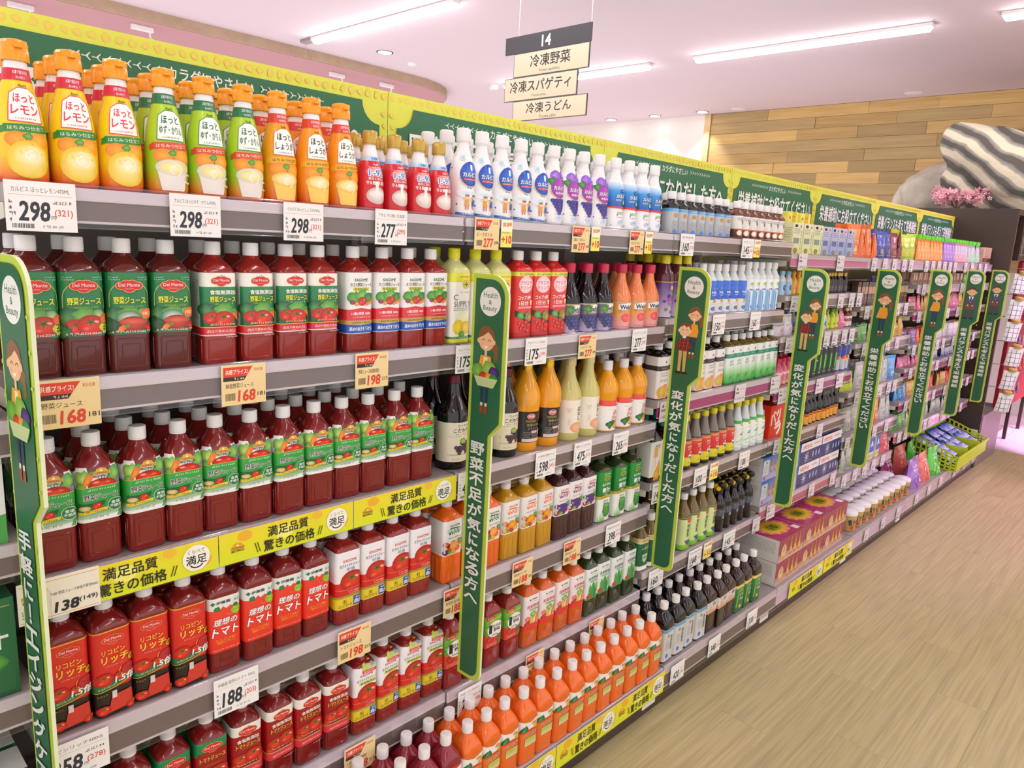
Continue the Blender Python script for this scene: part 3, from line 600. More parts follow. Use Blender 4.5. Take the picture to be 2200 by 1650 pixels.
def strip(m, text, zt, L, who, lab, rz=-1.55, X=None, Y=-.0085):
    W, T, N = 116, 82, L * .335          # head width, tail width, where the head ends (mm)
    def outline(g):
        w, t, top, bot = W - g, T - g, L - g, g; r = 52 - g
        p = [(g, bot), (t - 26, bot)] + [(t - 26 + 26 * math.sin(i * pi / 12), bot + 26 - 26 * math.cos(i * pi / 12)) for i in range(1, 7)]
        p += [(t, L - N - 34 - g * .1), (w, L - N + g * .1), (w, top - r)] + [(w - r + r * math.cos(i * pi / 12), top - r + r * math.sin(i * pi / 12)) for i in range(1, 7)] + [(g, top)]
        return p
    a = Art(); a.poly(outline(0), '#c4dc50')
    for i in range(40): a.blob(5.5 if i % 2 else (T - 5.5 if i < 26 else W - 5.5), 20 + i * L / 42, 3.6, '#d6e46a', '#cade5a', i, 6, .4)
    a.poly(outline(11), '#2b6a44'); a.ell(W * .52, L - 62, 34, 34, '#f3f4ea', None, 28)
    for i, (s_, h) in enumerate((('Health', 13), ('&', 11), ('Beauty', 15))): a.txt(s_, W * .52, L - 47 - i * 16, h, '#2f6a48', 44 if i != 1 else None, 0)
    if who == 'basket': woman(a, 54, L - 148, 1.62, True)
    elif who == 'pair': woman(a, 74, L - 146, 1.3); boy(a, 44, L - 198, 1.5)
    elif who == 'woman': woman(a, 54, L - 148, 1.72)
    else: man(a, 52, L - 145, 1.75)
    n = len(text); y0 = L - N - 52; hh = min(40, L * .415 / n)
    for i, ch in enumerate(text):
        if ch == 'ー': a.line(T / 2 + 1, y0 - (i + .1) * hh, T / 2 + 1, y0 - (i + .85) * hh, 6, '#f4f7ec')
        else:
            small = ch in 'へ'; a.txt(ch, T / 2, y0 - (i + .5) * hh, hh * (.5 if small else .78), '#f4f7ec', min(46, hh * 1.22) if ch not in 'し！りに' else None, .04)
    x = m * .9 + .002 if X is None else X
    bm = bmesh.new(); p = outline(0); A = [bm.verts.new((q[0] / 1000, 0, q[1] / 1000)) for q in p]; B = [bm.verts.new((q[0] / 1000, .006, q[1] / 1000)) for q in p]
    bm.faces.new(A); bm.faces.new(B[::-1])
    for i in range(len(p)): bm.faces.new((A[i], A[(i + 1) % len(p)], B[(i + 1) % len(p)], B[i]))
    bmesh.ops.recalc_face_normals(bm, faces=bm.faces)
    t = tag(mesh_obj('aisle_strip_sign', finish(bm, 'strip', mat('strip_board', '#e6ecc4', .5, bump=.02)), None, (x, Y, zt - L / 1000), rz), lab, 'sign', 'vertical green strip signs on the shelf rails')
    mesh_obj('print', build_art('strip_print', a, flat_front(0), m=SIGN), t)
    for z in (1.31, .99):
        zz = z - (zt - L / 1000)
        bm = bmesh.new(); bm_box(bm, .008, .0065, zz - .03, .05, .024, zz + .025, .003); bm_box(bm, -.02, .008, zz - .012, .012, .02, zz + .03, .002); mesh_obj('clip', finish(bm, 'clip', CLEAR), t)
strip(-1, '手軽に！エイジングケア', 1.53, 1060, 'basket', 'green strip sign seen edge-on at the near end', rz=-1.47, X=-.917, Y=-.008)
ST = ['野菜不足が気になる方へ', '変化が気になりだした方へ', '変化が気になりだした方へ', '栄養補助にお役立てください', '栄養補助にお役立てください', '栄養バランスも考えて栄養補給', '栄養バランスも考えて栄養補給']
WHO = ['basket', 'pair', 'pair', 'woman', 'woman', 'man', 'man']
for m in range(7): strip(m, ST[m], 1.505 + (.02 if m else 0) + m * .004, 1040 - (20 if m > 3 else 0), WHO[m], 'green vertical strip sign showing a %s, %s full-face strip from the near end' % (dict(basket='woman with vegetables', pair='boy and woman', woman='woman in orange', man='man in suit')[WHO[m]], ORD[m]), X=(.028, .938, 1.905, 2.838, 3.79, 4.635, 5.392)[m])

# ---------------------------------------------------------------- price cards and rail banners
CARD = mat('card_stock', '#f4f2ec', .6, bump=.03)
def card(name, x, z, w, h, art, lab, Y=0, group=None, cat='price tag'):
    t = tag(mesh_obj(name, box(name, -w / 2, -.0008, -h / 2, w / 2, .0004, h / 2, CARD), None, (x, Y - .0075, z)), lab, cat, group)
    mesh_obj('print', build_art(name + '_print', art, flat_front(-.0008), m=PAPER), t); return t
def white_tag(x, z, nm, price, tax, lab, Y=0, w=84, h=66):
    a = Art(); W, H = w, h
    a.rect(-W / 2, -H / 2, W / 2, H / 2, '#f6f4f0'); a.txt(nm, 0, H * .33, H * .1, '#4a4a52', W * .82, .004); a.line(-W * .45, H * .22, W * .45, H * .22, .5, '#c8a0a8')
    a.txt(price, -W * .1, -H * .1, H * .38, '#33363f', W * .42, .035, sk=.08); a.micro(-W * .45, H * .05, -W * .37, H * .07, '#555', 2, 4)
    if tax: a.txt('(%s)' % tax, W * .31, -H * .13, H * .17, '#e0503c', W * .26, .01); a.micro(W * .16, H * .06, W * .45, H * .06, '#8a5a5a', 5)
    a.txt('円', W * .16, -H * .22, H * .08, '#444', None, 0); a.bars(-W * .42, -H * .44, -W * .12, -H * .35); a.micro(0, -H * .42, W * .3, H * .05, '#999', 8)
    return card('price_tag', x, z, w / 1000, h / 1000, a, lab, Y)
def peach_tag(x, z, nm, price, tax, lab, Y=0, w=84, h=76, plus=False):
    a = Art(); W, H = w, h
    a.rect(-W / 2, -H / 2, W / 2, H / 2, '#f0d596', '#f4dca4'); a.poly([(-W * .46, H * .44), (W * .2, H * .44), (W * .06, H * .2), (-W * .46, H * .2)], '#e2452e'); a.poly([(-W * .46, H * .2), (W * .06, H * .2), (W * .0, H * .1), (-W * .46, H * .1)], '#3a2a26')
    a.txt('共感プライス!', -W * .16, H * .32, H * .12, '#fff6e0', W * .5, .02); a.micro(-W * .22, H * .12, W * .0, H * .06, '#f0e0c0', 3); a.txt('家計応援', W * .33, H * .35, H * .08, '#d8503a', W * .2, .005)
    a.txt(nm, -W * .1, -H * .02, H * .12, '#4a3c2c', W * .62, .006); a.bars(-W * .42, -H * .38, -W * .2, -H * .2, '#6a5a44')
    a.txt(price, W * .06, -H * .28, H * .27, '#e0442c', W * .38, .035, sk=.08); a.txt(tax, W * .39, -H * .27, H * .1, '#3c3428', W * .17, .01)
    card('price_tag', x, z, w / 1000, h / 1000, a, lab, Y)
def plus_tag(x, z, lab, Y=0, w=38, h=66):
    a = Art(); W, H = w, h; a.rect(-W / 2, -H / 2, W / 2, H / 2, '#f2e85a', '#f6f0a0'); a.rect(-W / 2, H * .08, W / 2, H / 2, '#fdf8d8'); a.txt('健康', -W * .08, H * .32, H * .16, '#c8502c', W * .6, .01); a.ell(W * .32, H * .34, W * .12, W * .12, '#f09020'); a.txt('+10', 0, -H * .22, H * .28, '#e0382c', W * .86, .04); a.micro(-W * .4, H * .0, W * .4, H * .05, '#8a7a2a', 4)
    card('point_tag', x, z, w / 1000, h / 1000, a, lab, Y)
def banner(x0, x1, z0, z1, lab, Y=0):
    w = (x1 - x0) * 1000; h = (z1 - z0) * 1000; a = Art(); a.rect(-w / 2, -h / 2, w / 2, h / 2, '#dbe620', '#f0dc28')
    for fx, fy, r, c in ((-.33, .3, .3, '#f0b428'), (.38, -.1, .45, '#eeb020'), (-.05, .1, .4, '#f6f07a'), (.2, .4, .25, '#f2c030')):
        for s_ in (1, .8, .6): a.ell(fx * w, max(-h * .5 + r * h * .7 * s_, min(h * .5 - r * h * .7 * s_, fy * h)), r * h * s_, r * h * .7 * s_, c, '#e8e030' if s_ == 1 else c, 16)
    a.emblem(-w * .38, -h * .02, h * .44); a.txt('満足品質', -w * .02, h * .22, h * .34, '#2a2c18', w * .3, .02); a.txt('驚きの価格', -w * .01, -h * .22, h * .36, '#2a2c18', w * .38, .02)
    for sx, t in ((-1, -.25), (1, .25)):
        for d in (0, .018): a.line(w * (-.01 + sx * (.215 + d)), -h * .35, w * (-.01 + sx * (.235 + d) - t * .0), -h * (.05 if sx > 0 else .02), 1.6, '#2a2c18')
    a.ell(w * .36, h * .02, h * .4, h * .4, '#f8f6e6', None, 24); a.txt('くらべて', w * .36, h * .22, h * .13, '#333', h * .5, 0); a.txt('満足', w * .36, -h * .03, h * .28, '#222', h * .6, .02); a.ring(w * .36, -h * .06, h * .24, h * .04, '#222', 10, pi * 1.2, pi * 1.8)
    card('rail_banner', x0 / 2 + x1 / 2, z0 / 2 + z1 / 2, x1 - x0, z1 - z0, a, lab, Y, 'yellow rail banners', 'banner')
for i, (a_, b_) in enumerate(((-.9, -.602), (-.6, -.302), (-.3, -.002))): banner(a_, b_, .949, 1.012, 'yellow rail banner under the vegetable juice, %s from the near end' % ORD[i])
for i, (a_, b_) in enumerate(((-.6, -.29), (-.28, .01), (.02, .318), (.322, .61), (.612, .893))): banner(a_, b_, .078, .158, 'yellow rail banner on the lowest shelf, %s from the near end' % ORD[i], -.122)
for i, (a_, b_) in enumerate(((1.915, 2.3), (2.31, 2.69))): banner(a_, b_, .078, .152, 'yellow rail banner under the maroon gift boxes, %s from the near end' % ORD[i], -.122)
a = Art(); W, H = 118, 70; a.rect(-W / 2, -H / 2, W / 2, H / 2, '#f4ecd8').line(-W * .48, H * .42, W * .48, H * .42, 1, '#d8a840').line(-W * .48, -H * .45, W * .48, -H * .45, 1, '#d8a840'); a.emblem(-W * .32, H * .14, 32); a.txt('TVBP 野菜ジュース食塩不使用900G', W * .18, H * .08, 6, '#555', 70, 0); a.txt('138', W * .08, -H * .27, 17, '#2c2a2c', 34, .045, sk=.15); a.txt('(149)', W * .35, -H * .23, 10, '#3c3a3c', 27, .02, sk=.1); a.micro(-W * .46, -H * .2, -W * .18, 3, '#777', 4, 3)
card('price_tag', -.866, .981, .118, .07, a, 'cream price card reading 138 beside the yellow banners', -.002)
# ---------------------------------------------------------------- drinks: one of each kind, with its own printed label
def liq(n, c, rough=.14, var=0): return mat('juice_' + n, c, rough, coat=.5, bump=.02, bscale=90)
TOM = liq('tomato', '#7e1d1a'); DARKV = liq('dark_vegetable', '#5e1f1a'); TOMM = liq('tomato_light', '#93261f'); ORA = liq('orange', '#ec6a16'); MAN = liq('mango', '#c9941a'); PUR = liq('purple', '#43201f'); GRN = liq('green', '#33401f'); LEM = liq('lemon', '#d6d88e'); BLK = liq('black', '#120c10', .08); PNKG = liq('grapefruit', '#ef8a52'); YEL = liq('mikan', '#f2a51c'); APP = liq('apple', '#d2c878'); WHT = liq('white', '#f4f3f2', .25); RED = liq('acerola', '#d42a26'); CAR = liq('carrot', '#d9621c'); GRT = liq('green_tea', '#6f5a24'); BRN = liq('brown_tea', '#2c130e', .08); CLR = liq('clear_water', '#d4dcdc', .08); PLA = liq('plum', '#5c2430')
GOLD = mat('cap_gold', '#c4a24c', .3, .4, bump=.05); YCAP = mat('cap_yellow', '#e0d21e', .4, bump=.03); RCAP = mat('cap_red', '#d32a4e', .35, bump=.03); OCAP = mat('cap_orange', '#f5a012', .3, coat=.3, bump=.3, bscale=160); LCAP = mat('cap_lemon', '#e6e01c', .4, bump=.03); MCAP = mat('cap_maroon', '#5c1424', .3, .3, bump=.03); TCAP = mat('cap_teal', '#1f8a86', .4, bump=.03); GFOIL = mat('gold_foil', '#d9ab20', .25, .8, bump=.4, bscale=160); CREC = mat('cap_cream', '#d8c48c', .35, .3, bump=.03); BKCAP = mat('cap_black', '#1a1a1c', .35, bump=.03); BLCAP = mat('cap_light_blue', '#8cc8e6', .4, bump=.03); OGCAP = mat('cap_amber', '#d89a28', .4, bump=.03)
def sq(h, a, sh, c=.38, neck=12.4, base=True):       # square bottle: straight to sh, domed shoulder, round neck
    H = h - 34 - sh; c = max(c, .36) if c > .15 else c
    return [(0, a * .9, c), (3, a * .97, c), (7, a, c), (sh, a, c), (sh + H * .22, a * .985, c + .1), (sh + H * .45, a * .9, .62), (sh + H * .68, a * .74, .85), (sh + H * .88, a * .55, 1), (h - 34, neck + 2.5, 1), (h - 28, neck, 1), (h - 22, neck, 1)]
def sqz(h, a, neck=13): return [(0, a * .9, .8), (4, a * .97, .85), (12, a, .9), (h * .27, a, .95), (h * .43, a * .97, 1), (h * .55, a * .84, 1), (h * .66, a * .64, 1), (h * .74, neck + 2.5, 1), (h * .8, neck, 1), (h * .86, neck - 1, 1)]
def rnd(h, a, sh, neck=12, base=.92): return [(0, a * base, 1), (4, a, 1), (sh, a, 1), (sh + (h - 34 - sh) * .3, a * .95, 1), (sh + (h - 34 - sh) * .62, a * .68, 1), (h - 40, neck + 3, 1), (h - 32, neck, 1), (h - 26, neck, 1)]

# --- top shelf: squeeze-shape honey drinks
def hot(c0, c1, band, jp, jc, rib, ribt, cup, outline):
    def f(a):
        a.rect(-99, 0, 99, 46, c0, c1); a.rect(-99, 46, 99, 90, c1, c1)
        a.rect(-99, 168, 99, 187, band); a.txt('お湯で割るだけ', 0, 181, 6, '#fff', 34, .01); a.txt('約19杯分', 0, 172.5, 5.5, '#fff', 20, .005)
        a.txt('Asahi', 0, 160, 4.5, '#333', 15, .01)
        p = lambda g: [(-22 - g, 102 - g), (22 + g, 102 - g), (22 + g, 146 + g * .6), (9, 155 + g), (-9, 155 + g), (-22 - g, 146 + g * .6)]
        a.poly(p(1.6), outline); a.poly(p(0), '#fdfdf6'); a.txt('ほっと', 0, 139, 14, jc, 32, .035); a.txt(jp, 0, 120, 15, jc, 38, .035); a.micro(-14, 105, 14, 2.6, jc, 6)
        a.poly([(-30, 83), (30, 86), (30, 99), (-30, 96)], rib); a.poly([(-36, 80), (-28, 84), (-28, 95), (-36, 91)], rib); a.txt('はちみつ仕立て', 0, 91, 6.5, ribt, 48, .01, rot=.04)
        a.ell(-14, 72, 15, 13, '#ffb030', '#f58a10'); a.ell(16, 72, 15, 13, '#ffc040', '#f59410'); a.leaf(0, 78, 6, 4)
        if cup == 'lemon': a.ell(0, 40, 27, 31, '#fff0a0', '#f2c818', 24); a.ell(2, 46, 20, 18, '#fffbe0', '#f6e06a', 20)
        else:
            a.poly([(-24, 50), (24, 50), (17, 8), (-17, 8)], '#f0e6dc' if cup == 'cup' else '#f8d060'); a.ring(27, 32, 10, 3.5, '#e8dcd2') if cup == 'cup' else None; a.ell(0, 51, 26, 15, '#fff6c8', '#e0d8c8' if cup == 'cup' else '#f0c040', 24); a.ell(1, 51, 20, 11, '#fdf8d0', '#efe080', 20)
        a.ring(4, 47, 9, 2, '#fffdf0', 12, 1.6, 4.4); a.ring(-2, 47, 15, 1.8, '#fff8d8', 12, -.9, 1.5)
    return f
HP = [(0, 27, .8), (5, 31, .85), (14, 32.5, .9), (70, 32.5, .95), (100, 31, 1), (130, 27, 1), (156, 21.5, 1), (175, 17.5, 1), (187, 16, 1), (198, 15, 1), (203, 15, 1)]
def hotcap():
    bm = bmesh.new(); R = random.Random(5); n = 20; rings = []
    for z, r, j in ((.199, .0165, 0), (.2, .0185, 0), (.2175, .0182, 0), (.219, .0175, 0), (.222, .0172, .0012), (.2275, .0178, .0014), (.2325, .0162, .0012), (.2345, .011, .0008), (.2348, .0005, 0)):
        rings.append([bm.verts.new(((r + R.uniform(-j, j)) * math.cos(2 * pi * i / n), (r + R.uniform(-j, j)) * math.sin(2 * pi * i / n), z + R.uniform(-j, j) * .6)) for i in range(n)])
    for a, b in zip(rings, rings[1:]):
        for i in range(n): bm.faces.new((a[i], a[(i + 1) % n], b[(i + 1) % n], b[i]))
    bm_box(bm, -.006, -.0225, .2195, .006, -.015, .2235, .001)
    return finish(bm, 'cap', OCAP, True, .5)
HC = hotcap(); NOCAP = [('cap', HC)]
juice('hot_lemon', 'yellow honey lemon bottle with orange cap', HP, WHT, hot('#e4301c', '#f8c81c', '#d8243c', 'レモン', '#e23a54', '#2f8a3c', '#f4f4d0', 'lemon', '#e04858'), (2, 187), extra=NOCAP, base='#f8d51c', obj='syrup_bottle')
juice('hot_yuzu', 'green citrus honey bottle with orange cap', HP, WHT, hot('#ee5a28', '#a8cf28', '#1d7a48', 'ゆず・かりん', '#23704a', '#e2482c', '#fff0d0', 'cup', '#3c8a50'), (2, 187), extra=NOCAP, base='#b4d92c', obj='syrup_bottle')
juice('hot_ginger', 'orange ginger honey bottle with orange cap', HP, WHT, hot('#e2521a', '#f59a1c', '#e2412c', 'しょうが', '#3a2a1c', '#f3b41c', '#5a3a08', 'glass', '#d8861c'), (2, 187), extra=NOCAP, base='#f7a21c', obj='syrup_bottle')
def l92(a):
    a.rect(-99, 118, 99, 130, '#9fd0ee', '#cfe6f6'); a.txt('乳酸菌', 0, 124, 6, '#3a6ab0', 22, .01); a.txt('Asahi', 0, 110, 4.5, '#fff', 14, .01); a.ell(0, 92, 26, 13, '#f2e0e0', '#e03a40'); a.txt('L-92', 0, 90, 15, '#3f7cc4', 34, .035, oc='#ffffff', ob=.07)
    a.micro(-18, 101, 18, 3, '#fff', 3); a.txt('毎日に加える', 0, 76, 6.5, '#fff', 36, .015); a.txt('守る働く乳酸菌', 0, 66, 9, '#fff', 44, .02); a.rect(-99, 0, 99, 8, '#c81e2a'); a.ell(2, 36, 24, 20, '#f8f0e8', '#d8b8b0', 22); a.ell(2, 40, 19, 10, '#fffaf4', '#ece0d4', 18); a.poly([(-4, 70), (4, 70), (3, 40), (-3, 40)], '#fbf6f0')
juice('lactic_red', 'red lactic drink bottle with gold cap', sqz(190, 28.5), WHT, l92, (1, 130), 15.5, (160, 188), GOLD, dome=2, base='#d8232e', obj='lactic_bottle')
def dots(a, c, n=26, y1=150, seed=2, r=2.3):
    R = random.Random(seed)
    for i in range(n): a.ell(R.uniform(-86, 86), R.uniform(6, y1), r * R.uniform(.6, 1.1), r * R.uniform(.6, 1.1), c, None, 8)
def calp(a):
    dots(a, '#2a4fae', 34); a.ell(0, 118, 27, 33, '#3a7fe0', '#1c48b4', 26); a.ring(0, 117, 30, 1.6, '#e8c860', 24, 3.4, 6.0, 36); a.poly([(-3, 142), (3, 142), (2.4, 126), (-2.4, 126)], '#fff'); a.txt('カルピス', 0, 116, 12, '#fff', 40, .045, oc='#12307e', ob=.05); a.rect(-19, 100, 19, 106, '#e0323c'); a.micro(-16, 101.5, 16, 2.6, '#fff', 3)
    a.ell(-8, 66, 26, 12, '#bfe2f6', '#ffffff'); a.leaf(-22, 160, 9, 3, '#9ad0e8', '#dfeef0')
    for i, (x, c, h) in enumerate(((-9, '#e8a040', '#c8702c'), (10, '#3c6ab4', '#5a3a24'))):
        a.poly([(x - 6, 32), (x + 6, 32), (x + 4, 50), (x - 4, 50)], c); a.ell(x, 56, 6, 6.4, '#f7cfa6', None, 12); a.ell(x, 60, 6, 3.6, h, None, 10); a.line(x - 3, 22, x - 3, 33, 2.4, '#d86a3c'); a.line(x + 3, 22, x + 3, 33, 2.4, '#d86a3c'); a.line(x - 5, 46, x - 12, 52, 2, '#f7cfa6'); a.line(x + 5, 46, x + 12, 52, 2, '#f7cfa6')
    a.poly([(-34, 8), (0, 4), (34, 8), (34, 15), (0, 11), (-34, 15)], '#2f78c8'); a.micro(-24, 8.5, 24, 3, '#fff', 8)
CP = [(0, 26, 1), (4, 29, 1), (20, 30, 1), (80, 29.4, 1), (125, 29.6, 1), (150, 25, 1), (172, 18.5, 1), (188, 15, 1), (200, 14, 1), (208, 13.5, 1)]
juice('calp_blue', 'white dotted milk drink bottle with blue oval', CP, WHT, calp, (1, 165), 16.5, (206, 238), CAPW, dome=1.5, base='#fdfdfd', obj='lactic_bottle')
def calpg(a):
    dots(a, '#8a5ac0', 20); a.ell(-16, 150, 17, 15, '#b48ae0', '#8a4ac8'); a.ell(14, 152, 15, 14, '#a070d8', '#7a3ab8'); a.leaf(-26, 132, 12, 2, '#5aa848', '#2c7a3c'); a.ell(0, 112, 27, 30, '#c45ac8', '#a02aa8', 26); a.ring(0, 111, 30, 1.8, '#e8b860', 24, 3.4, 6.0, 33); a.ell(8, 139, 8, 8, '#2a3fa0'); a.micro(3, 138, 14, 2.6, '#fff', 4); a.txt('カルピス', 0, 112, 12, '#fff', 40, .045, oc='#5a1a78', ob=.05); a.txt('完熟巨峰', 0, 96, 7, '#fff', 30, .02); a.grapes(0, 74, 6.2, '#5a4ac0', '#2a1a70', 5); a.ell(0, 22, 12, 8, '#8ac0ec', '#e0eefa', 12); a.micro(-16, 32, 16, 3, '#d0407a', 6)
juice('calp_grape', 'white grape milk drink bottle with violet label', CP, WHT, calpg, (1, 165), 16.5, (206, 238), CAPW, dome=1.5, base='#fdfdfd', obj='lactic_bottle')
def calp60(a):
    a.rect(-92, 74, 92, 130, '#1c58c0', '#3aa0e4'); a.rect(-92, 130, 92, 160, '#3aa0e4', '#e8f4fc'); dots(a, '#2a5fc0', 18, 60, 7); a.ell(0, 128, 7, 7, '#1a3c9c'); a.micro(-4, 127, 5, 2.6, '#fff', 3); a.txt('カルピス', 0, 112, 12, '#fff', 40, .045, oc='#10327e', ob=.05); a.txt('カロリー', -10, 98, 6.5, '#fff', 22, .02); a.txt('60', 13, 92, 14, '#dff04a', 22, .05, oc='#1a6a3c', ob=.05); a.poly([(-60, 74), (60, 66), (60, 74), (-60, 80)], '#e23c3c'); a.txt('60%オフ', 0, 56, 11, '#5ab85a', 30, .02); a.ell(0, 26, 12, 8, '#6ab0ec', '#dfeefa', 12); a.micro(-14, 40, 14, 3, '#d84a5a', 6)
juice('calp_sixty', 'white milk drink bottle with bright blue band', CP, WHT, calp60, (1, 165), 16, (206, 238), CAPW, dome=1.5, base='#fdfdfd', obj='lactic_bottle')
def cof(a): a.rect(-99, 84, 99, 95, '#6ab4e8', '#4a9ad8'); a.micro(-20, 88, 20, 3.6, '#fff', 3); a.ell(-8, 70, 8, 8, '#d8a82c', '#b07c18'); a.txt('黒\n烏\n龍', 12, 52, 44, '#5a6a7a', 11, .01); a.ell(-8, 10, 9, 9, '#3c8ae0'); a.micro(-20, 46, 2, 3, '#8a8a94', 7, 6)
CB = rnd(160, 27, 104, 12.5)
juice('oolong_small', 'dark tea bottle with silver and blue label', CB, BLK, cof, (3, 96), 15, (134, 160), base='#c4c6ca', obj='tea_bottle')
def wcof(a): a.rect(-99, 3, 99, 44, '#d8742c', '#e8863a'); a.rect(-99, 3, 0, 40, '#4a3028'); a.txt('W', 8, 72, 22, '#2c2a2c', 30, .01); a.micro(-24, 86, 10, 4, '#8a6a64', 4, 2); a.ell(-10, 26, 13, 13, '#fff', '#e8d8cc'); a.ring(-10, 26, 13, 2, '#e06a28'); a.micro(6, 30, 26, 4, '#fff', 5, 3)
juice('w_coffee', 'brown tea bottle with white W label', CB, liq('coffee', '#6e3a22'), wcof, (3, 98), 15, (134, 160), base='#eeeae6', obj='tea_bottle')

# --- second shelf
DMW = 32
def dmveg(hotv):
    def f(a):
        a.rect(-120, 90, 120, 118, '#1f6a44', '#1c7a48'); a.ring(0, 142, 31, 1.4, '#c9b46a', 20, -.1, pi + .1, 32); a.line(-30.3, 122, -30.3, 142, 1.4, '#c9b46a'); a.line(30.3, 122, 30.3, 142, 1.4, '#c9b46a')
        a.micro(-30, 178, -14, 2.4, '#c0dcc8', 3, 2); a.micro(14, 178, 30, 2.4, '#c0dcc8', 4, 2)
        a.txt('野菜ジュース', 0, 137, 13, '#e8ec2c', 48, .04, oc='#0c4a28', ob=.03); a.txt('VEGETABLE JUICE', 2, 125, 3.8, '#b8cc3c', 36, .01)
        a.leaf(-27, 108, 18, 2, '#5c9a5a', '#1c5a38'); a.leaf(-4, 108, 17, 5, '#8cc85a', '#4a9a3c'); a.leaf(20, 111, 11, 8, '#bcd49a', '#6a9a50')
        if hotv: a.ell(-2, 104, 20, 14, '#e8f0e0', '#3a7a4c', 18); a.ell(4, 92, 22, 15, '#d84a2c', '#8a1f14', 22); a.ell(4, 97, 22, 7, '#e86a48', '#c03a24', 20); a.tomato(31, 86, 9); a.carrot(-20, 82, 26, 9, -1.1); a.ell(26, 112, 10, 10, '#f8923c', '#e8641c'); a.txt('HOT', 26, 112, 5.5, '#ffe0c0', 14, .03); a.leaf(-32, 90, 14, 11, '#3c6a48', '#1c4a30')
        else: a.tomato(-14, 91, 15); a.tomato(8, 93, 20); a.ell(29, 104, 8, 10, '#f8884a', '#e0501c'); a.blob(31, 90, 11, '#e6ee6a', '#b6cf20', 4, 16, .1); a.txt('21', 31, 93, 8, '#1c5a28', 12, .03); a.txt('野菜', 31, 85, 5, '#1c5a28', 11, .02); a.leaf(-31, 82, 12, 14, '#3f8a48', '#1c5c34')
        a.micro(-28, 76.5, 30, 4, '#f6e2d8', 9); a.delm(0, 164, 38)
    return f
RG = [(-23, 12, 23, 66), (-15, 22, 15, 56)]
juice('dm_veg', 'dark red vegetable juice bottle with green tomato label', sq(252, DMW, 184), DARKV, dmveg(0), (73, 188), 14.2, (226, 250), ridges=RG, base='#1b7a46', base2='#1d8048', obj='vegetable_juice_bottle')
juice('dm_hot', 'dark red vegetable juice bottle with steaming bowl label', sq(252, DMW, 184), DARKV, dmveg(1), (73, 188), 14.2, (226, 250), ridges=RG, base='#1b7a46', base2='#1d8048', obj='vegetable_juice_bottle')
def dmsf(a):
    a.rect(-120, 62, 120, 78, '#d82434', '#e0303c'); a.rect(-DMW * 2.6, 78, -40, 188, '#f2efe8'); a.micro(-70, 170, -42, 2.6, '#777', 3, 18); a.rect(-38, 78, 120, 160, '#1d6a42', '#2a8a50'); a.delm(2, 172, 34); a.txt('食塩無添加', 4, 149, 9, '#f4f4e8', 46, .035); a.txt('野菜ジュース', 4, 135, 11.5, '#e8ec2c', 46, .04, oc='#0c4a28', ob=.03); a.micro(-14, 124, 22, 3, '#b8cc3c', 7)
    a.leaf(-26, 112, 16, 2, '#5c9a5a', '#1c5a38'); a.leaf(2, 110, 17, 5, '#8cc85a', '#4a9a3c'); a.carrot(32, 96, 30, 12, .5); a.tomato(-16, 97, 14); a.tomato(5, 94, 18); a.micro(-20, 82, 26, 3.4, '#f8f0d8', 5); a.line(-120, 78, 120, 78, 1.4, '#f0c83c'); a.txt('血圧が高めの方に', 0, 70, 6.5, '#ffe0d8', 50, .01); a.micro(-24, 63, 24, 2.4, '#f8b8b0', 8)
    a.micro(8, 56, 30, 3, '#f0d8d0', 4)
juice('dm_salt_free', 'red vegetable juice bottle with cream and green label', sq(252, DMW, 184), TOMM, dmsf, (60, 188), 14.2, (226, 250), ridges=[(-23, 10, 23, 54)], base='#f3f0e4', base2='#f6f4ea', obj='vegetable_juice_bottle')
def kagveg(a):
    a.txt('KAGOME', 0, 173, 7, '#1c6a3c', 32, .03); a.txt('カゴメ野菜ジュース', 0, 162, 9, '#2a2a2a', 52, .02); a.rect(-20, 147, 20, 156, '#e8e23c'); a.txt('食塩無添加', 0, 151.5, 6.5, '#2a5a2a', 34, .01); a.veg(0, 124, 58, 3)
    a.poly([(-120, 78), (120, 78), (120, 102), (60, 106), (26, 103), (0, 107), (-30, 103), (-120, 106)], '#e0343c'); a.txt('11種の野菜 100%', 0, 94, 7, '#fff', 46, .015); a.micro(-20, 84, 22, 3, '#ffd8d0', 6); a.rect(-120, 68, 120, 77, '#c8a440'); a.micro(-22, 71, 22, 3.4, '#4a3a10', 5); a.poly([(-120, 48), (120, 48), (120, 67), (30, 70), (0, 66), (-30, 68), (-120, 67)], '#1f54b4'); a.txt('高めの血圧を下げる', 0, 58, 9.5, '#fff', 54, .02)
juice('kag_veg', 'red juice bottle with white vegetable label and blue band', sq(252, DMW, 186), TOMM, kagveg, (46, 190), 14.2, (226, 250), ridges=[(-14, 8, 14, 42)], base='#f4f3f0', obj='vegetable_juice_bottle')
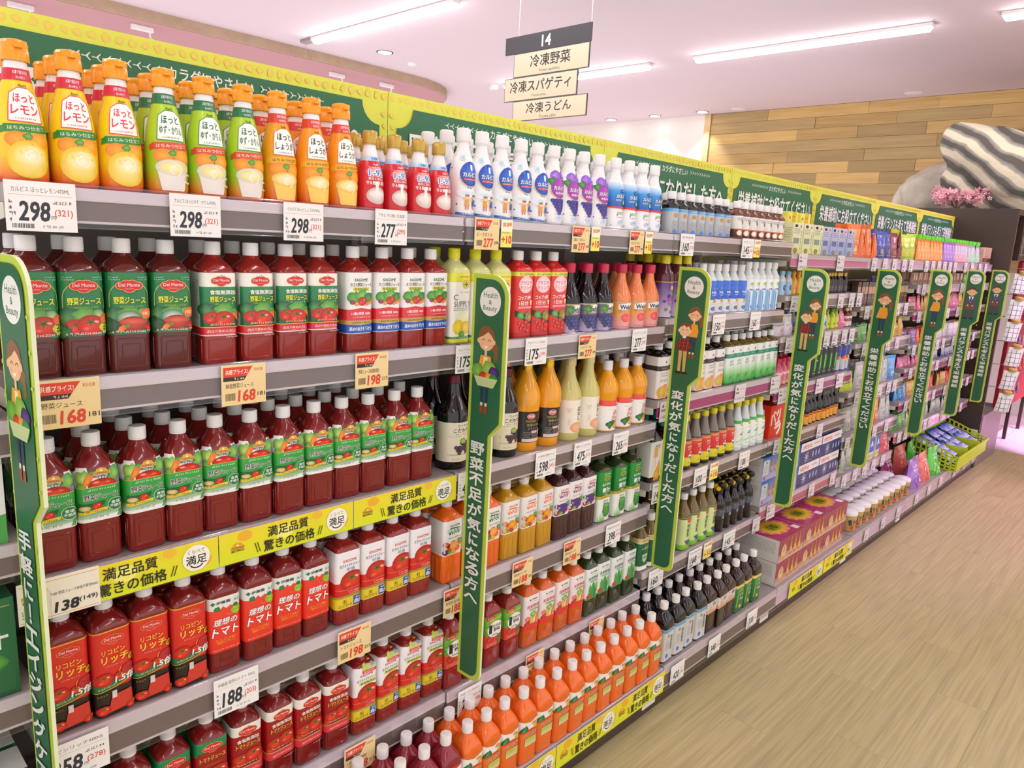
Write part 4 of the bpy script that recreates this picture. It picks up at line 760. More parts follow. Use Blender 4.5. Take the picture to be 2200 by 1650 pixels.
def csup(a):
    a.rect(-120, 166, 120, 190, '#e4e23a', '#eae84a'); a.micro(-10, 178, 26, 4, '#e0502c', 4); a.ell(12, 160, 12, 12, '#f8e45a', '#e8b81c'); a.txt('+', 12, 160, 11, '#2f8a3c', None, .05); a.txt('キレートレモン', 10, 139, 4.5, '#555', 32, .005); a.rect(-24, 20, -4, 190, '#e6e4d8') if False else None
    a.txt('C', -20, 126, 15, '#6a6a66', 13, .006); a.txt('SUPPLY', 2, 108, 15, '#6a6a66', 54, .006); a.micro(-26, 95, 28, 3, '#8a8a80', 6, 2); a.ell(4, 70, 20, 16, '#faf6c8', '#eef0c0'); a.ell(-10, 46, 17, 20, '#fae85a', '#e8c41c'); a.ell(14, 44, 16, 18, '#f8e04a', '#e0b81c'); a.leaf(2, 26, 9, 3); a.rect(-120, 14, 120, 20, '#3c8a3c'); a.micro(-26, 15.5, 26, 3, '#e8f0c0', 8); a.rect(-120, 4, 120, 13, '#dde43a')
juice('c_supply', 'pale lemon water bottle with yellow-green cap', sq(256, DMW, 190), LEM, csup, (4, 190), 14.4, (230, 254), LCAP, base='#f2f0e6', base2='#f6f5ee', obj='lemon_water_bottle')
def acer(a):
    a.rect(-120, 182, 120, 194, '#e8e64a'); a.txt('たっぷり50%', 0, 188, 7, '#2a6a2a', 48, .02); a.ell(0, 158, 26, 25, '#ffeef0', '#f6c4cc', 26); a.txt('アセロラ', 0, 163, 11, '#d8303c', 42, .02); a.txt('ドリンク', 2, 149, 11, '#d8303c', 42, .02); a.txt('コップ1杯', -3, 120, 12, '#fff', 46, .025); a.txt('1日分', -5, 104, 12, '#fff', 34, .025); a.poly([(18, 112), (27, 112), (25, 98), (20, 98)], '#f8d8a0'); a.rect(-26, 88, 26, 95, '#f0707a'); a.micro(-24, 90, 24, 3, '#fff', 5); a.poly([(-33, 66), (33, 40), (33, 60), (-33, 84)], '#2a1a18'); a.leaf(-14, 68, 12, 3); a.leaf(14, 66, 13, 6, '#a8b448', '#5a7a2c'); a.ell(18, 62, 10, 13, '#c8a440', '#8a6a1c')
    for i, (x, y) in enumerate(((-18, 46), (-6, 40), (6, 48), (16, 38), (-12, 30), (2, 28), (14, 24))): a.ell(x, y, 6.4, 6.2, '#f0483c', '#b01018', 12)
    a.rect(-120, 4, 120, 16, '#b81a20')
juice('acerola', 'bright red drink bottle with pink circle label', sq(256, 33, 196, .3), RED, acer, (4, 196), 14.4, (230, 254), base='#e0302c', base2='#e4382e', obj='fruit_drink_bottle')
def welch(bg, bg2, fr):
    def f(a):
        a.rect(-120, 3, 120, 60, bg2, bg); a.rect(-120, 60, 120, 96, bg); a.rect(-120, 92, 120, 97, '#c8b48a'); a.poly([(-33, 70), (33, 72), (33, 90), (0, 94), (-33, 88)], '#f8f6f2'); a.txt("Welch's", 0, 80, 15, '#1c2a4c', 56, .045); a.poly([(-33, 63), (33, 65), (33, 70), (-33, 68)], '#b08a6a'); a.micro(-22, 65, 24, 3, '#fff', 4)
        if fr == 'g': a.leaf(-22, 78, 15, 2, '#6ab04a', '#2c6a30'); a.grapes(-18, 52, 7, '#4a4a9c', '#1c1c4c', 4); a.grapes(10, 44, 7.4, '#5a5ab0', '#24245a', 5); a.ell(34, 36, 7, 7, '#b04a3c', '#7a2a24')
        else: a.ell(-8, 42, 17, 18, '#f86a6a', '#e03c48', 20); a.ring(-8, 42, 18, 2, '#f8c0a0'); a.ell(22, 40, 17, 19, '#fa8080', '#e84a50', 20); a.ring(22, 40, 18, 2, '#f8c8a0')
        a.micro(-30, 8, 30, 4, '#e0447a' if fr != 'g' else '#c8b8e8', 8)
    return f
WP = [(0, 33, 1), (4, 36, 1), (95, 36, 1), (110, 35, 1), (130, 30, 1), (155, 21, 1), (178, 15, 1), (190, 13.5, 1), (200, 13, 1)]
juice('welch_grape', 'black grape juice bottle with red cap', WP, BLK, welch('#6a5a86', '#d8cce4', 'g'), (3, 97), 16.5, (200, 228), RCAP, base='#6a5a86', obj='fruit_juice_bottle')
juice('welch_pink', 'orange-pink grapefruit juice bottle with red cap', WP, PNKG, welch('#f0a02c', '#f8b8c4', 'p'), (3, 97), 16.5, (200, 228), RCAP, base='#f0a02c', obj='fruit_juice_bottle')
def star(a):
    a.rect(-120, 60, 120, 132, '#a884c8', '#5c2a84'); a.rect(-120, 3, 120, 60, '#e4dcee', '#a884c8'); a.rect(-120, 131, 120, 134, '#d8b040'); a.ell(4, 112, 9, 9, '#f0d82c', '#c8a018'); a.txt("Welch's", 2, 92, 8, '#1c2a5c', 30, .03, oc='#e8e0f4', ob=.04); a.txt('SMART', 2, 78, 9, '#b83aa0', 36, .02); a.txt('STAR', 2, 66, 9, '#b83aa0', 28, .02)
    for i in range(9): a.ell(-30 + (i * 23) % 62, 92 - i * 10, 6, 6, '#6a4a9c' if i % 2 else '#7ab048', '#3c1f6a' if i % 2 else '#3c7a28', 12)
juice('smart_star', 'purple grape drink bottle with yellow cap', rnd(232, 32, 146, 13), PLA, star, (3, 134), 16, (202, 230), YCAP, base='#8a5ab0', obj='fruit_drink_bottle')

# --- third shelf
def tvveg(a):
    a.leaf(-27, 168, 15, 3, '#c4dc6a', '#6aae3c'); a.leaf(-30, 152, 9, 9, '#8cc84a', '#4a9a34'); a.leaf(25, 170, 14, 6, '#9ad058', '#3c9a44'); a.ell(33, 156, 9, 9, '#c49ad0', '#7a4a9c'); a.carrot(-20, 162, 28, 12, -.5); a.ell(3, 152, 22, 13, '#f2432a', '#b51408', 22); a.ell(-6, 158, 6, 2.4, '#ffc8b8', '#f05a40', 10); a.ell(12, 156, 5, 2.4, '#f8806a', '#e8341f', 10); a.emblem(3, 176, 27)
    for x in (-2, 3, 8): a.line(x, 169, x * .6 + 1, 159, .7, '#3a2a1c')
    a.rect(-120, 104, 120, 150, '#2a9a3c', '#3aac48'); a.line(-120, 150, 120, 150, 1, '#f0d040'); a.rect(-120, 82, 120, 104, '#e4f0dc', '#2a9a3c'); a.poly([(-40, 82), (34, 82), (34, 92), (-40, 88)], '#f2f4ee')
    a.micro(-20, 143, 24, 3.6, '#f0f8e8', 5); a.txt('野菜ジュース', 0, 131, 11.5, '#20261c', 52, .03, oc='#f4faec', ob=.06); a.ell(22, 110, 12.5, 12.5, '#1f7f48', '#1a7442', 22); a.ring(22, 110, 12.6, 1, '#dcecd0', 22); a.txt('食塩', 22, 114, 6.4, '#f2f8ec', 14, .02); a.txt('不使用', 22, 106.5, 6, '#f2f8ec', 18, .02); a.poly([(-34, 108), (4, 112), (7, 121), (-16, 118), (-34, 120)], '#1c5c30'); a.tomato(-7, 112, 7.5, 0); a.ell(-25, 110, 8, 5, '#f0dca0', '#c8a860'); a.poly([(-34, 97), (9, 102), (9, 108), (-34, 103)], '#f0cc2c'); a.micro(-28, 101, 6, 3, '#7a5a10', 7); a.micro(-20, 88, 12, 4.6, '#b8b0b8', 8, 1); a.line(24, 85, 29, 97, 2.4, '#4fae48'); a.line(28, 84, 30, 97, 2.4, '#3c9a3c')
TVR = [(-24, 12, 24, 72), (-17, 16, 17, 62)]
juice('tv_veg', 'vegetable juice bottle with green and white label', sq(252, 32.5, 166, .3), TOM, tvveg, (82, 188), 14.4, (226, 250), ridges=TVR, base='#f2f4f0', obj='vegetable_juice_bottle')
WN = [(0, 38, 1), (4, 40, 1), (150, 40, 1), (165, 38.5, 1), (185, 31, 1), (210, 21, 1), (232, 16, 1), (250, 14.5, 1), (262, 14.5, 1)]
def wine(a): a.txt('ワイナリー', 6, 128, 8, '#3a342c', 40, .012); a.txt('こだわりの', 4, 115, 12, '#2c2824', 58, .016); a.txt('グレープジュース', 4, 104, 5.5, '#3a342c', 48, .006); a.micro(-40, 97, 40, 1.8, '#8a806c', 4); a.grapes(14, 78, 6, '#5a3a50', '#2a1828', 4); a.grapes(-8, 66, 5.6, '#6a4458', '#301c2c', 3); a.leaf(2, 84, 9, 3, '#b8cc5a', '#6a9a3c'); a.micro(-38, 44, 44, 2.4, '#7a705c', 6); a.txt('グレープジュース', -12, 32, 4.5, '#4a4236', 30, .005)
juice('wine_grape', 'tall black grape juice bottle with beige label', WN, BLK, wine, (24, 138), 17, (246, 270), MCAP, base='#e4dcc0', base2='#eae2c8', obj='glass_juice_bottle')
MK = [(0, 36, 1), (4, 39, 1), (110, 40, 1), (150, 41.5, 1), (175, 39.5, 1), (200, 31, 1), (222, 21, 1), (240, 15, 1), (255, 13.5, 1), (268, 13.5, 1)]
def mikan(a): a.ell(34, 110, 18, 25, '#f8a03c', '#f07a14', 24); a.ring(34, 110, 13, 1.6, '#b85a10', 16, .5, 3.5); a.ell(-14, 108, 13, 9, '#e24a50', '#c82c38', 20); a.ring(-14, 108, 12, 1, '#f6e4e0', 20, 0, 2 * pi, 8); a.txt('POM', -14, 108, 6.5, '#fff', 16, .03); a.rect(-30, 90, 2, 97, '#7a6a3c'); a.txt('愛媛みかん', -4, 82, 8, '#b09a54', 44, .015); a.txt('ストレート', -4, 71, 8, '#a8a090', 40, .01); a.rect(-12, 56, 10, 64, '#f0b0b0'); a.micro(-34, 58, -14, 3, '#b8b4ac', 4, 5); a.micro(-10, 51, 20, 2.4, '#b8b4ac', 5, 4); a.rect(-38, 30, 24, 40, '#e8ccc8'); a.rect(14, 50, 50, 66, '#dcdcdc')
juice('mikan', 'orange juice glass bottle with black label', MK, YEL, mikan, (28, 122), None, None, extra=[('cap', cap_mesh(.0155, .244, .272, GFOIL))], base='#1c1a1a', obj='glass_juice_bottle')
AP = [(0, 37, 1), (4, 39.5, 1), (125, 40, 1), (148, 39, 1), (172, 31, 1), (196, 21.5, 1), (218, 17, 1), (236, 16, 1), (250, 16, 1)]
def apple(a): a.txt('し\nぼ\nり', 24, 108, 38, '#4a3c2c', 11, .02); a.txt('ば\nな\nし', 8, 88, 44, '#3c3024', 13, .025); a.ell(2, 44, 24, 17, '#f6c8a0', '#ee9c78', 24); a.txt('りんごの\nしずく', -28, 100, 14, '#a89c84', 16, 0); a.micro(-30, 70, -22, 2, '#b8ac94', 3, 6)
juice('apple', 'pale apple juice bottle with cream label', AP, APP, apple, (26, 132), 18, (240, 268), CREC, base='#f4ecda', obj='glass_juice_bottle')
PO = [(0, 34, 1), (4, 37, 1), (92, 37.5, 1), (103, 35.5, 1), (112, 36.5, 1), (135, 39, 1), (155, 36.5, 1), (178, 26, 1), (195, 17, 1), (206, 13, 1)]
def pom(a): a.rect(-125, 88, 125, 106, '#e8402c', '#ea5040'); a.ell(16, 97, 13, 8, '#e84a48', '#d02c34', 18); a.ring(16, 97, 12, .9, '#fff', 18, 0, 2 * pi, 7); a.txt('POM', 16, 97, 5, '#fff', 14, .03); a.micro(-22, 76, 2, 2.6, '#e8a040', 4); a.txt('ポン', 8, 66, 15, '#e0382c', 30, .045, oc='#ffffff', ob=.03); a.txt('ジュース', 10, 50, 13, '#e0382c', 42, .045); a.leaf(-16, 26, 12, 2, '#4a9a3c', '#1f5c28'); a.orange(8, 26, 14); a.leaf(-6, 34, 8, 5, '#3f8a3c', '#1f5c28')
juice('pom', 'round-shouldered orange juice bottle with red and white label', PO, YEL, pom, (6, 106), 15.5, (206, 234), base='#f6f4f0', obj='fruit_juice_bottle')

# --- fourth shelf
def lyco(a):
    a.rect(-120, 3, 120, 62, '#231612', '#2c1a14'); a.poly([(-120, 60), (-33, 60), (0, 64), (33, 76), (120, 76), (120, 92), (33, 92), (0, 84), (-33, 72), (-120, 72)], '#1d7a44'); a.line(-33, 58, 2, 62, 1.4, '#e0c83c'); a.line(2, 62, 33, 75, 1.4, '#e0c83c'); a.line(-120, 58, -33, 58, 1.4, '#e0c83c'); a.line(33, 75, 120, 75, 1.4, '#e0c83c'); a.line(-120, 186, 120, 186, 2.4, '#e0b840'); a.delm(0, 168, 33, '#d8302c', '#e8b43c'); a.txt('リコピン', 0, 142, 11, '#ecc83c', 38, .03); a.txt('リッチ', 2, 125, 16, '#f0d048', 44, .035); a.micro(-14, 110, 16, 3, '#f8a8b4', 4); a.ell(30, 118, 7, 7, '#2a2410', '#e0c020', 14); a.ring(22, 94, 14, 1.2, '#e8b83c', 14, 2.4, 5); a.ell(24, 94, 12, 12, '#a8242c', '#c43038'); a.tomato(-17, 84, 15); a.tomato(8, 84, 9); a.txt('1.5倍', 18, 79, 15, '#f2f6ee', 34, .04, sk=.12); a.txt('リコピンたっぷり', -12, 68, 4.6, '#e8f4e0', 30, .01, rot=.12)
    a.poly([(-14, 10), (28, 14), (26, 50), (-6, 46)], '#d0382c'); a.rect(-6, 40, 2, 56, '#e8d4cc', '#cfcac8'); a.tomato(-20, 18, 11); a.tomato(26, 14, 9); a.micro(-28, 50, -12, 4, '#6a8a3c', 4)
juice('lycopene', 'tomato juice bottle with red label and green swoosh', sq(252, 32, 188, .32), TOM, lyco, (4, 188), 14.2, (226, 250), base='#d8281f', base2='#dc3226', obj='tomato_juice_bottle')
def ideal(a):
    a.rect(-120, 50, 120, 152, '#e8301c', '#ee4430'); a.poly([(-120, 152), (-10, 152), (-4, 158), (2, 151), (10, 157), (18, 152), (120, 152), (120, 146), (-120, 146)], '#ee4430'); a.txt('✤', -24, 168, 8, '#1c7a4c', 8, .03); a.txt('伊藤園', -4, 168, 7, '#2a3c34', 28, .02); a.rect(16, 160, 30, 176, '#dcece0'); a.txt('65', 23, 168, 7, '#2f7a58', 10, .01); a.leaf(-16, 154, 6, 3, '#3c9a50', '#1c6a3c'); a.ell(21, 143, 10, 10, '#b4d43c', '#8cc030'); a.micro(15, 142, 27, 3, '#3c7a1c', 4); a.leaf(20, 155, 5, 7, '#3c8a50', '#1c6a3c')
    a.txt('理想の', 0, 122, 15, '#fff', 46, .02, oc='#b41c18', ob=.03, sk=.15); a.txt('トマト', 0, 99, 20, '#fff', 50, .03, oc='#b41c18', ob=.03, sk=.15); a.txt('おいしさと栄養と\n理想のバランス', 0, 76, 13, '#f0b83c', 40, .005); a.micro(-26, 55, 28, 3, '#f8b8a8', 4); a.ring(8, 142, 7, 1.4, '#f47a60', 12, 3.4, 6)
juice('ideal_tomato', 'tomato juice bottle with plain orange-red label', sq(252, 32, 184, .28), TOM, ideal, (50, 180), 14.2, (226, 250), ridges=[(-13, 12, 13, 44), (-11, 24, 11, 32)], base='#eceee8', obj='tomato_juice_bottle')
def kagtom(sf, sticker):
    def f(a):
        a.txt('KAGOME', 2, 172, 7, '#d83c48', 34, .03); a.txt('カゴメトマトジュース', 4, 160, 8.5, '#2a2a30', 56, .025); (a.rect(-18, 145, 28, 154, '#d8e25a').txt('食塩無添加', 5, 149.5, 6.5, '#3c5a1c', 40, .015) if sf else a.txt('低塩', 4, 149, 8, '#5a84c0', 22, .01))
        a.poly([(-120, 80), (120, 80), (120, 118), (33, 124), (-33, 114), (-120, 116)], '#dc2c24'); a.tomato(8, 116, 29); a.poly([(-120, 76), (120, 78), (120, 96), (40, 97), (10, 100), (-10, 94), (-40, 99), (-120, 97)], '#d4241f'); a.line(-33, 97, -8, 94, 1, '#f08a7a'); a.line(-8, 94, 33, 98, 1, '#f08a7a'); a.txt('トマト100%', 12, 88, 5, '#ffd8cc', 26, .01); a.micro(0, 81, 26, 3, '#ffc8bc', 6); a.rect(-120, 72, 120, 79, '#a89a3c'); a.rect(-120, 44, 120, 73, '#e8cc2c'); a.txt('善玉\nコレステロール', -10, 58, 20, '#4a4a10', 34, .015); a.rect(11, 47, 46, 72, '#1f5ab8'); a.txt('高めの', 25, 67, 4.5, '#fff', 16, .01); a.txt('血圧', 25, 57, 11, '#fff', 24, .03)
        if sticker: a.poly([(-10, 186), (27, 190), (27, 207), (-10, 203)], '#c8d83a'); a.rect(-2, 192, 10, 202, '#b8c08a'); a.rect(14, 193, 24, 203, '#8a9ac8'); a.rect(-10, 178, 28, 186, '#e84a4c'); a.micro(-6, 180, 24, 4, '#fff', 5)
    return f
def fluted(h, a, sh): return [(0, a * .9, .3), (5, a, .3), (40, a, .3), (44, a * .985, .3), (48, a, .3), (sh, a, .3), (sh + 18, a * .85, .5), (h - 38, 20, 1), (h - 29, 13, 1), (h - 22, 13, 1)]
KR = [(-25, 6, -10, 42), (-8, 6, 8, 42), (10, 6, 25, 42)]
juice('kag_tomato', 'tomato juice bottle with white top label and yellow band', fluted(252, 32, 190), TOMM, kagtom(0, 0), (44, 196), 14.2, (226, 250), ridges=KR, base='#f2f0f0', obj='tomato_juice_bottle')
def yasai(c, cols, kind_):
    def f(a):
        a.txt('KAGOME', 4, 174, 6, '#d83c48' if c != '#1f7a4c' else '#4a3a3c', 32, .02); a.poly([(-15, 148), (18, 148), (22, 166), (-10, 169), (-17, 160)], c); a.txt('野菜生活', 2, 160, 9, '#fff', 44, .03, oc=c, ob=.07); a.txt('100', 3, 150, 8, '#fff', 24, .02); a.txt('1食分の野菜', 2, 138, 4.5, '#6a6a5c', 42, .005)
        for i in range(9): a.ell(-24 + (i % 5) * 12, 120 - (i // 5) * 16 - (i % 2) * 7, 9, 8.4, cols[i % len(cols)][0], cols[i % len(cols)][1], 14)
        (a.orange(0, 114, 13) if kind_ == 'o' else a.ell(2, 114, 16, 11, '#ffc83c', '#f0961c', 20) if kind_ == 'm' else a.grapes(4, 122, 6, '#6a4ab0', '#2c1a6a', 4)); a.leaf(20, 126, 7, 3); a.leaf(-14, 96, 6, 5); a.rect(-30, 96, -26, 130, '#c8d0e0')
        if kind_ == 'm':
            for i in range(5): a.line(-12 + i * 7, 104, -8 + i * 7, 124, .8, '#d8780c')
    return f
SQL = [(0, 29, .3), (5, 32, .3), (84, 32, .3), (88, 31.2, .3), (90, 32, .3), (186, 32, .3), (200, 28.5, .5), (212, 20, .9), (220, 14.5, 1), (226, 13, 1)]
SQL = [(z, a, c) for z, a, c in SQL]
YR = [(-25, 8, -10, 78), (-8, 8, 8, 78), (10, 8, 25, 78)]
juice('yasai_orange', 'orange vegetable juice bottle with white fruit label', SQL, ORA, yasai('#1f7a4c', (('#f8823c', '#e0541c'), ('#8a2c3c', '#5a1424'), ('#f04a34', '#c02414'), ('#f8c83c', '#e09a1c')), 'o'), (86, 190), 14.2, (227, 250), ridges=YR, base='#f0eeea', obj='vegetable_juice_bottle')
juice('yasai_mango', 'mustard mango juice bottle with white label', SQL, MAN, yasai('#f07a3c', (('#f8a83c', '#ec7a1c'), ('#e84a30', '#b82414'), ('#fac850', '#e8981c')), 'm'), (86, 190), 14.2, (227, 250), ridges=YR, base='#f0eeea', obj='vegetable_juice_bottle')
juice('yasai_purple', 'dark purple vegetable juice bottle with white label', SQL, PUR, yasai('#93246a', (('#5a4ab0', '#2c1f6a'), ('#f0c030', '#c8901c'), ('#d83c48', '#a01c28')), 'g'), (86, 190), 14.2, (227, 250), ridges=YR, base='#f0eeea', obj='vegetable_juice_bottle')
def aoj(a):
    a.rect(-120, 98, 120, 190, '#1c7a34', '#1f9a3a'); a.txt('♣ 伊藤園', 2, 180, 4.5, '#f0f8ec', 26, .01); a.ell(2, 164, 16, 10, '#5c8a2c', '#9aa43c', 20); a.ring(2, 162, 13, 1.2, '#c8b84a', 14, .3, 2.8); a.txt('毎日1杯の', 0, 142, 9, '#fff', 40, .02); a.txt('青汁', 2, 121, 18, '#fff', 40, .035); a.txt('無糖', 2, 104, 6, '#e0f0d8', 15, .01); a.rect(-120, 90, 120, 100, '#c8a82c', '#d8bc44'); a.micro(-24, 93, 6, 4, '#6a5410', 3); a.micro(-8, 78, 18, 5, '#4a4a44', 4, 2); a.ell(8, 44, 18, 26, '#5aa848', '#2c7a34', 22); a.ell(8, 62, 18, 9, '#7cc05a', '#4a9a40', 20); a.rect(-12, 40, 29, 42, '#2f7c36')
    for i in range(7): a.poly([(-28 + i * 4, 4), (-25 + i * 4, 4), (-30 + i * 6, 30 + (i % 3) * 8)], '#8cd06a' if i % 2 else '#6aba4c')
juice('aojiru', 'green leaf juice bottle with green and white label', sq(250, 32, 190, .3), GRN, aoj, (4, 190), 14.2, (224, 248), mat('cap_dark', '#2c3424', .4, bump=.03), base='#eef4ec', obj='leaf_juice_bottle')

# --- fifth shelf
def dmtom(sf):
    def f(a):
        a.rect(-120, 74, 120, 160, '#a8181c', '#c01e22') if sf else a.rect(-120, 74, 120, 150, '#c01c20', '#a81a1c')
        a.rect(-29, 78, 29, 160, '#8c1416', '#a4181a'); a.delm(0, 168, 36); a.txt('食塩無添加', 0, 146, 9.5, '#f4e8e0', 46, .03) if sf else None; a.txt('トマトジュース', 0, 133 if sf else 142, 11, '#ecc83c', 50, .035); a.micro(-16, 124, 18, 2.6, '#d8803c', 6)
        a.tomato(-16, 97, 17); a.tomato(12, 101, 19); a.tomato(-26, 84, 9); a.tomato(27, 86, 9); a.micro(-20, 82, 18, 3.4, '#f8e0d8', 4); a.line(-120, 76, 120, 78, 1.6, '#e8a83c')
        if sf: a.rect(-120, 56, 120, 74, '#d42a30', '#dc343a'); a.txt('血圧が高めの方に', 0, 65, 6, '#ffc8c0', 46, .01); a.micro(4, 48, 30, 3, '#f0c8c0', 3)
    return f
juice('dm_tomato', 'tomato juice bottle with green and red label', sq(244, 32, 178, .3), TOM, dmtom(0), (60, 184), 14.2, (218, 242), ridges=[(-22, 10, 22, 52)], base='#1c7a48', base2='#1f8a50', obj='tomato_juice_bottle')
juice('dm_tomato_free', 'tomato juice bottle with cream and dark red label', sq(244, 32, 178, .3), TOM, dmtom(1), (56, 184), 14.2, (218, 242), ridges=[(-22, 8, 22, 50)], base='#f0ece0', obj='tomato_juice_bottle')
juice('kag_tomato_free', 'tomato juice bottle with lime sticker and white label', fluted(244, 32, 184), TOMM, kagtom(1, 1), (44, 196), 14.2, (218, 242), ridges=KR, base='#f2f0f0', obj='tomato_juice_bottle')
def oneday(a):
    a.rect(-120, 74, 120, 112, '#d8382c', '#e0442e'); a.rect(-120, 112, 120, 170, '#5aa83c', '#7cc04a'); a.tomato(-14, 98, 13); a.leaf(-24, 134, 11, 2, '#a8d45a', '#4f9a3c'); a.carrot(26, 96, 30, 10, .4); a.rect(16, 74, 36, 108, '#2f8a48'); a.ell(3, 128, 29, 27, '#fbfaf6', '#f4f2ea', 26); a.txt('1', -15, 131, 27, '#1c1c1c', 9, .05); a.txt('日分の', 9, 138, 11, '#1c1c1c', 32, .035); a.txt('野菜', 9, 125, 11, '#1c1c1c', 24, .035); a.txt('350g', 2, 108, 8, '#2c2c2c', 26, .01); a.txt('栄養たっぷり', 4, 163, 8, '#f2f070', 46, .03, rot=.08); a.rect(-30, 164, 0, 174, '#e0343c'); a.micro(-26, 167, -4, 4, '#fff', 3); a.micro(-26, 80, 10, 3.4, '#f8d0b8', 6, 2)
SPO = [(0, 29, .3), (5, 32, .3), (150, 32, .3), (178, 32, .3), (196, 27, .45), (208, 20, .8), (214, 14, 1), (222, 13, 1)]
juice('one_day_veg', 'red vegetable juice bottle with round white badge', SPO, TOMM, oneday, (70, 176), 14.2, (217, 240), ridges=[(-22, 10, 22, 62)], base='#e04a30', base2='#6ab040', obj='vegetable_juice_bottle')
def juj(c, kind_):
    def f(a):
        a.txt('♣ 伊藤園', 2, 170, 5.5, '#3c6a54', 32, .015); a.micro(-8, 160, 22, 2.6, '#b08a8a' if kind_ else '#8aa08a', 3); a.txt('充実野菜', 2, 146, 13, c, 50, .02); a.rect(-12, 131, 26, 136, '#4a9a4c'); a.micro(-10, 132, 24, 2.8, '#fff', 4)
        if kind_: a.leaf(6, 116, 12, 2, '#b8dc5a', '#5cae3c'); a.carrot(20, 96, 52, 13, -.35); a.tomato(-14, 84, 15); a.leaf(-20, 104, 9, 5, '#f8a0a0', '#e05a5a'); a.ell(-2, 96, 7, 14, '#f4d03c', '#e0a81c'); a.poly([(-120, 66), (120, 66), (120, 76), (0, 84), (-120, 74)], '#e03430')
        else:
            for i, (x, y) in enumerate(((-12, 104), (4, 112), (20, 108), (12, 90), (-2, 90))): a.poly([(x - 9, y - 22), (x + 9, y - 22), (x + 7, y + 8), (x, y + 20), (x - 7, y + 6)], ('#4fae48', '#2f9a4c', '#7cc04a', '#1f8a48', '#3ca050')[i])
            a.tomato(-16, 78, 11); a.rect(-120, 66, 120, 72, '#3c9a4c')
    return f
juice('jujitsu_carrot', 'orange vegetable juice bottle with pink-white carrot label', SPO, CAR, juj('#d04a54', 1), (66, 184), 14.2, (217, 240), ridges=[(-20, 8, 20, 58)], base='#f2dede', base2='#f4eae8', obj='vegetable_juice_bottle')
juice('jujitsu_green', 'dark green vegetable juice bottle with white label', SPO, GRN, juj('#3c6a5a', 0), (66, 184), 14.2, (217, 240), ridges=[(-20, 8, 20, 58)], base='#e4ece6', base2='#e8eeea', obj='vegetable_juice_bottle')

# --- lowest shelf
def tvbase(c1, c2, root):
    def f(a):
        a.poly([(-120, 116), (120, 116), (120, 146), (60, 140), (32, 150), (0, 138), (-32, 148), (-120, 140)], '#f4f0ec'); a.emblem(14, 133, 17)
        if root == 'c': a.blob(-20, 118, 14, '#3c9a50', '#145c30', 4, 16, .16); a.line(-28, 110, -20, 128, 1.2, '#8ac88a'); a.ell(24, 118, 12, 9, '#e8c84a', '#c89a24'); a.ell(28, 132, 8, 6, '#f0dc6a', '#d8b83c')
        else: a.tomato(-14, 118, 14); a.leaf(16, 118, 9, 3)
        a.rect(-120, 90, 120, 108, c1); a.poly([(-120, 108), (120, 108), (120, 116), (-120, 110)], c2); a.txt('にんじん' if root == 'c' else 'トマト', 3, 99, 10, '#3a1c0c', 42, .03, oc='#fbe8d8', ob=.05); a.rect(-18, 62, 24, 88, '#dfe0b0', '#c8cc30'); a.micro(-14, 80, 18, 3, '#7a7a1c', 3, 2); a.micro(-14, 67, 20, 3, '#9aa06a', 5); a.rect(24, 60, 120, 90, c2); a.line(26, 86, 40, 64, 3, '#f0b88a')
    return f
juice('tv_carrot', 'orange carrot juice bottle with white cap', sq(236, 32.5, 152, .3), ORA, tvbase('#ea7a34', '#e24a28', 'c'), (60, 152), 14.4, (209, 235), ridges=[(-23, 10, 23, 54)], base='#e8702c', obj='carrot_juice_bottle')
juice('tv_tomato', 'dark red tomato juice bottle with white cap', sq(236, 32.5, 152, .3), liq('beet', '#8c1c2c'), tvbase('#d8303c', '#b01c28', 't'), (60, 152), 14.4, (209, 235), ridges=[(-23, 10, 23, 54)], base='#d8303c', obj='tomato_juice_bottle')
# ---------------------------------------------------------------- other packs: boxes, cans, pouches, bags
def boxk(key, obj, look, w, d, h, col, front, side=None, top=None, cat='box', bev=.0008, parts=()):
    m = mat('carton_' + key, col, .45, bump=.02, bscale=60); ps = []
    a = Art(); a.rect(-w / 2, 0, w / 2, h, col); front(a, w, h); ps.append(('front_print', build_art(key, a, flat_front(-d / 2000))))
    a = Art(); a.rect(-d / 2, 0, d / 2, h, col); (side or (lambda a, d, h: a.micro(-d * .4, h * .8, d * .4, h * .04, '#777777', 3, 5)))(a, d, h); ps.append(('side_print', build_art(key, a, lambda x, y, e: Vector((-w / 2000 - e, -x / 1000, y / 1000)))))
    if top: a = Art(); a.rect(-w / 2, -d / 2, w / 2, d / 2, col); top(a, w, d); ps.append(('top_print', build_art(key, a, lambda x, y, e: Vector((x / 1000, y / 1000, h / 1000 + e)))))
    kind(key, obj, look, cat, box(key, -w / 2000, -d / 2000, 0, w / 2000, d / 2000, h / 1000, m, bev), ps + list(parts))
def can(key, look, r, h, col, artfn, rim='#b8bcc0'):
    P = [(0, r * .8, 1), (1.5, r * .82, 1), (6, r, 1), (h - 9, r, 1), (h - 3, r * .86, 1), (h - 2, r * .88, 1), (h, r * .88, 1), (h - .5, r * .8, 1)]
    art = Art(); H = half(r, r - .02); art.rect(-H, 5, H, h - 8, col); artfn(art); xs, ys = bottle_cuts(P, r, r - .02, 5, h - 8)
    AL = mat('aluminium', '#c4c7ca', .25, .9, bump=.03)
    bm = bmesh.new(); bm_lathe(bm, [(.9 * 0 + h / 1000 - .0012, .009), (h / 1000 + .0006, .008), (h / 1000 + .0006, .001)], 14, 0, -.006)
    kind(key, 'drink_can', look, 'can', loft(key, P, AL), [('label', build_art(key, art, on_bottle(P, r), xs, ys)), ('pull_tab', finish(bm, 'tab', AL))])
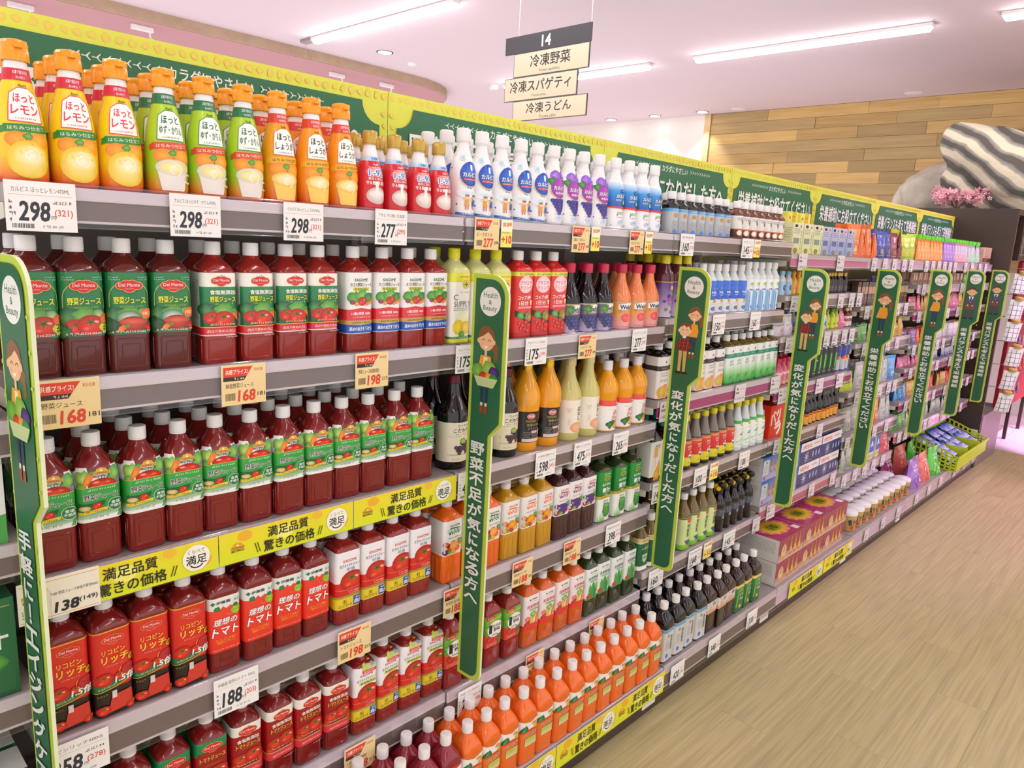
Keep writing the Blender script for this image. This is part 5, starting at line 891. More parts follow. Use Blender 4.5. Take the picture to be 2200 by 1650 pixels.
def pouch(key, obj, look, w, h, d, col, artfn, crimp=.1, n=8, seed=1, wrinkle=1.2, cat='pouch', rough=.25, spout=None, metal=.3):
    R = random.Random(seed); W2 = w / 2
    wr = [[R.uniform(-1, 1) * wrinkle for _ in range(n + 1)] for _ in range(n + 1)]
    def th(u, v):      # half thickness at u,v in 0..1
        e = max(0., 1 - abs(2 * u - 1) ** 3); f = 1 if v < .12 else max(0., 1 - ((v - .12) / (.88 - crimp)) ** 1.6) if v < 1 - crimp else 0
        return d / 2 * e * (f if v > .04 else .9) + .4
    def pt(u, v, sg, off=0):
        i, j = min(n - 1, int(u * n)), min(n - 1, int(v * n)); fu, fv = u * n - i, v * n - j
        q = (wr[i][j] * (1 - fu) + wr[i + 1][j] * fu) * (1 - fv) + (wr[i][j + 1] * (1 - fu) + wr[i + 1][j + 1] * fu) * fv
        pin = 1 - .05 * math.sin(pi * min(1, v)) if True else 1
        return Vector(((u - .5) * w * pin / 1000, sg * (th(u, v) + (q if v < 1 - crimp else q * .3)) / 1000 + sg * off, v * h / 1000))
    bm = bmesh.new(); G = {}
    for sg in (-1, 1):
        for i in range(n + 1):
            for j in range(n + 1): G[sg, i, j] = bm.verts.new(pt(i / n, j / n, sg))
        for i in range(n):
            for j in range(n):
                q = [G[sg, i, j], G[sg, i + 1, j], G[sg, i + 1, j + 1], G[sg, i, j + 1]]; bm.faces.new(q if sg < 0 else q[::-1])
    for j in range(n):
        for i in (0, n): bm.faces.new([G[-1, i, j], G[1, i, j], G[1, i, j + 1], G[-1, i, j + 1]])
    for i in range(n):
        for j in (0, n): bm.faces.new([G[-1, i, j], G[-1, i + 1, j], G[1, i + 1, j], G[1, i, j]])
    bmesh.ops.recalc_face_normals(bm, faces=bm.faces)
    body = finish(bm, key, mat('foil_' + key, col, rough, metal, coat=.3, bump=.25, bscale=45), True, .8)
    art = Art(); artfn(art, w, h)
    cuts = [(-W2 + w * i / n) for i in range(1, n)]; yc = [h * j / n for j in range(1, n)]
    lab = build_art(key, art, lambda x, y, e: pt(min(1, max(0, x / w + .5)), min(1, max(0, y / h)), -1, e + .0002), cuts, yc)
    ps = [('label', lab)]
    if spout: ps.append(('cap', spout))
    kind(key, obj, look, cat, body, ps)

# --- the third bay
def milkb(a): a.rect(-90, 64, 90, 142, '#2a66d8', '#3a78e4'); dots(a, '#dce8fa', 40, 140, 5, 1.4); a.txt('水とミルク', 0, 112, 6, '#f0c860', 22, .01); a.txt('MILK', 0, 94, 9, '#fff', 30, .03); a.txt('WATER', 0, 83, 6, '#cfe0fa', 26, .02); a.rect(-90, 8, 90, 64, '#dcdcd6', '#e8e8e2'); a.poly([(-8, 50), (14, 54), (14, 72), (-8, 66)], '#b8a84a'); a.ell(-2, 26, 12, 9, '#6a86d0', '#3c5cb8', 12); a.micro(-16, 44, 16, 3, '#8a9ab8', 4)
juice('milk_blue', 'small milky water bottle with dotted blue label', rnd(214, 27, 140, 12), mat('milky', '#dfe6e4', .15, coat=.5, bump=.02), milkb, (6, 144), 15, (186, 214), base='#3a70dc', obj='water_bottle')
def milkw(a):
    a.rect(-90, 100, 90, 142, '#f2f5f6'); a.ell(2, 126, 14, 7, '#b8dc3c', '#8cc42c'); a.txt('すっきり', 0, 116, 6, '#5a9ac8', 24, .01); a.txt('MILK', 0, 100, 8, '#3a5ab0', 28, .03); a.poly([(-26, 6), (-12, 6), (-14, 88), (-20, 100), (-26, 92)], '#7ab4e8'); a.poly([(-10, 6), (-6, 6), (-8, 88), (-12, 96)], '#4a84cc'); a.ell(8, 24, 10, 8, '#7a9ad8', '#4a6ac0', 12); a.rect(-90, 6, -26, 142, '#dce8f2')
juice('milk_white', 'small milky water bottle with white and sky-blue label', rnd(222, 27, 148, 12), MATS['milky'], milkw, (6, 146), 15, (194, 222), base='#eef3f6', obj='water_bottle')
def citr(a): a.tri(8, 158, 12, '#b82a6a'); a.rect(-100, 122, 100, 142, '#3a332c'); a.micro(-16, 130, 20, 4, '#c8c0b4', 4); a.micro(-18, 108, 24, 6, '#9a8a90', 5, 2); a.micro(-20, 82, 24, 4, '#5a5a5a', 7, 2); a.ell(14, 34, 24, 30, '#f8b03c', '#f08420'); a.ell(-10, 32, 20, 26, '#c8d84a', '#e8a03c'); a.line(18, 8, 26, 60, 4, '#f4e0b0'); a.rect(-100, 4, 100, 10, '#f0c8c0')
juice('citrus', 'white label vitamin drink bottle with sliced citrus print', sq(236, 31, 178, .2), BLK, citr, (4, 180), 14.6, (210, 236), base='#eeebe8')
def aloe(a): a.tri(6, 162, 12, '#b82a6a'); a.rect(-100, 128, 100, 148, '#2c8a70', '#2f9878'); a.micro(-18, 137, 16, 4, '#bfe4d4', 5); a.micro(-8, 108, 20, 9, '#3c8a84', 5, 2); a.rect(-100, 4, 100, 44, '#2fa83c', '#6cc860'); a.rect(-100, 44, 100, 90, '#6cc860', '#dcecdc'); a.poly([(-4, 14), (8, 40), (20, 66), (10, 44)], '#e8f4e4'); a.ell(4, 34, 6, 16, '#3c7a5a', '#5a9a70', 12, -.5); a.poly([(-100, 4), (100, 4), (100, 14), (-100, 8)], '#1c8a50')
juice('aloe', 'tea bottle with white label fading to bright green', sq(236, 31, 178, .2), GRT, aloe, (4, 182), 14.6, (210, 236), base='#e8efe8')
def barl(a):
    a.txt('炭麦', 2, 146, 10, '#5a5048', 30, .01); a.micro(4, 134, 22, 3, '#a88a5a', 4); a.poly([(-12, 6), (22, 6), (26, 50), (18, 90), (4, 60), (-8, 40)], '#d8a41c'); a.ell(6, 30, 16, 22, '#e8bc3c', '#c8901c')
    for i in range(5):
        for d in (-1, 1): a.ell(-6 + d * 6, 104 + i * 8, 6.5, 3.6, '#f0c06a', '#d8984a', 10, d * .7)
    a.line(-6, 60, -6, 142, 1.4, '#c8a04a')
juice('barley', 'tall dark barley drink bottle with wheat label', [(0, 30, .2), (5, 33, .2), (160, 33, .2), (172, 32, .5), (190, 26, .9), (206, 15, 1), (214, 13, 1)], BLK, barl, (22, 164), 15.5, (212, 242), TCAP, base='#e2dfd6', obj='tea_bottle')
def peps(a): a.rect(-100, 52, 100, 112, '#d82c2c', '#d8342c'); a.rect(-100, 18, 100, 54, '#d8cc1c', '#e2d828'); a.poly([(-100, 48), (0, 60), (100, 48), (100, 60), (-100, 60)], '#d8302c'); a.ell(10, 62, 18, 18, '#fff', None, 22); a.poly([(10 + 16 * math.cos(i * pi / 8), 64.5 + 15 * math.sin(i * pi / 8)) for i in range(9)], '#d82430'); a.poly([(10 + 16 * math.cos(pi + i * pi / 8), 59 + 14 * math.sin(pi + i * pi / 8)) for i in range(9)], '#1f4aa8'); a.txt('PEPSI', 2, 100, 8, '#f4d8c8', 30, .03, rot=.15); a.txt('SPECIAL', 2, 90, 5, '#f4d8c8', 28, .02, rot=.15); a.micro(-10, 30, 20, 4, '#6a5a10', 4); a.rect(-100, 112, 100, 124, '#e0a040', '#c85a20'); a.poly([(-100, 14), (100, 14), (100, 18), (-100, 18)], '#3a3420')
PET = [(0, 26, .8), (4, 30, .9), (14, 31.5, 1), (60, 31, 1), (110, 30.5, 1), (130, 27, 1), (160, 19, 1), (182, 14.5, 1), (196, 12.5, 1), (206, 12.5, 1)]
juice('pepsi', 'cola bottle with yellow cap and red-yellow label', PET, liq('cola', '#1c1210', .08), peps, (14, 124), 14.4, (206, 228), YCAP, base='#c8b820', obj='soda_bottle', extra=[('neck', loft('neck', [(z, a + .5, c) for z, a, c in refine(PET) if z > 124], mat('clear_grey_pet', '#7a7068', .08, coat=.5, bump=.02)))])
def mets(a): a.rect(-100, 20, 100, 128, '#e6f0e8', '#f0f4ee'); a.rect(-100, 128, 100, 142, '#3cae5c'); a.ell(-2, 126, 9, 9, '#e0d024', '#b8a818', 14); a.micro(-14, 104, 14, 5, '#e05050', 3); a.micro(-12, 76, 14, 14, '#2c9a58', 5); a.poly([(-26, 40), (26, 66), (26, 72), (-26, 46)], '#a8d8b0'); a.micro(-18, 32, 18, 4, '#6ab080', 4)
juice('mets', 'clear soda bottle with pale green label', PET, CLR, mets, (20, 142), 14.4, (206, 228), YCAP, base='#e8f0e8', obj='soda_bottle')
def bats(a, w, h): a.poly([(-w / 2, 0), (w / 2, 0), (w / 2, h), (-w / 2, h)], '#e2301c'); a.txt('バツ', -w * .12, h * .66, h * .36, '#f6efe8', w * .7, .06, rot=.3); a.txt('ラ', w * .1, h * .3, h * .36, '#f6efe8', w * .4, .06, rot=.3)
boxk('red_pack', 'drink_carton', 'red six-pack drink carton with slanting white lettering', 128, 90, 148, '#e2301c', bats, bats)
def toku(a): a.rect(-100, 6, 100, 26, '#6ab82c', '#8cc83c'); a.rect(-100, 26, 100, 140, '#c8e08c', '#dcecb0'); a.ell(4, 134, 12, 12, '#e8605a', '#d83c3c'); a.txt('特\n保\n茶', 4, 88, 60, '#3c3a30', 17, .03); a.poly([(-14, 44), (24, 46), (14, 28), (4, 22), (-6, 30)], '#3c4a84'); a.rect(-100, 140, 100, 146, '#4a7a3c')
juice('tokuho_tea', 'green-label tea bottle with red dot', [(0, 27, .6), (5, 31, .7), (30, 31, .7), (75, 28.5, .75), (120, 31, .7), (146, 31, .7), (165, 28, .85), (190, 18, 1), (208, 13, 1), (222, 12.5, 1)], GRT, toku, (5, 147), 14.4, (224, 248), base='#c8e08c', obj='tea_bottle')
def pblk(a): a.rect(-100, 78, 100, 112, '#4a4e58'); a.micro(-20, 94, 22, 10, '#8a98b8', 6); a.micro(-22, 84, 22, 4, '#8aa0d0', 4); a.ell(0, 72, 10, 8, '#a8b0b8', '#5a6a90')
def topper_mesh(ks, m):
    bm = bmesh.new()
    for i in ks: bmesh.ops.create_uvsphere(bm, u_segments=10, v_segments=6, radius=1, matrix=Matrix.Translation((.018 * math.cos(i * 2.4), .016 * math.sin(i * 2.4), .205 + .006 * (i % 4))) @ Matrix.Diagonal((.014, .012, .013, 1)))
    return finish(bm, 'novelty_topper', m, True)
topper = topper_mesh((0, 1, 4, 5, 8), mat('topper_yellow', '#e8b81c', .6, bump=.1)); topper_b = topper_mesh((2, 3, 6, 7), BKCAP)
cola_b = rnd(205, 29, 125, 12)
juice('black_cola', 'black cola bottle with yellow novelty on its neck', cola_b, BLK, pblk, (60, 112), 15, (180, 204), BKCAP, base='#1c1a1c', obj='soda_bottle', extra=[('novelty_topper', topper), ('topper_cap', topper_b)])
def bott(a, x, y, h, c1='#c86a1c', c2='#e8a83c'): a.poly([(x - h * .13, y), (x + h * .13, y), (x + h * .13, y + h * .55), (x + h * .05, y + h * .8), (x + h * .05, y + h), (x - h * .05, y + h), (x - h * .05, y + h * .8), (x - h * .13, y + h * .55)], c1); a.rect(x - h * .13, y + h * .15, x + h * .13, y + h * .45, c2)
def bluef(a, w, h):
    a.rect(-w / 2, 0, w / 2, h, '#a8c4ec', '#2f78d0')
    for i in range(3): bott(a, -w * .02 + i * w * .19, h * .28, h * .6)
    a.rect(-w * .46, h * .25, -w * .16, h * .88, '#e2e4e8'); a.tri(-w * .31, h * .78, w * .08); a.micro(-w * .42, h * .6, -w * .2, h * .05, '#9a8a5a', 3, 4); a.rect(-w * .46, h * .02, w * .46, h * .2, '#c8b4e0'); a.ell(-w * .36, h * .12, w * .05, h * .07, '#e84aa0')
boxk('blue_pack', 'vitamin_carton', 'blue vitamin drink carton with amber bottle print', 190, 120, 108, '#3f7fd4', bluef, lambda a, d, h: a.rect(-d / 2, 0, d / 2, h, '#d8d6d2').micro(-d * .4, h * .8, d * .4, 4, '#888', 3, 4), None)
def lipof(a, w, h): a.rect(-w / 2, 0, w / 2, h * .62, '#252a68', '#2c3478'); a.rect(-w / 2, h * .62, w / 2, h, '#f0ece8'); a.txt('リポビタンD', -w * .22, h * .8, h * .2, '#e0402c', w * .42, .05); a.micro(w * .12, h * .78, w * .42, h * .08, '#d8604a', 4); [a.line(-w * .2 - h * .26 * math.cos(i * pi / 5), h * .32 - h * .26 * math.sin(i * pi / 5), -w * .2 + h * .26 * math.cos(i * pi / 5), h * .32 + h * .26 * math.sin(i * pi / 5), 3, '#dfe4f4') for i in range(5)]; [a.ell(w * (.1 + .15 * i), h * .34, w * .03, h * .14, '#b8c0e0') for i in range(3)]; a.micro(-w * .3, h * .08, w * .1, h * .06, '#9aa4d8', 7)
boxk('navy_pack', 'vitamin_carton', 'navy and white vitamin drink carton with star print', 248, 150, 108, '#2a2f70', lipof, bluef)
def heal(a): a.rect(-100, 4, 100, 22, '#e8eae4'); a.rect(-100, 22, 100, 116, '#14603c', '#1c7048'); a.rect(-100, 116, 100, 134, '#e8e0b0', '#d8b84a'); a.micro(-14, 124, 18, 5, '#5a4a1c', 4); a.txt('ヘルシ', 2, 96, 13, '#e8f0d8', 40, .02, rot=.12); a.poly([(-18, 74), (18, 74), (16, 46), (0, 30), (-16, 46)], '#2c8a50'); a.poly([(-14, 70), (14, 70), (12, 48), (0, 36), (-12, 48)], '#c8d8c0'); a.txt('540', 0, 56, 12, '#14603c', 22, .02)
juice('healthya', 'dark green label catechin tea bottle with white cap', [(0, 26, .5), (4, 30, .6), (128, 30, .6), (140, 28, .8), (160, 20, 1), (178, 14, 1), (192, 12.5, 1)], GRT, heal, (4, 136), 15, (192, 218), base='#e8eae4', obj='tea_bottle')
juice('coffee_large', 'large black coffee bottle with white and blue label', sq(240, 34, 152, .3), BLK, lambda a: (a.rect(-120, 128, 120, 140, '#6ab0d8', '#5a9cc8'), a.ell(-10, 112, 7, 7, '#d8a43c', '#b07c1c'), a.txt('黒\n烏\n龍\n茶', 10, 80, 60, '#6a7484', 14, .01), a.ell(-14, 30, 9, 9, '#3c7ae0'), a.micro(-26, 90, -4, 3, '#9a9aa0', 7, 8)), (8, 142), 14.6, (214, 239), base='#d2d2d0', obj='tea_bottle')
juice('brown_large', 'large brown tea bottle with orange and white band', sq(240, 34, 152, .1), BRN, lambda a: (a.rect(-120, 92, 120, 108, '#e8905a', '#f0c8a8'), a.txt('W', 12, 126, 20, '#4a4444', 26, .01), a.micro(-28, 118, 0, 4, '#8a7a7a', 5, 3), a.tri(-22, 134, 8)), (90, 140), 14.6, (214, 239), ridges=[(-24, 12, 24, 84)], base='#e4dfdc', obj='tea_bottle')
juice('green_large', 'large dark tea bottle with green leaf label', sq(240, 34, 152, .3), BRN, lambda a: (a.rect(-120, 20, 120, 120, '#14602c', '#2f8a40'), a.micro(-2, 100, 24, 12, '#d8e8b0', 4, 3), a.ell(4, 30, 9, 9, '#d8c83c'), a.rect(-120, 120, 120, 134, '#e8d078'), a.poly([(-28, 30), (-20, 30), (-10, 110), (-20, 110)], '#7ab84a')), (8, 136), 14.6, (214, 239), base='#1c6a34', obj='tea_bottle')

# --- fourth bay
def mar(a, w, h):
    a.rect(-w / 2, 0, w / 2, h, '#8c2440', '#a02c4c'); a.rect(-w / 2, 0, w / 2, h * .34, '#d8b8a0', '#b07a6a')
    for i in range(3): bott(a, -w * .02 + i * w * .17, h * .1, h * .82, '#c8841c', '#e8b84a')
    a.ell(-w * .3, h * .4, w * .11, h * .36, '#e8d8c0', '#c8a070'); bott(a, -w * .3, h * .12, h * .66, '#d8942c', '#f0c85a')
def mtop(a, w, d):
    a.rect(-w / 2, -d / 2, w / 2, d / 2, '#a02450', '#c83c78'); a.ell(0, 0, w * .42, d * .36, '#fbe8ee', '#c84a80', 20)
    a.poly([(w * (.3 if i % 2 else .4) * math.cos(i * pi / 12), d * (.26 if i % 2 else .38) * math.sin(i * pi / 12)) for i in range(24)], '#e8b82c'); a.ell(0, 0, w * .22, d * .18, '#6a7a1c', '#b8a82c'); a.txt('10', 0, 0, d * .2, '#4a5a10', w * .2, .04); a.rect(w * .3, -d * .42, w * .44, -d * .24, '#f4e0e8')
boxk('maroon_gift', 'drink_carton', 'maroon ten-bottle tonic carton with gold bottles', 262, 190, 104, '#98284a', mar, lambda a, d, h: a.rect(-d / 2, 0, d / 2, h, '#e4e0da').micro(-d * .42, h * .84, d * .42, 4, '#8a8a88', 3, 8), mtop)
def sport(c, c2):
    def f(a, w, h): a.rect(-w / 2, 0, w / 2, h, c, c2); a.ell(-w * .22, h * .9, w * .16, h * .05, '#1c2a4c'); a.tri(w * .24, h * .9, w * .16, '#d8406a'); a.txt('S\nP\nO\nR\nT\nS', w * .36, h * .45, h * .6, '#4a4a7a', w * .12, .03); a.rect(-w * .4, h * .34, w * .18, h * .52, '#8a9a8a' if 'd' in c[1:3] else '#5a70a8'); a.micro(-w * .42, h * .78, w * .2, h * .035, '#5a5a5a', 3, 3); a.ell(-w * .1, h * .12, w * .2, h * .08, '#c8a03c', '#7a5a10')
    return f
boxk('sport_green', 'supplement_box', 'pale green supplement box with sideways lettering', 98, 40, 128, '#dfe8b0', sport('#d8e49a', '#eef0d0'))
boxk('sport_blue', 'supplement_box', 'pale blue supplement box with sideways lettering', 92, 40, 126, '#b8c4e8', sport('#8aa8e0', '#d8d4ec'))
boxk('yellow_small', 'supplement_box', 'small yellow supplement box lying on top', 90, 60, 46, '#eeea6a', lambda a, w, h: (a.rect(-w * .1, 0, w * .3, h, '#e0b81c'), a.tri(-w * .32, h * .5, 16, '#d83c50'), a.micro(-w * .05, h * .5, w * .28, 6, '#6a5a10', 4)))
boxk('white_pack', 'supplement_box', 'white carton with blue rings printed on front', 180, 60, 66, '#e6e4e6', lambda a, w, h: (a.rect(-w * .2, h * .2, w * .4, h * .85, '#2a6ac8', '#5aa8d8'), a.ring(-w * .05, h * .52, 16, 5, '#fff'), a.ring(w * .2, h * .52, 16, 5, '#f4f8f0'), a.tri(-w * .38, h * .6, 18)))
def mon(a): [a.poly([(-12 + i * 9, 40), (-9 + i * 9, 30 + (i % 2) * 22), (-5 + i * 9, 46), (-6 + i * 9, 112), (-9 + i * 9, 120 - (i % 2) * 8), (-12 + i * 9, 112)], '#4fd03c') for i in range(3)]; a.micro(-18, 22, 18, 6, '#e8e8e8', 3)
can('black_can', 'black energy can with green claw marks', 29, 152, '#101410', mon)
def bull(a): a.poly([(-99, 10), (0, 10), (0, 72), (-99, 72)], '#c0c4cc'); a.poly([(0, 72), (99, 72), (99, 140), (0, 140)], '#c0c4cc'); a.ell(0, 72, 16, 14, '#f0c83c', '#e0a01c'); a.poly([(-26, 64), (-6, 70), (-8, 84), (-24, 80)], '#d83c34'); a.poly([(26, 64), (6, 70), (8, 84), (24, 80)], '#d83c34')
can('blue_can', 'slim blue and silver energy can', 26, 148, '#24349c', bull)
def mini(key, look, bm_, capm, c, fn, h=118, r=20, obj='mini_bottle', lf=.56):
    juice(key, look, [(0, r * .9, 1), (3, r, 1), (h * .58, r, 1), (h * .68, r * .85, 1), (h * .78, r * .55, 1), (h * .88, r * .48, 1)], bm_, fn, (6, h * lf), r * .62, (h * .86, h), capm, base=c, obj=obj)
mini('pink_mini', 'small pink bottle with red cap', liq('pink', '#d85a7a'), RCAP, '#e87890', lambda a: (a.rect(-60, 8, 60, 22, '#d8b89a'), a.rect(-60, 50, 60, 60, '#f4dce0'), a.micro(-12, 30, 12, 5, '#f8e4e4', 3)), 120, 22)
mini('amber_strong', 'dark tonic bottle with red-yellow label', BLK, mat('cap_grey_brown', '#6a5f58', .4, .3, bump=.03), '#e0a820', lambda a: (a.ell(6, 26, 13, 12, '#e84a40', '#d8302c'), a.txt('ビ', 6, 26, 10, '#fff', 10, .02), a.rect(-60, 44, 60, 52, '#c82a20')), 146, 24, lf=.38)
mini('dark_mini', 'tiny dark bottle with gold cap', BLK, GOLD, '#2a2226', lambda a: (a.micro(-10, 30, 10, 4, '#b8a8a0', 3, 3),), 96, 17)
mini('blue_mini', 'small bottle with light blue cap', CLR, BLCAP, '#a8cce4', lambda a: (a.ell(0, 40, 14, 16, '#3a6ac0', '#284a9c'), a.micro(-8, 40, 8, 4, '#dce8f8', 3)), 126, 23)
mini('orange_mini', 'small orange bottle with amber cap', liq('amber', '#e0a03c'), OGCAP, '#f0b440', lambda a: (a.ell(0, 34, 12, 12, '#e86a2c', '#e8902c'),), 118, 22)
mini('green_mini', 'small yellow-green drink bottle', liq('lime', '#b8c82c'), mat('cap_green', '#6aa83c', .4, bump=.03), '#d8dc2c', lambda a: (a.ell(0, 30, 12, 8, '#5aa03c'), a.micro(-10, 42, 10, 4, '#4a6a1c', 3)), 116, 21)
mini('brown_mini', 'small brown bottle with pale cap', liq('brown', '#6a3424'), CREC, '#e8d8d4', lambda a: (a.rect(-60, 34, 60, 52, '#a8443c'), a.micro(-10, 20, 10, 4, '#7a5a5a', 3)), 118, 21)
# pouches and packets
def pf(c1, c2, t='', tc='#fff', pic=None):
    def f(a, w, h):
        a.rect(-w * .44, h * .04, w * .44, h * .86, c1, c2)
        if t: a.txt(t, 0, h * .66, h * .13, tc, w * .7, .04)
        a.micro(-w * .34, h * .5, w * .34, h * .03, tc, 5, 2)
        if pic: a.ell(0, h * .26, w * .26, h * .15, pic, c1)
        a.micro(-w * .34, h * .1, w * .3, h * .025, tc, 8)
    return f
PCH = dict(orange=('#ee7a34', '#e2602a', '#f4a060', '#f8d8b0'), blue=('#3a52a8', '#263a8c', '#5a70c0', '#c8a878'), plum=('#8a4450', '#74323c', '#a86a6a', '#c87a50'), lime=('#c8dc2c', '#b0cc20', '#dce85a', '#f0b080'), silver=('#c4c6c2', '#b4b8b4', '#d8dad4', '#5a8aa8'), grey=('#a8aaa4', '#9a9e96', '#c4c6bc', '#7a8a6a'), red=('#d83440', '#c02430', '#e85a60', '#f8d0b0'), pink=('#e86a98', '#d84a84', '#f0a0c0', '#fff'), sky=('#4aa0e0', '#2c84d0', '#8ac8f0', '#fff'), navy=('#2a3f8c', '#1c2f74', '#e8ecf4', '#c8d0e8'), purple=('#8a5aa8', '#6c3f8c', '#b48acc', '#e8d8f0'), gold=('#d8a848', '#c08a2c', '#e8c878', '#8a4a1c'), green=('#4fb448', '#2f9438', '#8cd070', '#c87a40'), brown=('#7a4a3a', '#5c3428', '#a87a5c', '#e8c8a0'), white=('#e4dfe4', '#d4cfd8', '#f4f0f4', '#d86a90'), clear=('#b8c0b0', '#8ca08c', '#d8dcd0', '#3c4a3c'))
for i, (k, (c, c1, c2, pic)) in enumerate(PCH.items()):
    pouch('p_' + k, 'snack_pouch', '%s foil pouch' % dict(plum='dull plum', lime='lime yellow', clear='pale green clear', grey='warm grey').get(k, k), 96, 150, 44, c, pf(c1, c2, '', '#fff' if k not in ('silver', 'white', 'lime', 'clear') else '#4a5a6a', pic), seed=i, wrinkle=2.6, metal=.5 if k in ('silver', 'grey') else .15)
    pouch('s_' + k, 'packet', '%s small packet' % dict(plum='dull plum', lime='lime yellow', clear='pale green', grey='warm grey').get(k, k), 78, 92, 26, c, pf(c1, c2, '', '#fff' if k not in ('silver', 'white', 'lime', 'clear') else '#4a5a6a', pic), seed=i + 30, wrinkle=2, cat='packet', metal=.15)
for i, (k, c, c2) in enumerate((('jelly_orange', '#f09a44', '#f8b868'), ('jelly_violet', '#a878d0', '#c8a0e4'), ('jelly_mint', '#9ad8b0', '#e0c8d8'), ('jelly_rose', '#e8a0b0', '#c8d8e8'))):
    bm = bmesh.new(); bm_lathe(bm, [(.122, .004), (.128, .004), (.1285, .011), (.15, .0105), (.151, .001)], 12)
    pouch(k, 'jelly_pouch', dict(jelly_orange='orange', jelly_violet='violet', jelly_mint='mint green', jelly_rose='rose pink')[k] + ' jelly pouch with green cap', 62, 128, 34, c, pf(c, c2, '', '#fff', '#f4f4e8'), seed=i + 70, crimp=.04, spout=finish(bm, 'cap', mat('cap_bright_green', '#6ee03c', .4, bump=.03), True, .6), metal=.2)
for i, (k, c, c2, w) in enumerate((('bag_violet', '#a87ad0', '#7a3c8c', 210), ('bag_coral', '#e87a6a', '#d85048', 220), ('bag_green', '#5ad048', '#a8d090', 190), ('bag_plum', '#a84a78', '#e8c0d0', 200), ('bag_pinkred', '#d85a6a', '#e8a0a8', 200))):
    pouch(k, 'sweets_bag', dict(bag_violet='shiny violet', bag_coral='coral red', bag_green='bright green', bag_plum='plum and white', bag_pinkred='pink and red')[k] + ' bag of wrapped sweets', w, 190, 110, c, lambda a, w, h, c=c, c2=c2: ([a.blob(random.Random(i).uniform(-w * .34, w * .34), random.Random(i + 50).uniform(h * .1, h * .66), h * .08, c2 if i % 2 else '#f4eef0', c, i, 10, .3) for i in range(14)], a.micro(-w * .25, h * .7, w * .25, h * .06, '#fff', 4)), seed=i + 90, wrinkle=6, cat='bag', rough=.15, metal=.2)
boxk('bar_box', 'snack_bar_box', 'slim brown and beige snack bar box', 46, 30, 120, '#d8b49a', lambda a, w, h: (a.rect(-w / 2, h * .1, w / 2, h * .36, '#6a4030'), a.micro(-w * .3, h * .44, w * .3, 4, '#8a5a4a', 3)))
boxk('bar_box_dark', 'snack_bar_box', 'slim dark brown snack bar box', 46, 30, 120, '#4a3830', lambda a, w, h: (a.rect(-w / 2, h * .5, w / 2, h * .8, '#b89878'), a.micro(-w * .3, h * .3, w * .3, h * .05, '#d8b890', 3)))
boxk('blue_white_box', 'protein_box', 'blue and white box with big letter', 84, 60, 150, '#e8e8e8', lambda a, w, h: (a.rect(-w / 2, h * .3, w / 2, h, '#2460c0', '#2a6ad0'), a.txt('A', 0, h * .66, h * .24, '#fff', w * .6, .05), a.rect(-w / 2, h * .06, w / 2, h * .22, '#e0cc3c')))
# round tubs with white domed lids
def tub():
    P = [(0, 40, 1), (4, 43, 1), (84, 46, 1), (90, 46, 1)]
    art = Art(); H = half(46, 45.9); art.rect(-H, 6, H, 86, '#b8965a', '#c8a868'); [art.txt(c, x, 50, 34, col, 22, .04, rot=.2) for c, x, col in (('青', -44, '#1c1c1c'), ('汁', -18, '#2c2c1c'), ('健', 8, '#1c1c1c'), ('美', 34, '#3a2a10'), ('茶', 60, '#1c1c1c'))]; art.ell(20, 24, 14, 10, '#3c5ab0'); art.ell(-30, 22, 12, 10, '#d83c2c'); art.leaf(48, 24, 10, 3)
    xs, ys = bottle_cuts(P, 46, 45.9, 6, 86)
    bm = bmesh.new(); bm_lathe(bm, [(.088, .0475), (.1, .048), (.104, .046), (.108, .038), (.112, .02), (.113, .001)], 32)
    kind('tub', 'tonic_tub', 'kraft-label tub with white domed lid', 'tub', loft('tub', P, mat('kraft', '#b08c50', .6, bump=.05)), [('label', build_art('tub', art, on_bottle(P, 46), xs, ys)), ('lid', finish(bm, 'lid', CAPW, True, .6))])
tub()
# near-end boxes
def gbox(a, w, h): a.rect(-w / 2, 0, w / 2, h, '#1c5c34', '#2a7a48'); a.rect(-w * .45, h * .05, w * .45, h * .92, '#1f6a3c', '#24703f'); a.ring(0, h * .5, 3, 1, '#c8b84a'); a.line(-w * .45, h * .92, w * .45, h * .92, 1.4, '#c8b84a'); a.txt('青汁', w * .1, h * .6, h * .2, '#f4f6ee', w * .6, .04); a.leaf(-w * .2, h * .34, h * .14, 3); a.leaf(w * .2, h * .36, h * .12, 6); a.blob(w * .05, h * .14, h * .13, '#e8402c', '#d8301c', 4, 16, .1); a.txt('大麦若葉＋', w * .05, h * .17, h * .05, '#fff6d0', w * .36, .02); a.txt('おいしく!!', w * .05, h * .1, h * .05, '#fff6d0', w * .36, .02)
boxk('aojiru_box', 'powder_box', 'tall dark green leaf powder box', 118, 70, 168, '#1f6a3c', gbox, gbox)
boxk('green_white_box', 'powder_box', 'green and white sachet box', 118, 70, 140, '#e4e8e0', lambda a, w, h: (a.rect(-w / 2, 0, w / 2, h * .4, '#14402c'), a.rect(-w / 2, h * .66, w / 2, h, '#1c5c38'), a.txt('ート', w * .2, h * .54, h * .1, '#2a4a34', w * .3, .03), a.micro(-w * .4, h * .5, 0, h * .06, '#2a4a34', 3), a.ell(0, h * .82, w * .2, h * .1, '#2f7a4c')))
boxk('pale_pack', 'powder_box', 'white powder box with green corner', 118, 70, 160, '#e6ebe6', lambda a, w, h: (a.poly([(-w / 2, 0), (w / 2, 0), (w / 2, h * .3), (-w / 2, h * .16)], '#4faa50'), a.micro(-w * .3, h * .6, w * .3, h * .08, '#2a6a3c', 3), a.leaf(w * .2, h * .2, h * .12, 3)))
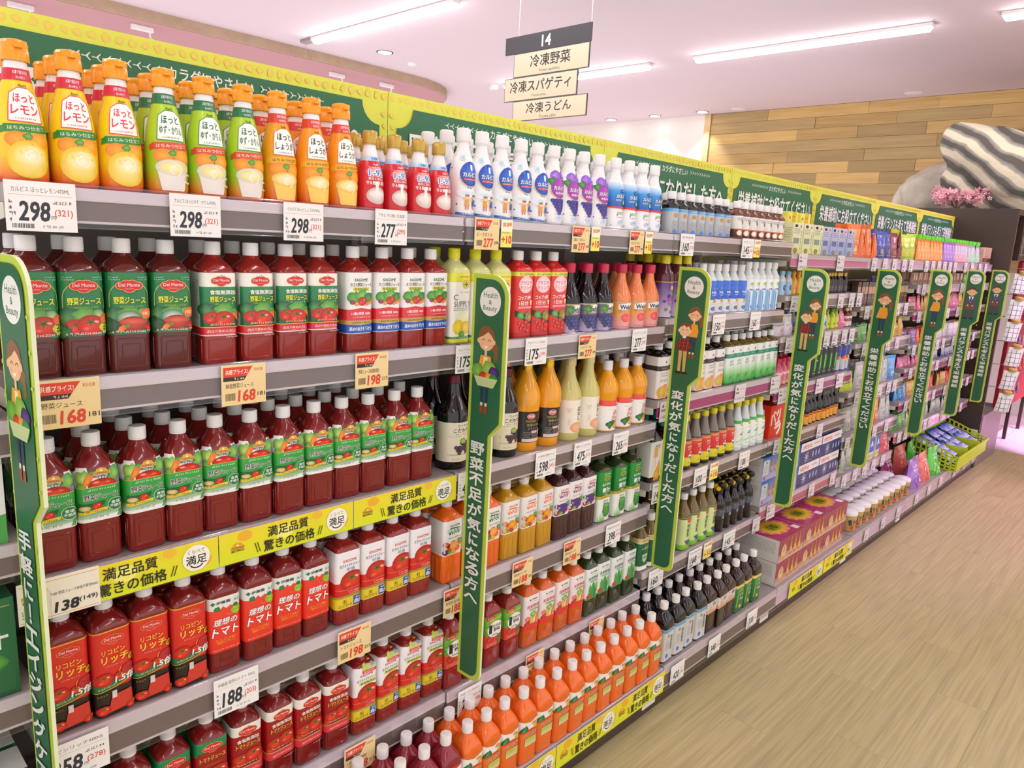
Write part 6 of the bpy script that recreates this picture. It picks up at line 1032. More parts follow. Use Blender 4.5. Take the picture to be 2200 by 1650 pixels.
# ---------------------------------------------------------------- stocking the shelves (X along the aisle, Y into the shelf)
def sf(b, i): return SH[b][i][0] - .0053
def row(key, xs, z, y=.045, rw='front row', rz=None):
    for x in xs: put(key, x + RN.uniform(-.002, .002), y + RN.uniform(-.003, .003), z, rw, rz)
def rows(key, xs, z, y, n, dy, dx=0):
    for k in range(n): row(key, [x + dx * k for x in xs], z, y + k * dy, ('front row', 'second row', 'third row', 'fourth row')[k])
R1 = lambda x0, n, d: [x0 + d * i for i in range(n)]
z = sf(-1, 0)
rows('hot_lemon', [-.861, -.791, -.721], z, .048, 3, .069, .004); rows('hot_yuzu', [-.651, -.581, -.511], z, .048, 3, .069, .004); rows('hot_ginger', [-.441, -.371, -.301], z, .048, 3, .069, .004)
rows('lactic_red', [-.235, -.172, -.108, -.047], z, .045, 3, .063, .004)
rows('calp_blue', [.03, .094, .158, .228, .292], z, .05, 3, .066, .003); rows('calp_grape', [.356, .42, .484, .55], z, .05, 3, .066, .003); rows('calp_sixty', [.63, .7, .77, .84], z, .05, 3, .066, .003)
z = sf(1, 0); rows('oolong_small', R1(.935, 7, .06), z, .045, 3, .06, .004); rows('w_coffee', R1(1.375, 7, .06), z, .045, 3, .06, .004)
z = sf(-1, 1)
for k, xs in (('dm_veg', [-.867, -.798]), ('dm_hot', [-.729, -.66]), ('dm_salt_free', [-.574, -.502, -.43, -.358]), ('kag_veg', [-.276, -.203, -.132, -.064]), ('c_supply', [.01, .078, .146]), ('acerola', [.226, .298, .37]), ('welch_grape', [.445, .521, .597]), ('welch_pink', [.69, .768, .845])):
    rows(k, xs, z, .042, 2, .078, .002)
z = sf(1, 1); rows('smart_star', [.938, 1.006, 1.074], z, .045, 3, .07); rows('milk_blue', R1(1.17, 6, .057), z, .042, 3, .06, .003); rows('milk_white', R1(1.515, 5, .0585), z, .042, 3, .06, .003)
z = sf(-1, 2); rows('tv_veg', R1(-.86, 12, .0703), z, .046, 3, .072, .003)
z = sf(0, 2); rows('wine_grape', [.035, .125, .215], z, .055, 2, .085, .003); rows('mikan', [.304, .395], z, .055, 3, .087); rows('apple', [.49, .578], z, .055, 3, .086); rows('pom', [.668, .752, .836], z, .05, 3, .08, .004)
z = sf(1, 2); rows('citrus', [.94, 1.008, 1.076, 1.19, 1.256, 1.33], z, .045, 3, .07, .003); rows('aloe', R1(1.41, 7, .0632), z, .045, 3, .07, .003)
z = sf(-1, 3)
for k, xs in (('lycopene', [-.857, -.788, -.718, -.65]), ('ideal_tomato', [-.58, -.511, -.444, -.377]), ('kag_tomato', [-.298, -.228, -.158, -.088])): rows(k, xs, z, .042, 2, .074, .002)
z = sf(0, 3)
for k, xs in (('yasai_orange', [.012, .082, .152]), ('yasai_mango', [.231, .302, .373]), ('yasai_purple', [.444, .511, .578]), ('aojiru', [.66, .745, .825])): rows(k, xs, z, .042, 2, .074, .002)
z = sf(1, 3); rows('barley', [.94, 1.012, 1.084], z, .045, 2, .075); rows('pepsi', R1(1.165, 6, .0665), z, .042, 3, .067, .003); rows('mets', R1(1.565, 4, .064), z, .042, 3, .067, .003); rows('red_pack', [1.9, 2.035], sf(2, 4), .06, 2, .1)
z = sf(-1, 4)
for k, xs in (('dm_tomato', [-.835, -.762, -.688, -.614]), ('dm_tomato_free', [-.54, -.468, -.396, -.325]), ('kag_tomato_free', [-.25, -.178, -.106, -.035])): rows(k, xs, z, .042, 2, .074, .002)
z = sf(0, 4)
for k, xs in (('one_day_veg', [.036, .108, .18, .254]), ('jujitsu_carrot', [.339, .409, .481, .552]), ('jujitsu_green', [.62, .689, .762, .838])): rows(k, xs, z, .042, 2, .074, .002)
z = sf(1, 4); rows('healthya', [.925, .988, 1.051], z, .042, 3, .066); rows('tokuho_tea', R1(1.205, 4, .068), z, .042, 3, .07, .003); rows('black_cola', R1(1.48, 5, .062), z, .04, 2, .064, .003)
for j in range(2): row('blue_pack', [1.9, 2.0915], sf(2, 5) + .0005 + j * .1085, .07, ('lower layer', 'upper layer')[j], 0)
# lowest shelves, pulled forward
z = .168 - .0053
for k, x0, n in (('tv_carrot', -.006, 13), ('tv_tomato', -.43, 6)):
    for y, rw in ((-.0895, 'front row'), (-.0225, 'second row'), (.0475, 'third row')): row(k, R1(x0, n, .0705), z, y, rw)
rows('coffee_large', [.942, 1.017, 1.092, 1.167], z, -.074, 3, .078, .004); rows('brown_large', R1(1.243, 3, .0745), z, -.074, 3, .078, .004); rows('green_large', R1(1.47, 3, .0745), z, -.074, 3, .078, .004)
for j in range(2):
    row('maroon_gift', [1.94, 2.21, 2.48], z + .0003 + j * .1045, -.005, ('lower layer', 'upper layer')[j], 0)
row('maroon_gift', [1.96, 2.23, 2.5], z + .0003, .2, 'back lower layer', 0)
rows('tub', R1(2.78, 10, .1005), z, -.06, 3, .1, .01)

# ---- bays further along the aisle
z = sf(2, 0)
row('sport_green', [1.88, 1.985, 2.09], z, .04, rz=0); row('sport_blue', [2.19, 2.288, 2.386, 2.484], z, .04, rz=0)
for x in (1.93, 2.05, 2.2): put('yellow_small', x, .14, z + .0005)
row('sport_green', [1.9, 2.0, 2.1], z, .1, 'second row', 0); row('sport_blue', [2.2, 2.3, 2.4], z, .1, 'second row', 0)
for x in (1.93, 2.06): put('yellow_small', x, .1, z + .1285, 'on top of the boxes')
for k, xs in (('p_orange', [2.59, 2.69, 2.79, 2.885]), ('p_blue', [2.99, 3.09]), ('p_plum', [3.19, 3.29]), ('p_lime', [3.4, 3.5])):
    for r in range(2):
        for x in xs: put(k, x + .01 * r, .05 + r * .065, z, 'top shelf' + (' behind' if r else ''), RN.uniform(-.35, .35), None).scale = (1, 1, RN.uniform(.92, 1.12))
for k, xs in (('jelly_orange', R1(3.62, 8, .067)), ('jelly_violet', R1(4.17, 4, .067)), ('jelly_rose', R1(4.45, 5, .067)), ('jelly_mint', R1(4.8, 5, .067))): rows(k, xs, z, .04, 2, .05, .0)
row('bar_box', R1(5.16, 5, .05), z, .03, 'end of the top shelf')
HT_ = {}
def fill(b, i, items, y=.045, nrow=1, dy=.07):
    """items: (kind, first x, count, spacing); a pack taller than the gap under the next shelf is scaled to fit."""
    z = sf(b, i); gap = SH[b][i - 1][1] - z - .012
    for k, x0, n, d in items:
        if k not in HT_: HT_[k] = max(v.co.z for me in [KINDS[k]['body']] + [p[1] for p in KINDS[k]['parts']] for v in me.vertices)
        q = min(1, gap / HT_[k])
        for r in range(nrow):
            for x in R1(x0, n, d):
                o = put(k, x + RN.uniform(-.003, .003), y + r * dy + RN.uniform(-.004, .004), z, ORD[b + 2] + ' bay ' + ORD[i] + ' shelf' + ('' if r == 0 else ' behind'), RN.uniform(-.22, .22) if k[1] == '_' else None)
                if k[1] == '_': q_ = q * RN.uniform(.9, 1); o.scale = (1, 1, q_)
                else: o.scale = (q, q, q)
fill(2, 1, [('blue_mini', 1.835, 2, .055), ('orange_mini', 1.945, 3, .055), ('dark_mini', 2.2, 9, .042)], nrow=2, dy=.055)
fill(2, 2, [('p_white', 1.85, 2, .1), ('blue_mini', 2.08, 2, .055), ('blue_mini', 2.22, 3, .055), ('green_mini', 2.39, 3, .052), ('p_pink', 2.55, 1, .1), ('brown_mini', 2.62, 2, .05)], nrow=2, dy=.06)
fill(2, 3, [('pink_mini', 1.84, 6, .055), ('black_can', 2.2, 6, .062), ('blue_can', 2.575, 3, .056)], nrow=3, dy=.063)
fill(2, 4, [('amber_strong', 2.15, 10, .053)], nrow=3, dy=.055)
for j in range(2): row('navy_pack', [2.317, 2.568], sf(2, 5) + .0005 + j * .1085, .082, ('lower layer', 'upper layer')[j], 0)
fill(3, 1, [('bar_box_dark', 2.73, 6, .052), ('p_blue', 3.07, 2, .1), ('p_plum', 3.26, 1, .1), ('bar_box_dark', 3.34, 4, .052)], nrow=2, dy=.06)
fill(3, 2, [('s_green', 2.75, 3, .08), ('s_clear', 3.0, 2, .08), ('p_purple', 3.19, 2, .1), ('p_gold', 3.4, 2, .1)], nrow=2, dy=.06)
fill(3, 3, [('s_lime', 2.75, 2, .08), ('p_silver', 2.93, 5, .1), ('p_sky', 3.46, 1, .1)], nrow=2, dy=.06)
fill(3, 4, [('p_grey', 2.76, 3, .1), ('p_orange', 3.08, 3, .1), ('p_silver', 3.4, 2, .1)], nrow=2, dy=.06)
fill(3, 5, [('p_clear', 2.76, 3, .1), ('blue_white_box', 3.08, 4, .092), ('bag_pinkred', 3.53, 1, .1)], nrow=1)
fill(4, 1, [('bar_box', 3.63, 8, .052), ('s_green', 4.1, 2, .08), ('bar_box', 4.25, 4, .052)], nrow=2, dy=.05)
fill(4, 2, [('s_pink', 3.64, 3, .08), ('s_gold', 3.9, 3, .08), ('s_red', 4.16, 4, .08)], nrow=2, dy=.05)
fill(4, 3, [('s_purple', 3.64, 3, .08), ('s_orange', 3.9, 2, .08), ('s_red', 4.08, 2, .08), ('s_white', 4.26, 3, .08)], nrow=2, dy=.05)
fill(4, 4, [('s_pink', 3.64, 5, .08), ('s_navy', 4.06, 5, .08)], nrow=2, dy=.05)
fill(4, 5, [('s_sky', 3.64, 3, .08), ('s_gold', 3.9, 3, .08), ('s_red', 4.15, 4, .08)], nrow=2, dy=.05)
fill(4, 6, [('s_green', 3.64, 4, .08), ('s_clear', 3.96, 6, .085)], nrow=2, dy=.05)
fill(5, 1, [('bar_box', 4.54, 5, .052), ('s_green', 4.83, 3, .08), ('s_orange', 5.08, 3, .08)], nrow=2, dy=.05)
fill(5, 2, [('s_pink', 4.55, 3, .08), ('s_gold', 4.8, 3, .08), ('s_green', 5.05, 4, .08)], nrow=2, dy=.05)
fill(5, 3, [('s_white', 4.55, 5, .08), ('s_gold', 4.96, 4, .08)], nrow=2, dy=.05)
fill(5, 4, [('s_navy', 4.55, 4, .08), ('s_purple', 4.88, 4, .08), ('bar_box', 5.2, 3, .052)], nrow=2, dy=.05)
fill(5, 5, [('s_gold', 4.55, 3, .08), ('s_red', 4.8, 6, .08)], nrow=2, dy=.05)
fill(5, 6, [('s_clear', 4.55, 4, .08), ('s_grey', 4.88, 6, .08)], nrow=2, dy=.05)
z = .168 - .0053
for k, x, y in (('bag_plum', 3.87, .1), ('bag_violet', 3.9, -.05), ('bag_coral', 4.125, -.045), ('bag_coral', 4.18, .11), ('bag_green', 4.345, -.05), ('bag_green', 4.39, .1)): put(k, x, y, z, 'lowest shelf', RN.uniform(-.08, .08))

# ---- the bay before the near end strip: only its far end shows
z = sf(-2, 2); 
for k, bz in (('aojiru_box', sf(-2, 2)), ('green_white_box', sf(-2, 3)), ('pale_pack', sf(-2, 1))):
    for j, (x, y) in enumerate(((-.985, .045), (-1.107, .045), (-.985, .125))): put(k, x, y, bz, ('front row', 'front row', 'second row')[j], 0)
row('pale_pack', [-.985, -1.107], sf(-2, 0), .05, 'upper shelf', 0)

# ---------------------------------------------------------------- lime basket with blue packets on the last low shelf
bx, by, bz = 4.945, -.02, .1695
bk = empty('basket', (bx, by, bz), 'lime green perforated plastic basket on the lowest shelf', 'basket')
LIME = mat('lime_plastic', '#c6d824', .35, bump=.03); BW, BD, BH = .87, .3, .15
bm = bmesh.new(); bm_box(bm, -BW / 2, -BD / 2, 0, BW / 2, BD / 2, .004); bm_box(bm, -BW / 2, -BD / 2 - .004, .0, BW / 2, -BD / 2, BH * .62, .001); bm_box(bm, -BW / 2, BD / 2, 0, BW / 2, BD / 2 + .004, BH + .06, .001)
bm_box(bm, -BW / 2 - .01, -BD / 2 - .018, BH * .6, BW / 2 + .01, -BD / 2 - .002, BH * .68, .003)
mesh_obj('tray', finish(bm, 'tray', LIME), bk)
def lattice(name, w, h0, h1, nx, nz):        # perforated end wall, sloping from back to front
    bm = bmesh.new()
    for i in range(nx + 1):
        y = -w / 2 + w * i / nx; t = i / nx; hh = h0 + (h1 - h0) * t; bm_box(bm, 0, y - .006, 0, .004, y + .006, hh)
    for k in range(nz + 1):
        z_ = h0 * k / nz; v = [(0, -w / 2, z_ * 1.0), (0, w / 2, h1 * k / nz)]
        A = [bm.verts.new((x, y, zz + dz)) for (q, y, zz) in v for dz in (-.005, .005) for x in (0, .004)]
        bmesh.ops.convex_hull(bm, input=A)
    return finish(bm, name, LIME)
lm = lattice('end_wall', BD, BH * .66, BH + .06, 9, 5)
mesh_obj('end_wall', lm, bk, (-BW / 2, 0, 0)); mesh_obj('end_wall', lm, bk, (BW / 2 - .004, 0, 0))
for x in (-.16, .17): mesh_obj('divider', box('div', -.002, -BD / 2, .004, .002, BD / 2, BH * .8, LIME), bk, (x, 0, 0))
pouch('blue_packet', 'sweets_packet', 'blue-white sweet packet in lime basket', 120, 90, 34, '#3a60c0', lambda a, w, h: (a.rect(-w * .46, h * .06, w * .46, h * .84, '#dfe6f2', '#2a50b8'), a.blob(0, h * .4, h * .26, '#f4f6fa', '#7a9ad8', 3), a.micro(-w * .3, h * .66, w * .3, h * .06, '#fff', 4)), seed=140, wrinkle=3, cat='packet', metal=.3, rough=.15)
for lay in range(2):
    for i, px in enumerate((-.36, -.235, -.06, .07, .242, .364)):
        for j in range(4):
            o = put('blue_packet', bx + px, by - .1 + j * .056, bz + .02 + j * .022 + lay * .042, ('front row', 'second row', 'third row', 'rear row')[j] + (' upper layer' if lay else ' lower layer'), RN.uniform(-.04, .04), (-1.05 + RN.uniform(-.08, .08), RN.uniform(-.08, .08), RN.uniform(-.06, .06)))


# ---------------------------------------------------------------- price cards on the rails
def wt(b, i, x, nm, p, t, lab, w=84, h=66, dz=0): white_tag(x, (SH[b][i][0] + SH[b][i][1]) / 2 - .004 + dz, nm, p, t, 'white price card reading %s ' % p + lab, 0, w, h)
def pt(b, i, x, nm, p, t, lab, w=84, h=76): peach_tag(x, (SH[b][i][0] + SH[b][i][1]) / 2 - .006, nm, p, t, 'peach price card reading %s ' % p + lab, 0, w, h)
wt(-1, 0, -.853, 'カルピス ほっとレモン470ML', '298', '321', 'under the yellow lemon bottles', 92, 72); wt(-1, 0, -.625, 'カルピス ほっとゆず・かりん470ML', '298', '321', 'under the green citrus bottles', 86, 70); wt(-1, 0, -.42, 'カルピス ほっとしょうが470ML', '298', '321', 'under the ginger bottles', 84, 70); wt(-1, 0, -.215, 'アサヒ 守る働く乳酸菌', '277', '299', 'under the red lactic bottles', 82, 72)
pt(0, 0, .065, 'ピースボトル', '277', '299', 'under the blue oval milk drinks', 80, 74); plus_tag(.131, 1.6, 'yellow point card beside the blue oval milk drink price'); pt(0, 0, .42, '巨峰ピースボトル', '277', '299', 'under the grape milk drinks', 74, 70); plus_tag(.485, 1.6, 'yellow point card beside the grape milk drink price'); pt(0, 0, .685, 'カルピスオフピースボトル', '277', '299', 'under the bright blue milk drinks', 72, 68); plus_tag(.748, 1.598, 'yellow point card beside the bright blue milk drink price')
wt(1, 0, .972, '黒烏龍茶', '160', '172', 'under the small dark tea bottles', 84, 70); wt(1, 0, 1.395, 'Wコーヒー', '145', '156', 'under the small brown coffee bottles', 90, 70); plus_tag(1.47, 1.6, 'yellow point card beside the small coffee bottles', 0, 50)
pt(-1, 1, -.835, '野菜ジュース', '168', '181', 'under the green label vegetable juice', 92, 78); pt(-1, 1, -.545, '無塩野菜ジュース', '168', '181', 'under the cream label vegetable juice', 86, 76); pt(-1, 1, -.258, '野菜ジュース食塩無添加', '198', '213', 'under the blue band vegetable juice', 84, 76)
wt(0, 1, .018, 'キレートレモン', '175', '189', 'under the lemon water, behind a strip sign', 74, 68); wt(0, 1, .265, 'アセロラドリンク900ML', '175', '189', 'under the bright red drinks', 84, 72); pt(0, 1, .484, 'ウェルチ グレープ100', '277', '299', 'under the black grape juice', 80, 68); wt(0, 1, .744, 'ウェルチ ピンクGF', '277', '299', 'under the pink grapefruit juice', 78, 70)
wt(1, 1, 1.24, '水とミルク', '150', '162', 'under the dotted blue water', 90, 72); wt(1, 1, 1.525, 'すっきりミルク', '160', '172', 'under the sky-blue water', 84, 70)
wt(0, 2, .333, 'えひめ飲料 愛媛みかん1L', '598', '645', 'under the orange juice glass bottles', 84, 74); wt(0, 2, .499, '青森産 りんごしぼり1000L', '475', '513', 'under the pale apple juice', 82, 72); wt(0, 2, .69, 'えひめ飲料 ポンジュース', '265', '286', 'under the round-shouldered orange juice', 80, 70); wt(0, 2, .045, 'ワイナリーこだわり', '498', '533', 'under the black grape juice, behind a strip sign', 80, 72)
wt(-1, 3, -.862, 'リコピンリッチ900G', '258', '278', 'under the green swoosh tomato juice', 110, 74); wt(-1, 3, -.572, '伊藤園 理想のトマト 900G', '188', '203', 'under the plain red tomato juice', 92, 80); pt(-1, 3, -.294, 'トマトジュース', '198', '213', 'under the white top tomato juice', 88, 78)
pt(0, 3, .01, '野菜生活100', '188', '203', 'half behind the strip sign', 76, 74); pt(0, 3, .263, '野菜生活100 マンゴーサラダ', '188', '203', 'under the mango juice', 82, 74); pt(0, 3, .483, '野菜生活100エナジーサラダ', '188', '203', 'under the purple juice', 80, 72); wt(0, 3, .691, '伊藤園 毎日1杯の青汁', '398', '429', 'under the green leaf juice', 80, 70)
wt(1, 3, .945, '炭麦', '148', '159', 'under the barley drinks', 84, 72); wt(1, 3, 1.225, 'ペプシスペシャル', '100', '108', 'under the cola bottles', 92, 70); plus_tag(1.325, .76, 'yellow point card beside the cola price', 0, 62); wt(1, 3, 1.573, 'メッツ', '108', '116', 'under the clear soda', 90, 70)
pt(-1, 4, -.275, 'トマトジュース食塩無添加', '198', '213', 'under the lime sticker tomato juice', 86, 76); wt(0, 4, .079, '伊藤園 1日分の野菜900G', '230', '248', 'under the round badge vegetable juice', 86, 72); pt(0, 4, .342, '充実野菜', '188', '203', 'under the pink-white carrot juice', 80, 72); pt(0, 4, .641, '充実野菜緑', '188', '203', 'under the dark green juice', 78, 70)
wt(1, 4, .98, 'ヘルシア緑茶', '160', '172', 'under the dark green catechin tea', 94, 72); wt(1, 4, 1.25, '特保茶', '168', '181', 'under the red dot tea', 96, 70); plus_tag(1.345, .432, 'yellow point card beside the red dot tea price', 0, 62); wt(1, 4, 1.521, 'ペプシブラック', '145', '156', 'under the black cola', 100, 70)
for x, p, l in ((.982, '420', 'under the large black coffee'), (1.245, '348', 'under the large brown tea'), (1.555, '338', 'under the large green label tea')): white_tag(x, .116, '', p, '8', 'white price card reading %s ' % p + l, -.122, 90, 70)
for x, l in ((.855, 'first'), (1.745, 'second'), (2.66, 'third'), (3.56, 'fourth')):
    a = Art(); a.rect(-40, -22, 40, 22, '#f0ece6'); a.micro(-20, 0, 20, 4, '#8a8480', 5); card('shelf_number_card', x, .046, .08, .044, a, 'blank white card on the kick plate, %s from near end' % l, -.094, None, 'card')
a = Art(); a.rect(-42, -35, 42, 35, '#dfd8da').tri(-26, 20, 14, '#c8245e').micro(-10, 14, 34, 4, '#666', 3).micro(-36, -24, 30, 9, '#444', 8).bars(-38, 0, -10, 8)
PT = build_art('rail_tag_print', a, flat_front(-.0008), m=PAPER); PB = box('rail_tag', -.042, -.0008, -.035, .042, .0004, .035, CARD)
a = Art(); a.rect(-34, -33, 34, 33, '#dcd6d8').micro(-28, 18, 28, 5, '#777', 3).txt('|', -40, 0, .1, '#fff').micro(-24, -14, 8, 18, '#3a3a42', 5).micro(12, -12, 30, 9, '#e0705c', 9).bars(-28, -30, 4, -24)
PT2 = build_art('rail_tag_print', a, flat_front(-.0008), m=PAPER); PB2 = box('rail_tag', -.034, -.0008, -.033, .034, .0004, .033, CARD)
nt_ = {}
def small(b, i, xs, pink=False):
    zc = (SH[b][i][0] + SH[b][i][1]) / 2 - .004
    for x in xs:
        k = nt_[b, i] = nt_.get((b, i), -1) + 1
        t = tag(mesh_obj('price_tag', PB if pink else PB2, None, (x, -.0075, zc)), 'small white price card, %s on the %s shelf from top, %s bay' % (ORD[k], ORD[i], ORD[b + 2]), 'price tag', 'small price cards of the far bays')
        mesh_obj('print', PT if pink else PT2, t)
small(1, 2, [.945, 1.47, 1.78], True); small(1, 4, [1.765], False); small(2, 0, [1.9, 2.32], True); small(2, 1, [1.87, 2.2, 2.39, 2.53, 2.63]); small(2, 2, [1.87, 2.17, 2.28, 2.38, 2.5, 2.6]); small(2, 3, [1.87, 2.27, 2.52], True); small(2, 4, [1.88, 2.35]); small(2, 5, [1.9], True); small(2, 5, [2.35, 2.62])
for b in (3, 4, 5):
    for i in range(len(SH[b])):
        n = RN.choice((4, 5, 6)); small(b, i, [b * .9 + .09 + (k + RN.uniform(-.15, .15)) * (.76 / n) for k in range(n)])
for b in (2, 3, 4, 5):
    for k in range(3):
        x = b * .9 + .2 + k * .27
        if b == 2: continue
        t = tag(mesh_obj('price_tag', PB2, None, (x, -.1295, .118)), 'small white price card, %s on the lowest shelf, %s bay' % (ORD[k], ORD[b + 2]), 'price tag', 'small price cards of the far bays'); mesh_obj('print', PT2, t)

# ---------------------------------------------------------------- dark end unit, decorative boulders, blossom, hanging pouches
DBR = mat('dark_brown_laminate', '#46362f', .4, bump=.03, var=.08, vscale=4)
eu = empty('end_unit', (5.42, 0, 0), 'tall dark brown end unit with red display board closing the gondola run', 'shelving end')
mesh_obj('panel', box('panel', 0, -.107, .0, .03, .72, 2.0, DBR, .002), eu); mesh_obj('top_board', box('top', .031, -.105, 1.96, 2.5, 1.3, 2.0, DBR, .002), eu)
mesh_obj('rear_panel', box('rear', .031, .5, .0, 1.75, .53, 1.955, mat('dark_recess', '#2c2320', .6, bump=.02)), eu)
mesh_obj('plinth', box('plinth', .034, -.11, .0, .74, .45, .42, mat('mauve_plinth', '#8d747a', .4, bump=.02), .002), eu)
bm = bmesh.new(); [bm_lathe(bm, [(-.003, .006), (0, .006), (0.001, .002)], 10, x, y) for x, y in ((.1, .06), (.1, .3), (.64, .06), (.64, .3))]
mesh_obj('screw', finish(bm, 'screw', STEEL), eu, (.034, -.11, 0), rot=(pi / 2, 0, 0))
a = Art(); a.rect(-22, -30, 22, 30, '#f4f2f0'); a.micro(-14, 0, 14, 5, '#999', 3)
t = tag(mesh_obj('panel_card', box('pc', -.0006, -.022, -.03, .0006, .022, .03, CARD), None, (5.4188, -.075, .28)), 'small white card stuck on the dark end panel', 'card')
# stone-pattern decor
def boulder(name, lab, c, size, seed, m, squash=None):
    R = random.Random(seed); bm = bmesh.new(); bmesh.ops.create_icosphere(bm, subdivisions=5, radius=1)
    from mathutils import noise
    off = Vector((R.uniform(-9, 9), R.uniform(-9, 9), R.uniform(-9, 9)))
    for v in bm.verts:
        d = v.co.normalized(); k = 1 + .28 * noise.noise(d * 1.1 + off) + .08 * noise.noise(d * 3 + off) + .02 * noise.noise(d * 9 + off)
        p = d * k; v.co = Vector((p.x * size[0], p.y * size[1], max(p.z, -.55) * size[2]))
        if squash: v.co.y += squash * v.co.z
    zmin = min(v.co.z for v in bm.verts)
    for v in bm.verts: v.co.z -= zmin
    return tag(mesh_obj(name, finish(bm, name, m, True), None, c), lab, 'rock')
def stone_mat(name, light, dark, stripes):
    m = bpy.data.materials.new(name); m.use_nodes = True; nt = m.node_tree; b = nt.nodes['Principled BSDF']; b.inputs['Roughness'].default_value = .75
    tc = nt.nodes.new('ShaderNodeTexCoord'); mp = nt.nodes.new('ShaderNodeMapping'); nt.links.new(tc.outputs['Object'], mp.inputs[0])
    r = nt.nodes.new('ShaderNodeValToRGB')
    if stripes:
        mp.inputs['Rotation'].default_value = (.95, 0, 0)
        w = nt.nodes.new('ShaderNodeTexWave'); w.bands_direction = 'Y'; w.inputs['Scale'].default_value = 2.1; w.inputs['Distortion'].default_value = 5.5; w.inputs['Detail'].default_value = 4; w.inputs['Detail Scale'].default_value = .7
        nt.links.new(mp.outputs[0], w.inputs['Vector']); nt.links.new(w.outputs['Fac'], r.inputs[0]); r.color_ramp.elements[0].position = .12; r.color_ramp.elements[1].position = .82
        for p_, c_ in ((.3, '#8f8a82'), (.6, '#a59f94'), (.7, '#d2c8ae')): r.color_ramp.elements.new(p_).color = lin(c_)
    else:
        n = nt.nodes.new('ShaderNodeTexNoise'); n.inputs['Scale'].default_value = 4; n.inputs['Detail'].default_value = 8; nt.links.new(mp.outputs[0], n.inputs['Vector']); nt.links.new(n.outputs[0], r.inputs[0]); r.color_ramp.elements[0].position = .35; r.color_ramp.elements[1].position = .65
    r.color_ramp.elements[0].color = lin(dark); r.color_ramp.elements[-1].color = lin(light)
    n2 = nt.nodes.new('ShaderNodeTexNoise'); n2.inputs['Scale'].default_value = 30; n2.inputs['Detail'].default_value = 8; nt.links.new(tc.outputs['Object'], n2.inputs['Vector'])
    bp = nt.nodes.new('ShaderNodeBump'); bp.inputs['Strength'].default_value = .35; bp.inputs['Distance'].default_value = .02; nt.links.new(n2.outputs[0], bp.inputs['Height']); nt.links.new(bp.outputs[0], b.inputs['Normal'])
    nt.links.new(r.outputs[0], b.inputs['Base Color']); return m
boulder('striped_boulder', 'large grey and cream striped decorative boulder on the end unit', (6.3, .02, 2.0), (.42, .58, .44), 5, stone_mat('striped_stone', '#e0d6bc', '#5c5852', True), .85)
boulder('pale_boulder', 'smooth pale grey boulder half behind the striped one', (7.15, .8, 2.0), (.36, .46, .36), 9, stone_mat('pale_stone', '#ccc4b4', '#aaa294', False))
boulder('pale_boulder', 'pale boulder at far side of the striped boulder', (7.6, -.05, 2.0), (.28, .42, .72), 12, stone_mat('pale_stone_b', '#c8c0b4', '#a8a094', False))
PETAL = mat('blossom_pink', '#f6b6c4', .6, bump=.05); STEMM = mat('twig_brown', '#6a4a3c', .7, bump=.1)
pet = bmesh.new()
for i in range(5):
    a_ = i * 2 * pi / 5; v = [pet.verts.new((r * math.cos(a_ + d), r * math.sin(a_ + d), h)) for r, d, h in ((.0015, 0, 0), (.012, -.45, .003), (.02, -.22, .007), (.018, 0, .006), (.02, .22, .007), (.012, .45, .003))]; pet.faces.new(v)
pet = finish(pet, 'flower', PETAL)
def blossom(c, n, s, lab):
    t = empty('blossom_branch', c, lab, 'flowers'); R = random.Random(n)
    bm = bmesh.new(); tips = []
    for i in range(9):
        e = Vector((R.uniform(-.06, .06), R.uniform(-1, 1) * s, R.uniform(.3, 1) * s * .75)); tips.append(e); bm_tube(bm, [(0, 0, 0), e * .5 + Vector((0, 0, .02)), e], .004, 6)
    mesh_obj('twig', finish(bm, 'twig', STEMM), t)
    for i in range(n):
        e = R.choice(tips); p = e * R.uniform(.55, 1.05) + Vector((R.uniform(-.04, .04), R.uniform(-.05, .05), R.uniform(-.04, .04))); p.z = max(p.z, .015)
        o = mesh_obj('flower', pet, t, p, rot=(R.uniform(-.6, 1.2), -1.2 + R.uniform(-.8, .8), R.uniform(0, 6))); q = R.uniform(.8, 1.5); o.scale = (q, q, q)
blossom((5.7, .38, 2.006), 190, .2, 'pink cherry blossom branch at foot of the striped boulder'); blossom((5.75, 1.1, 2.006), 16, .07, 'small pink blossom sprig behind the header signs')
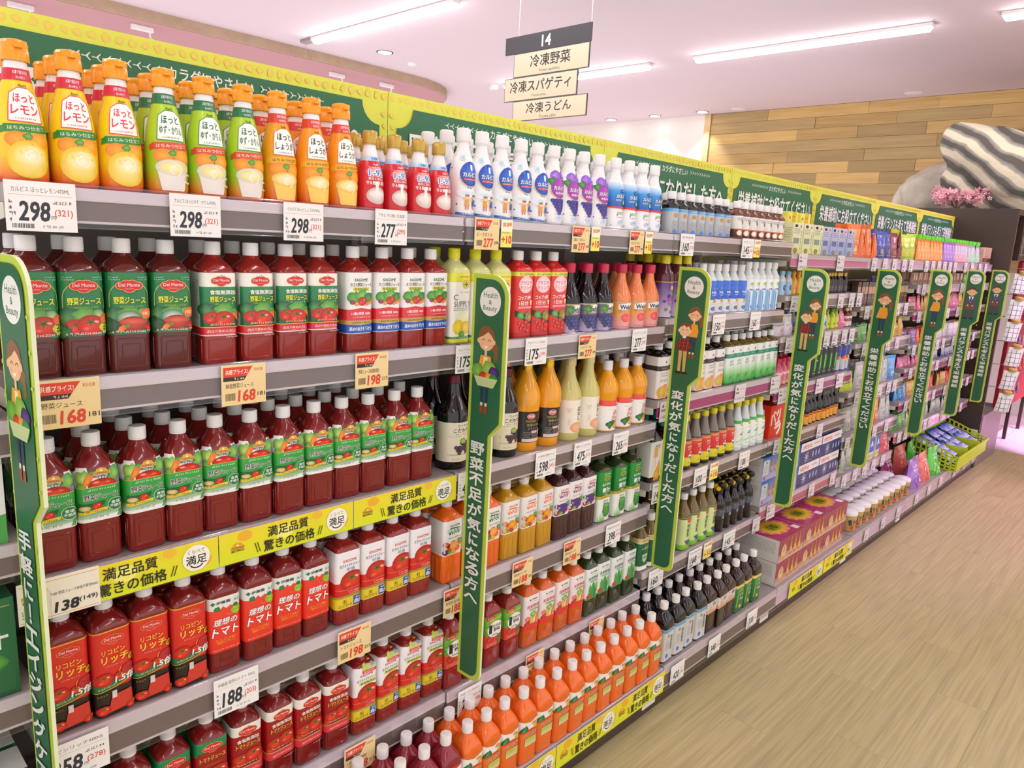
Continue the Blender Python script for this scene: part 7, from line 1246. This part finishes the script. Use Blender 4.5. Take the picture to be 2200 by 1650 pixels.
# plaid bottle-shaped pouches on hooks
PL = Art()
def plaid(a, w, h):
    a.rect(-w * .47, h * .02, w * .47, h * .9, '#ebe9ec')
    for i in (-.3, 0, .3): a.rect(w * i - 2, h * .02, w * i + 2, h * .84, '#3a3c44')
    for j in (.2, .46, .7): a.rect(-w * .46, h * j - 1.6, w * .46, h * j + 1.6, '#3a3c44')
bm = bmesh.new(); bm_lathe(bm, [(.143, .026), (.147, .032), (.166, .034), (.172, .028), (.174, .005)], 20, rib=.001); ltop = finish(bm, 'lid', mat('tan_lid', '#d0ab62', .5, bump=.1), True, .6)
pouch('plaid', 'hanging_pouch', 'white plaid jar-shaped pouch with tan top', 128, 148, 40, '#e6e4e8', plaid, seed=160, crimp=.02, cat='pouch', metal=0, spout=ltop)
RD = mat('red_display_board', '#a81c2c', .5, bump=.03)
rdp = eu; RX = .36
mesh_obj('red_board', box('board', .53, -.1, .37, 2.81, -.07, 1.62, RD, .002), rdp); mesh_obj('header_panel', box('header_panel', .3, -.1, 1.625, 2.81, -.06, 1.955, DBR, .002), rdp)
for x in (.76, 1.4, 2.04, 2.77): mesh_obj('post', box('post', x, -.068, .0, x + .03, -.04, 1.95, DBR), rdp)
bm = bmesh.new()
for i in range(12): bm_box(bm, .32 + i * .2, -.112, 1.66, .33 + i * .2, -.106, 1.93)
for i in range(5): bm_box(bm, .31, -.106, 1.67 + i * .06, 2.76, -.101, 1.676 + i * .06)
mesh_obj('grille', finish(bm, 'grille', STEEL), rdp)
hk = bmesh.new(); bm_tube(hk, [(0, .15, 0), (0, -.02, .004), (0, -.03, .02)], .003, 6); hk = finish(hk, 'hook', STEEL)
for i, (yy, zz) in enumerate(((-.15, 1.469), (-.153, 1.273), (-.156, 1.1), (-.2, .91), (-.195, .725), (-.19, .544))):
    put('plaid', 5.62, yy, zz - .09, 'hooks of the end unit', None, (.12, .06, -.75))
    mesh_obj('hook', hk, eu, (5.62 - 5.42, yy, zz + .094))
for i in range(14):
    k = ('s_red', 's_red', 's_purple', 's_pink')[i % 4]
    put(k, 6.02 + (i % 3) * .16 + (i // 3 % 2) * .05, -.16, .52 + (i // 3) * .21, 'red display board')
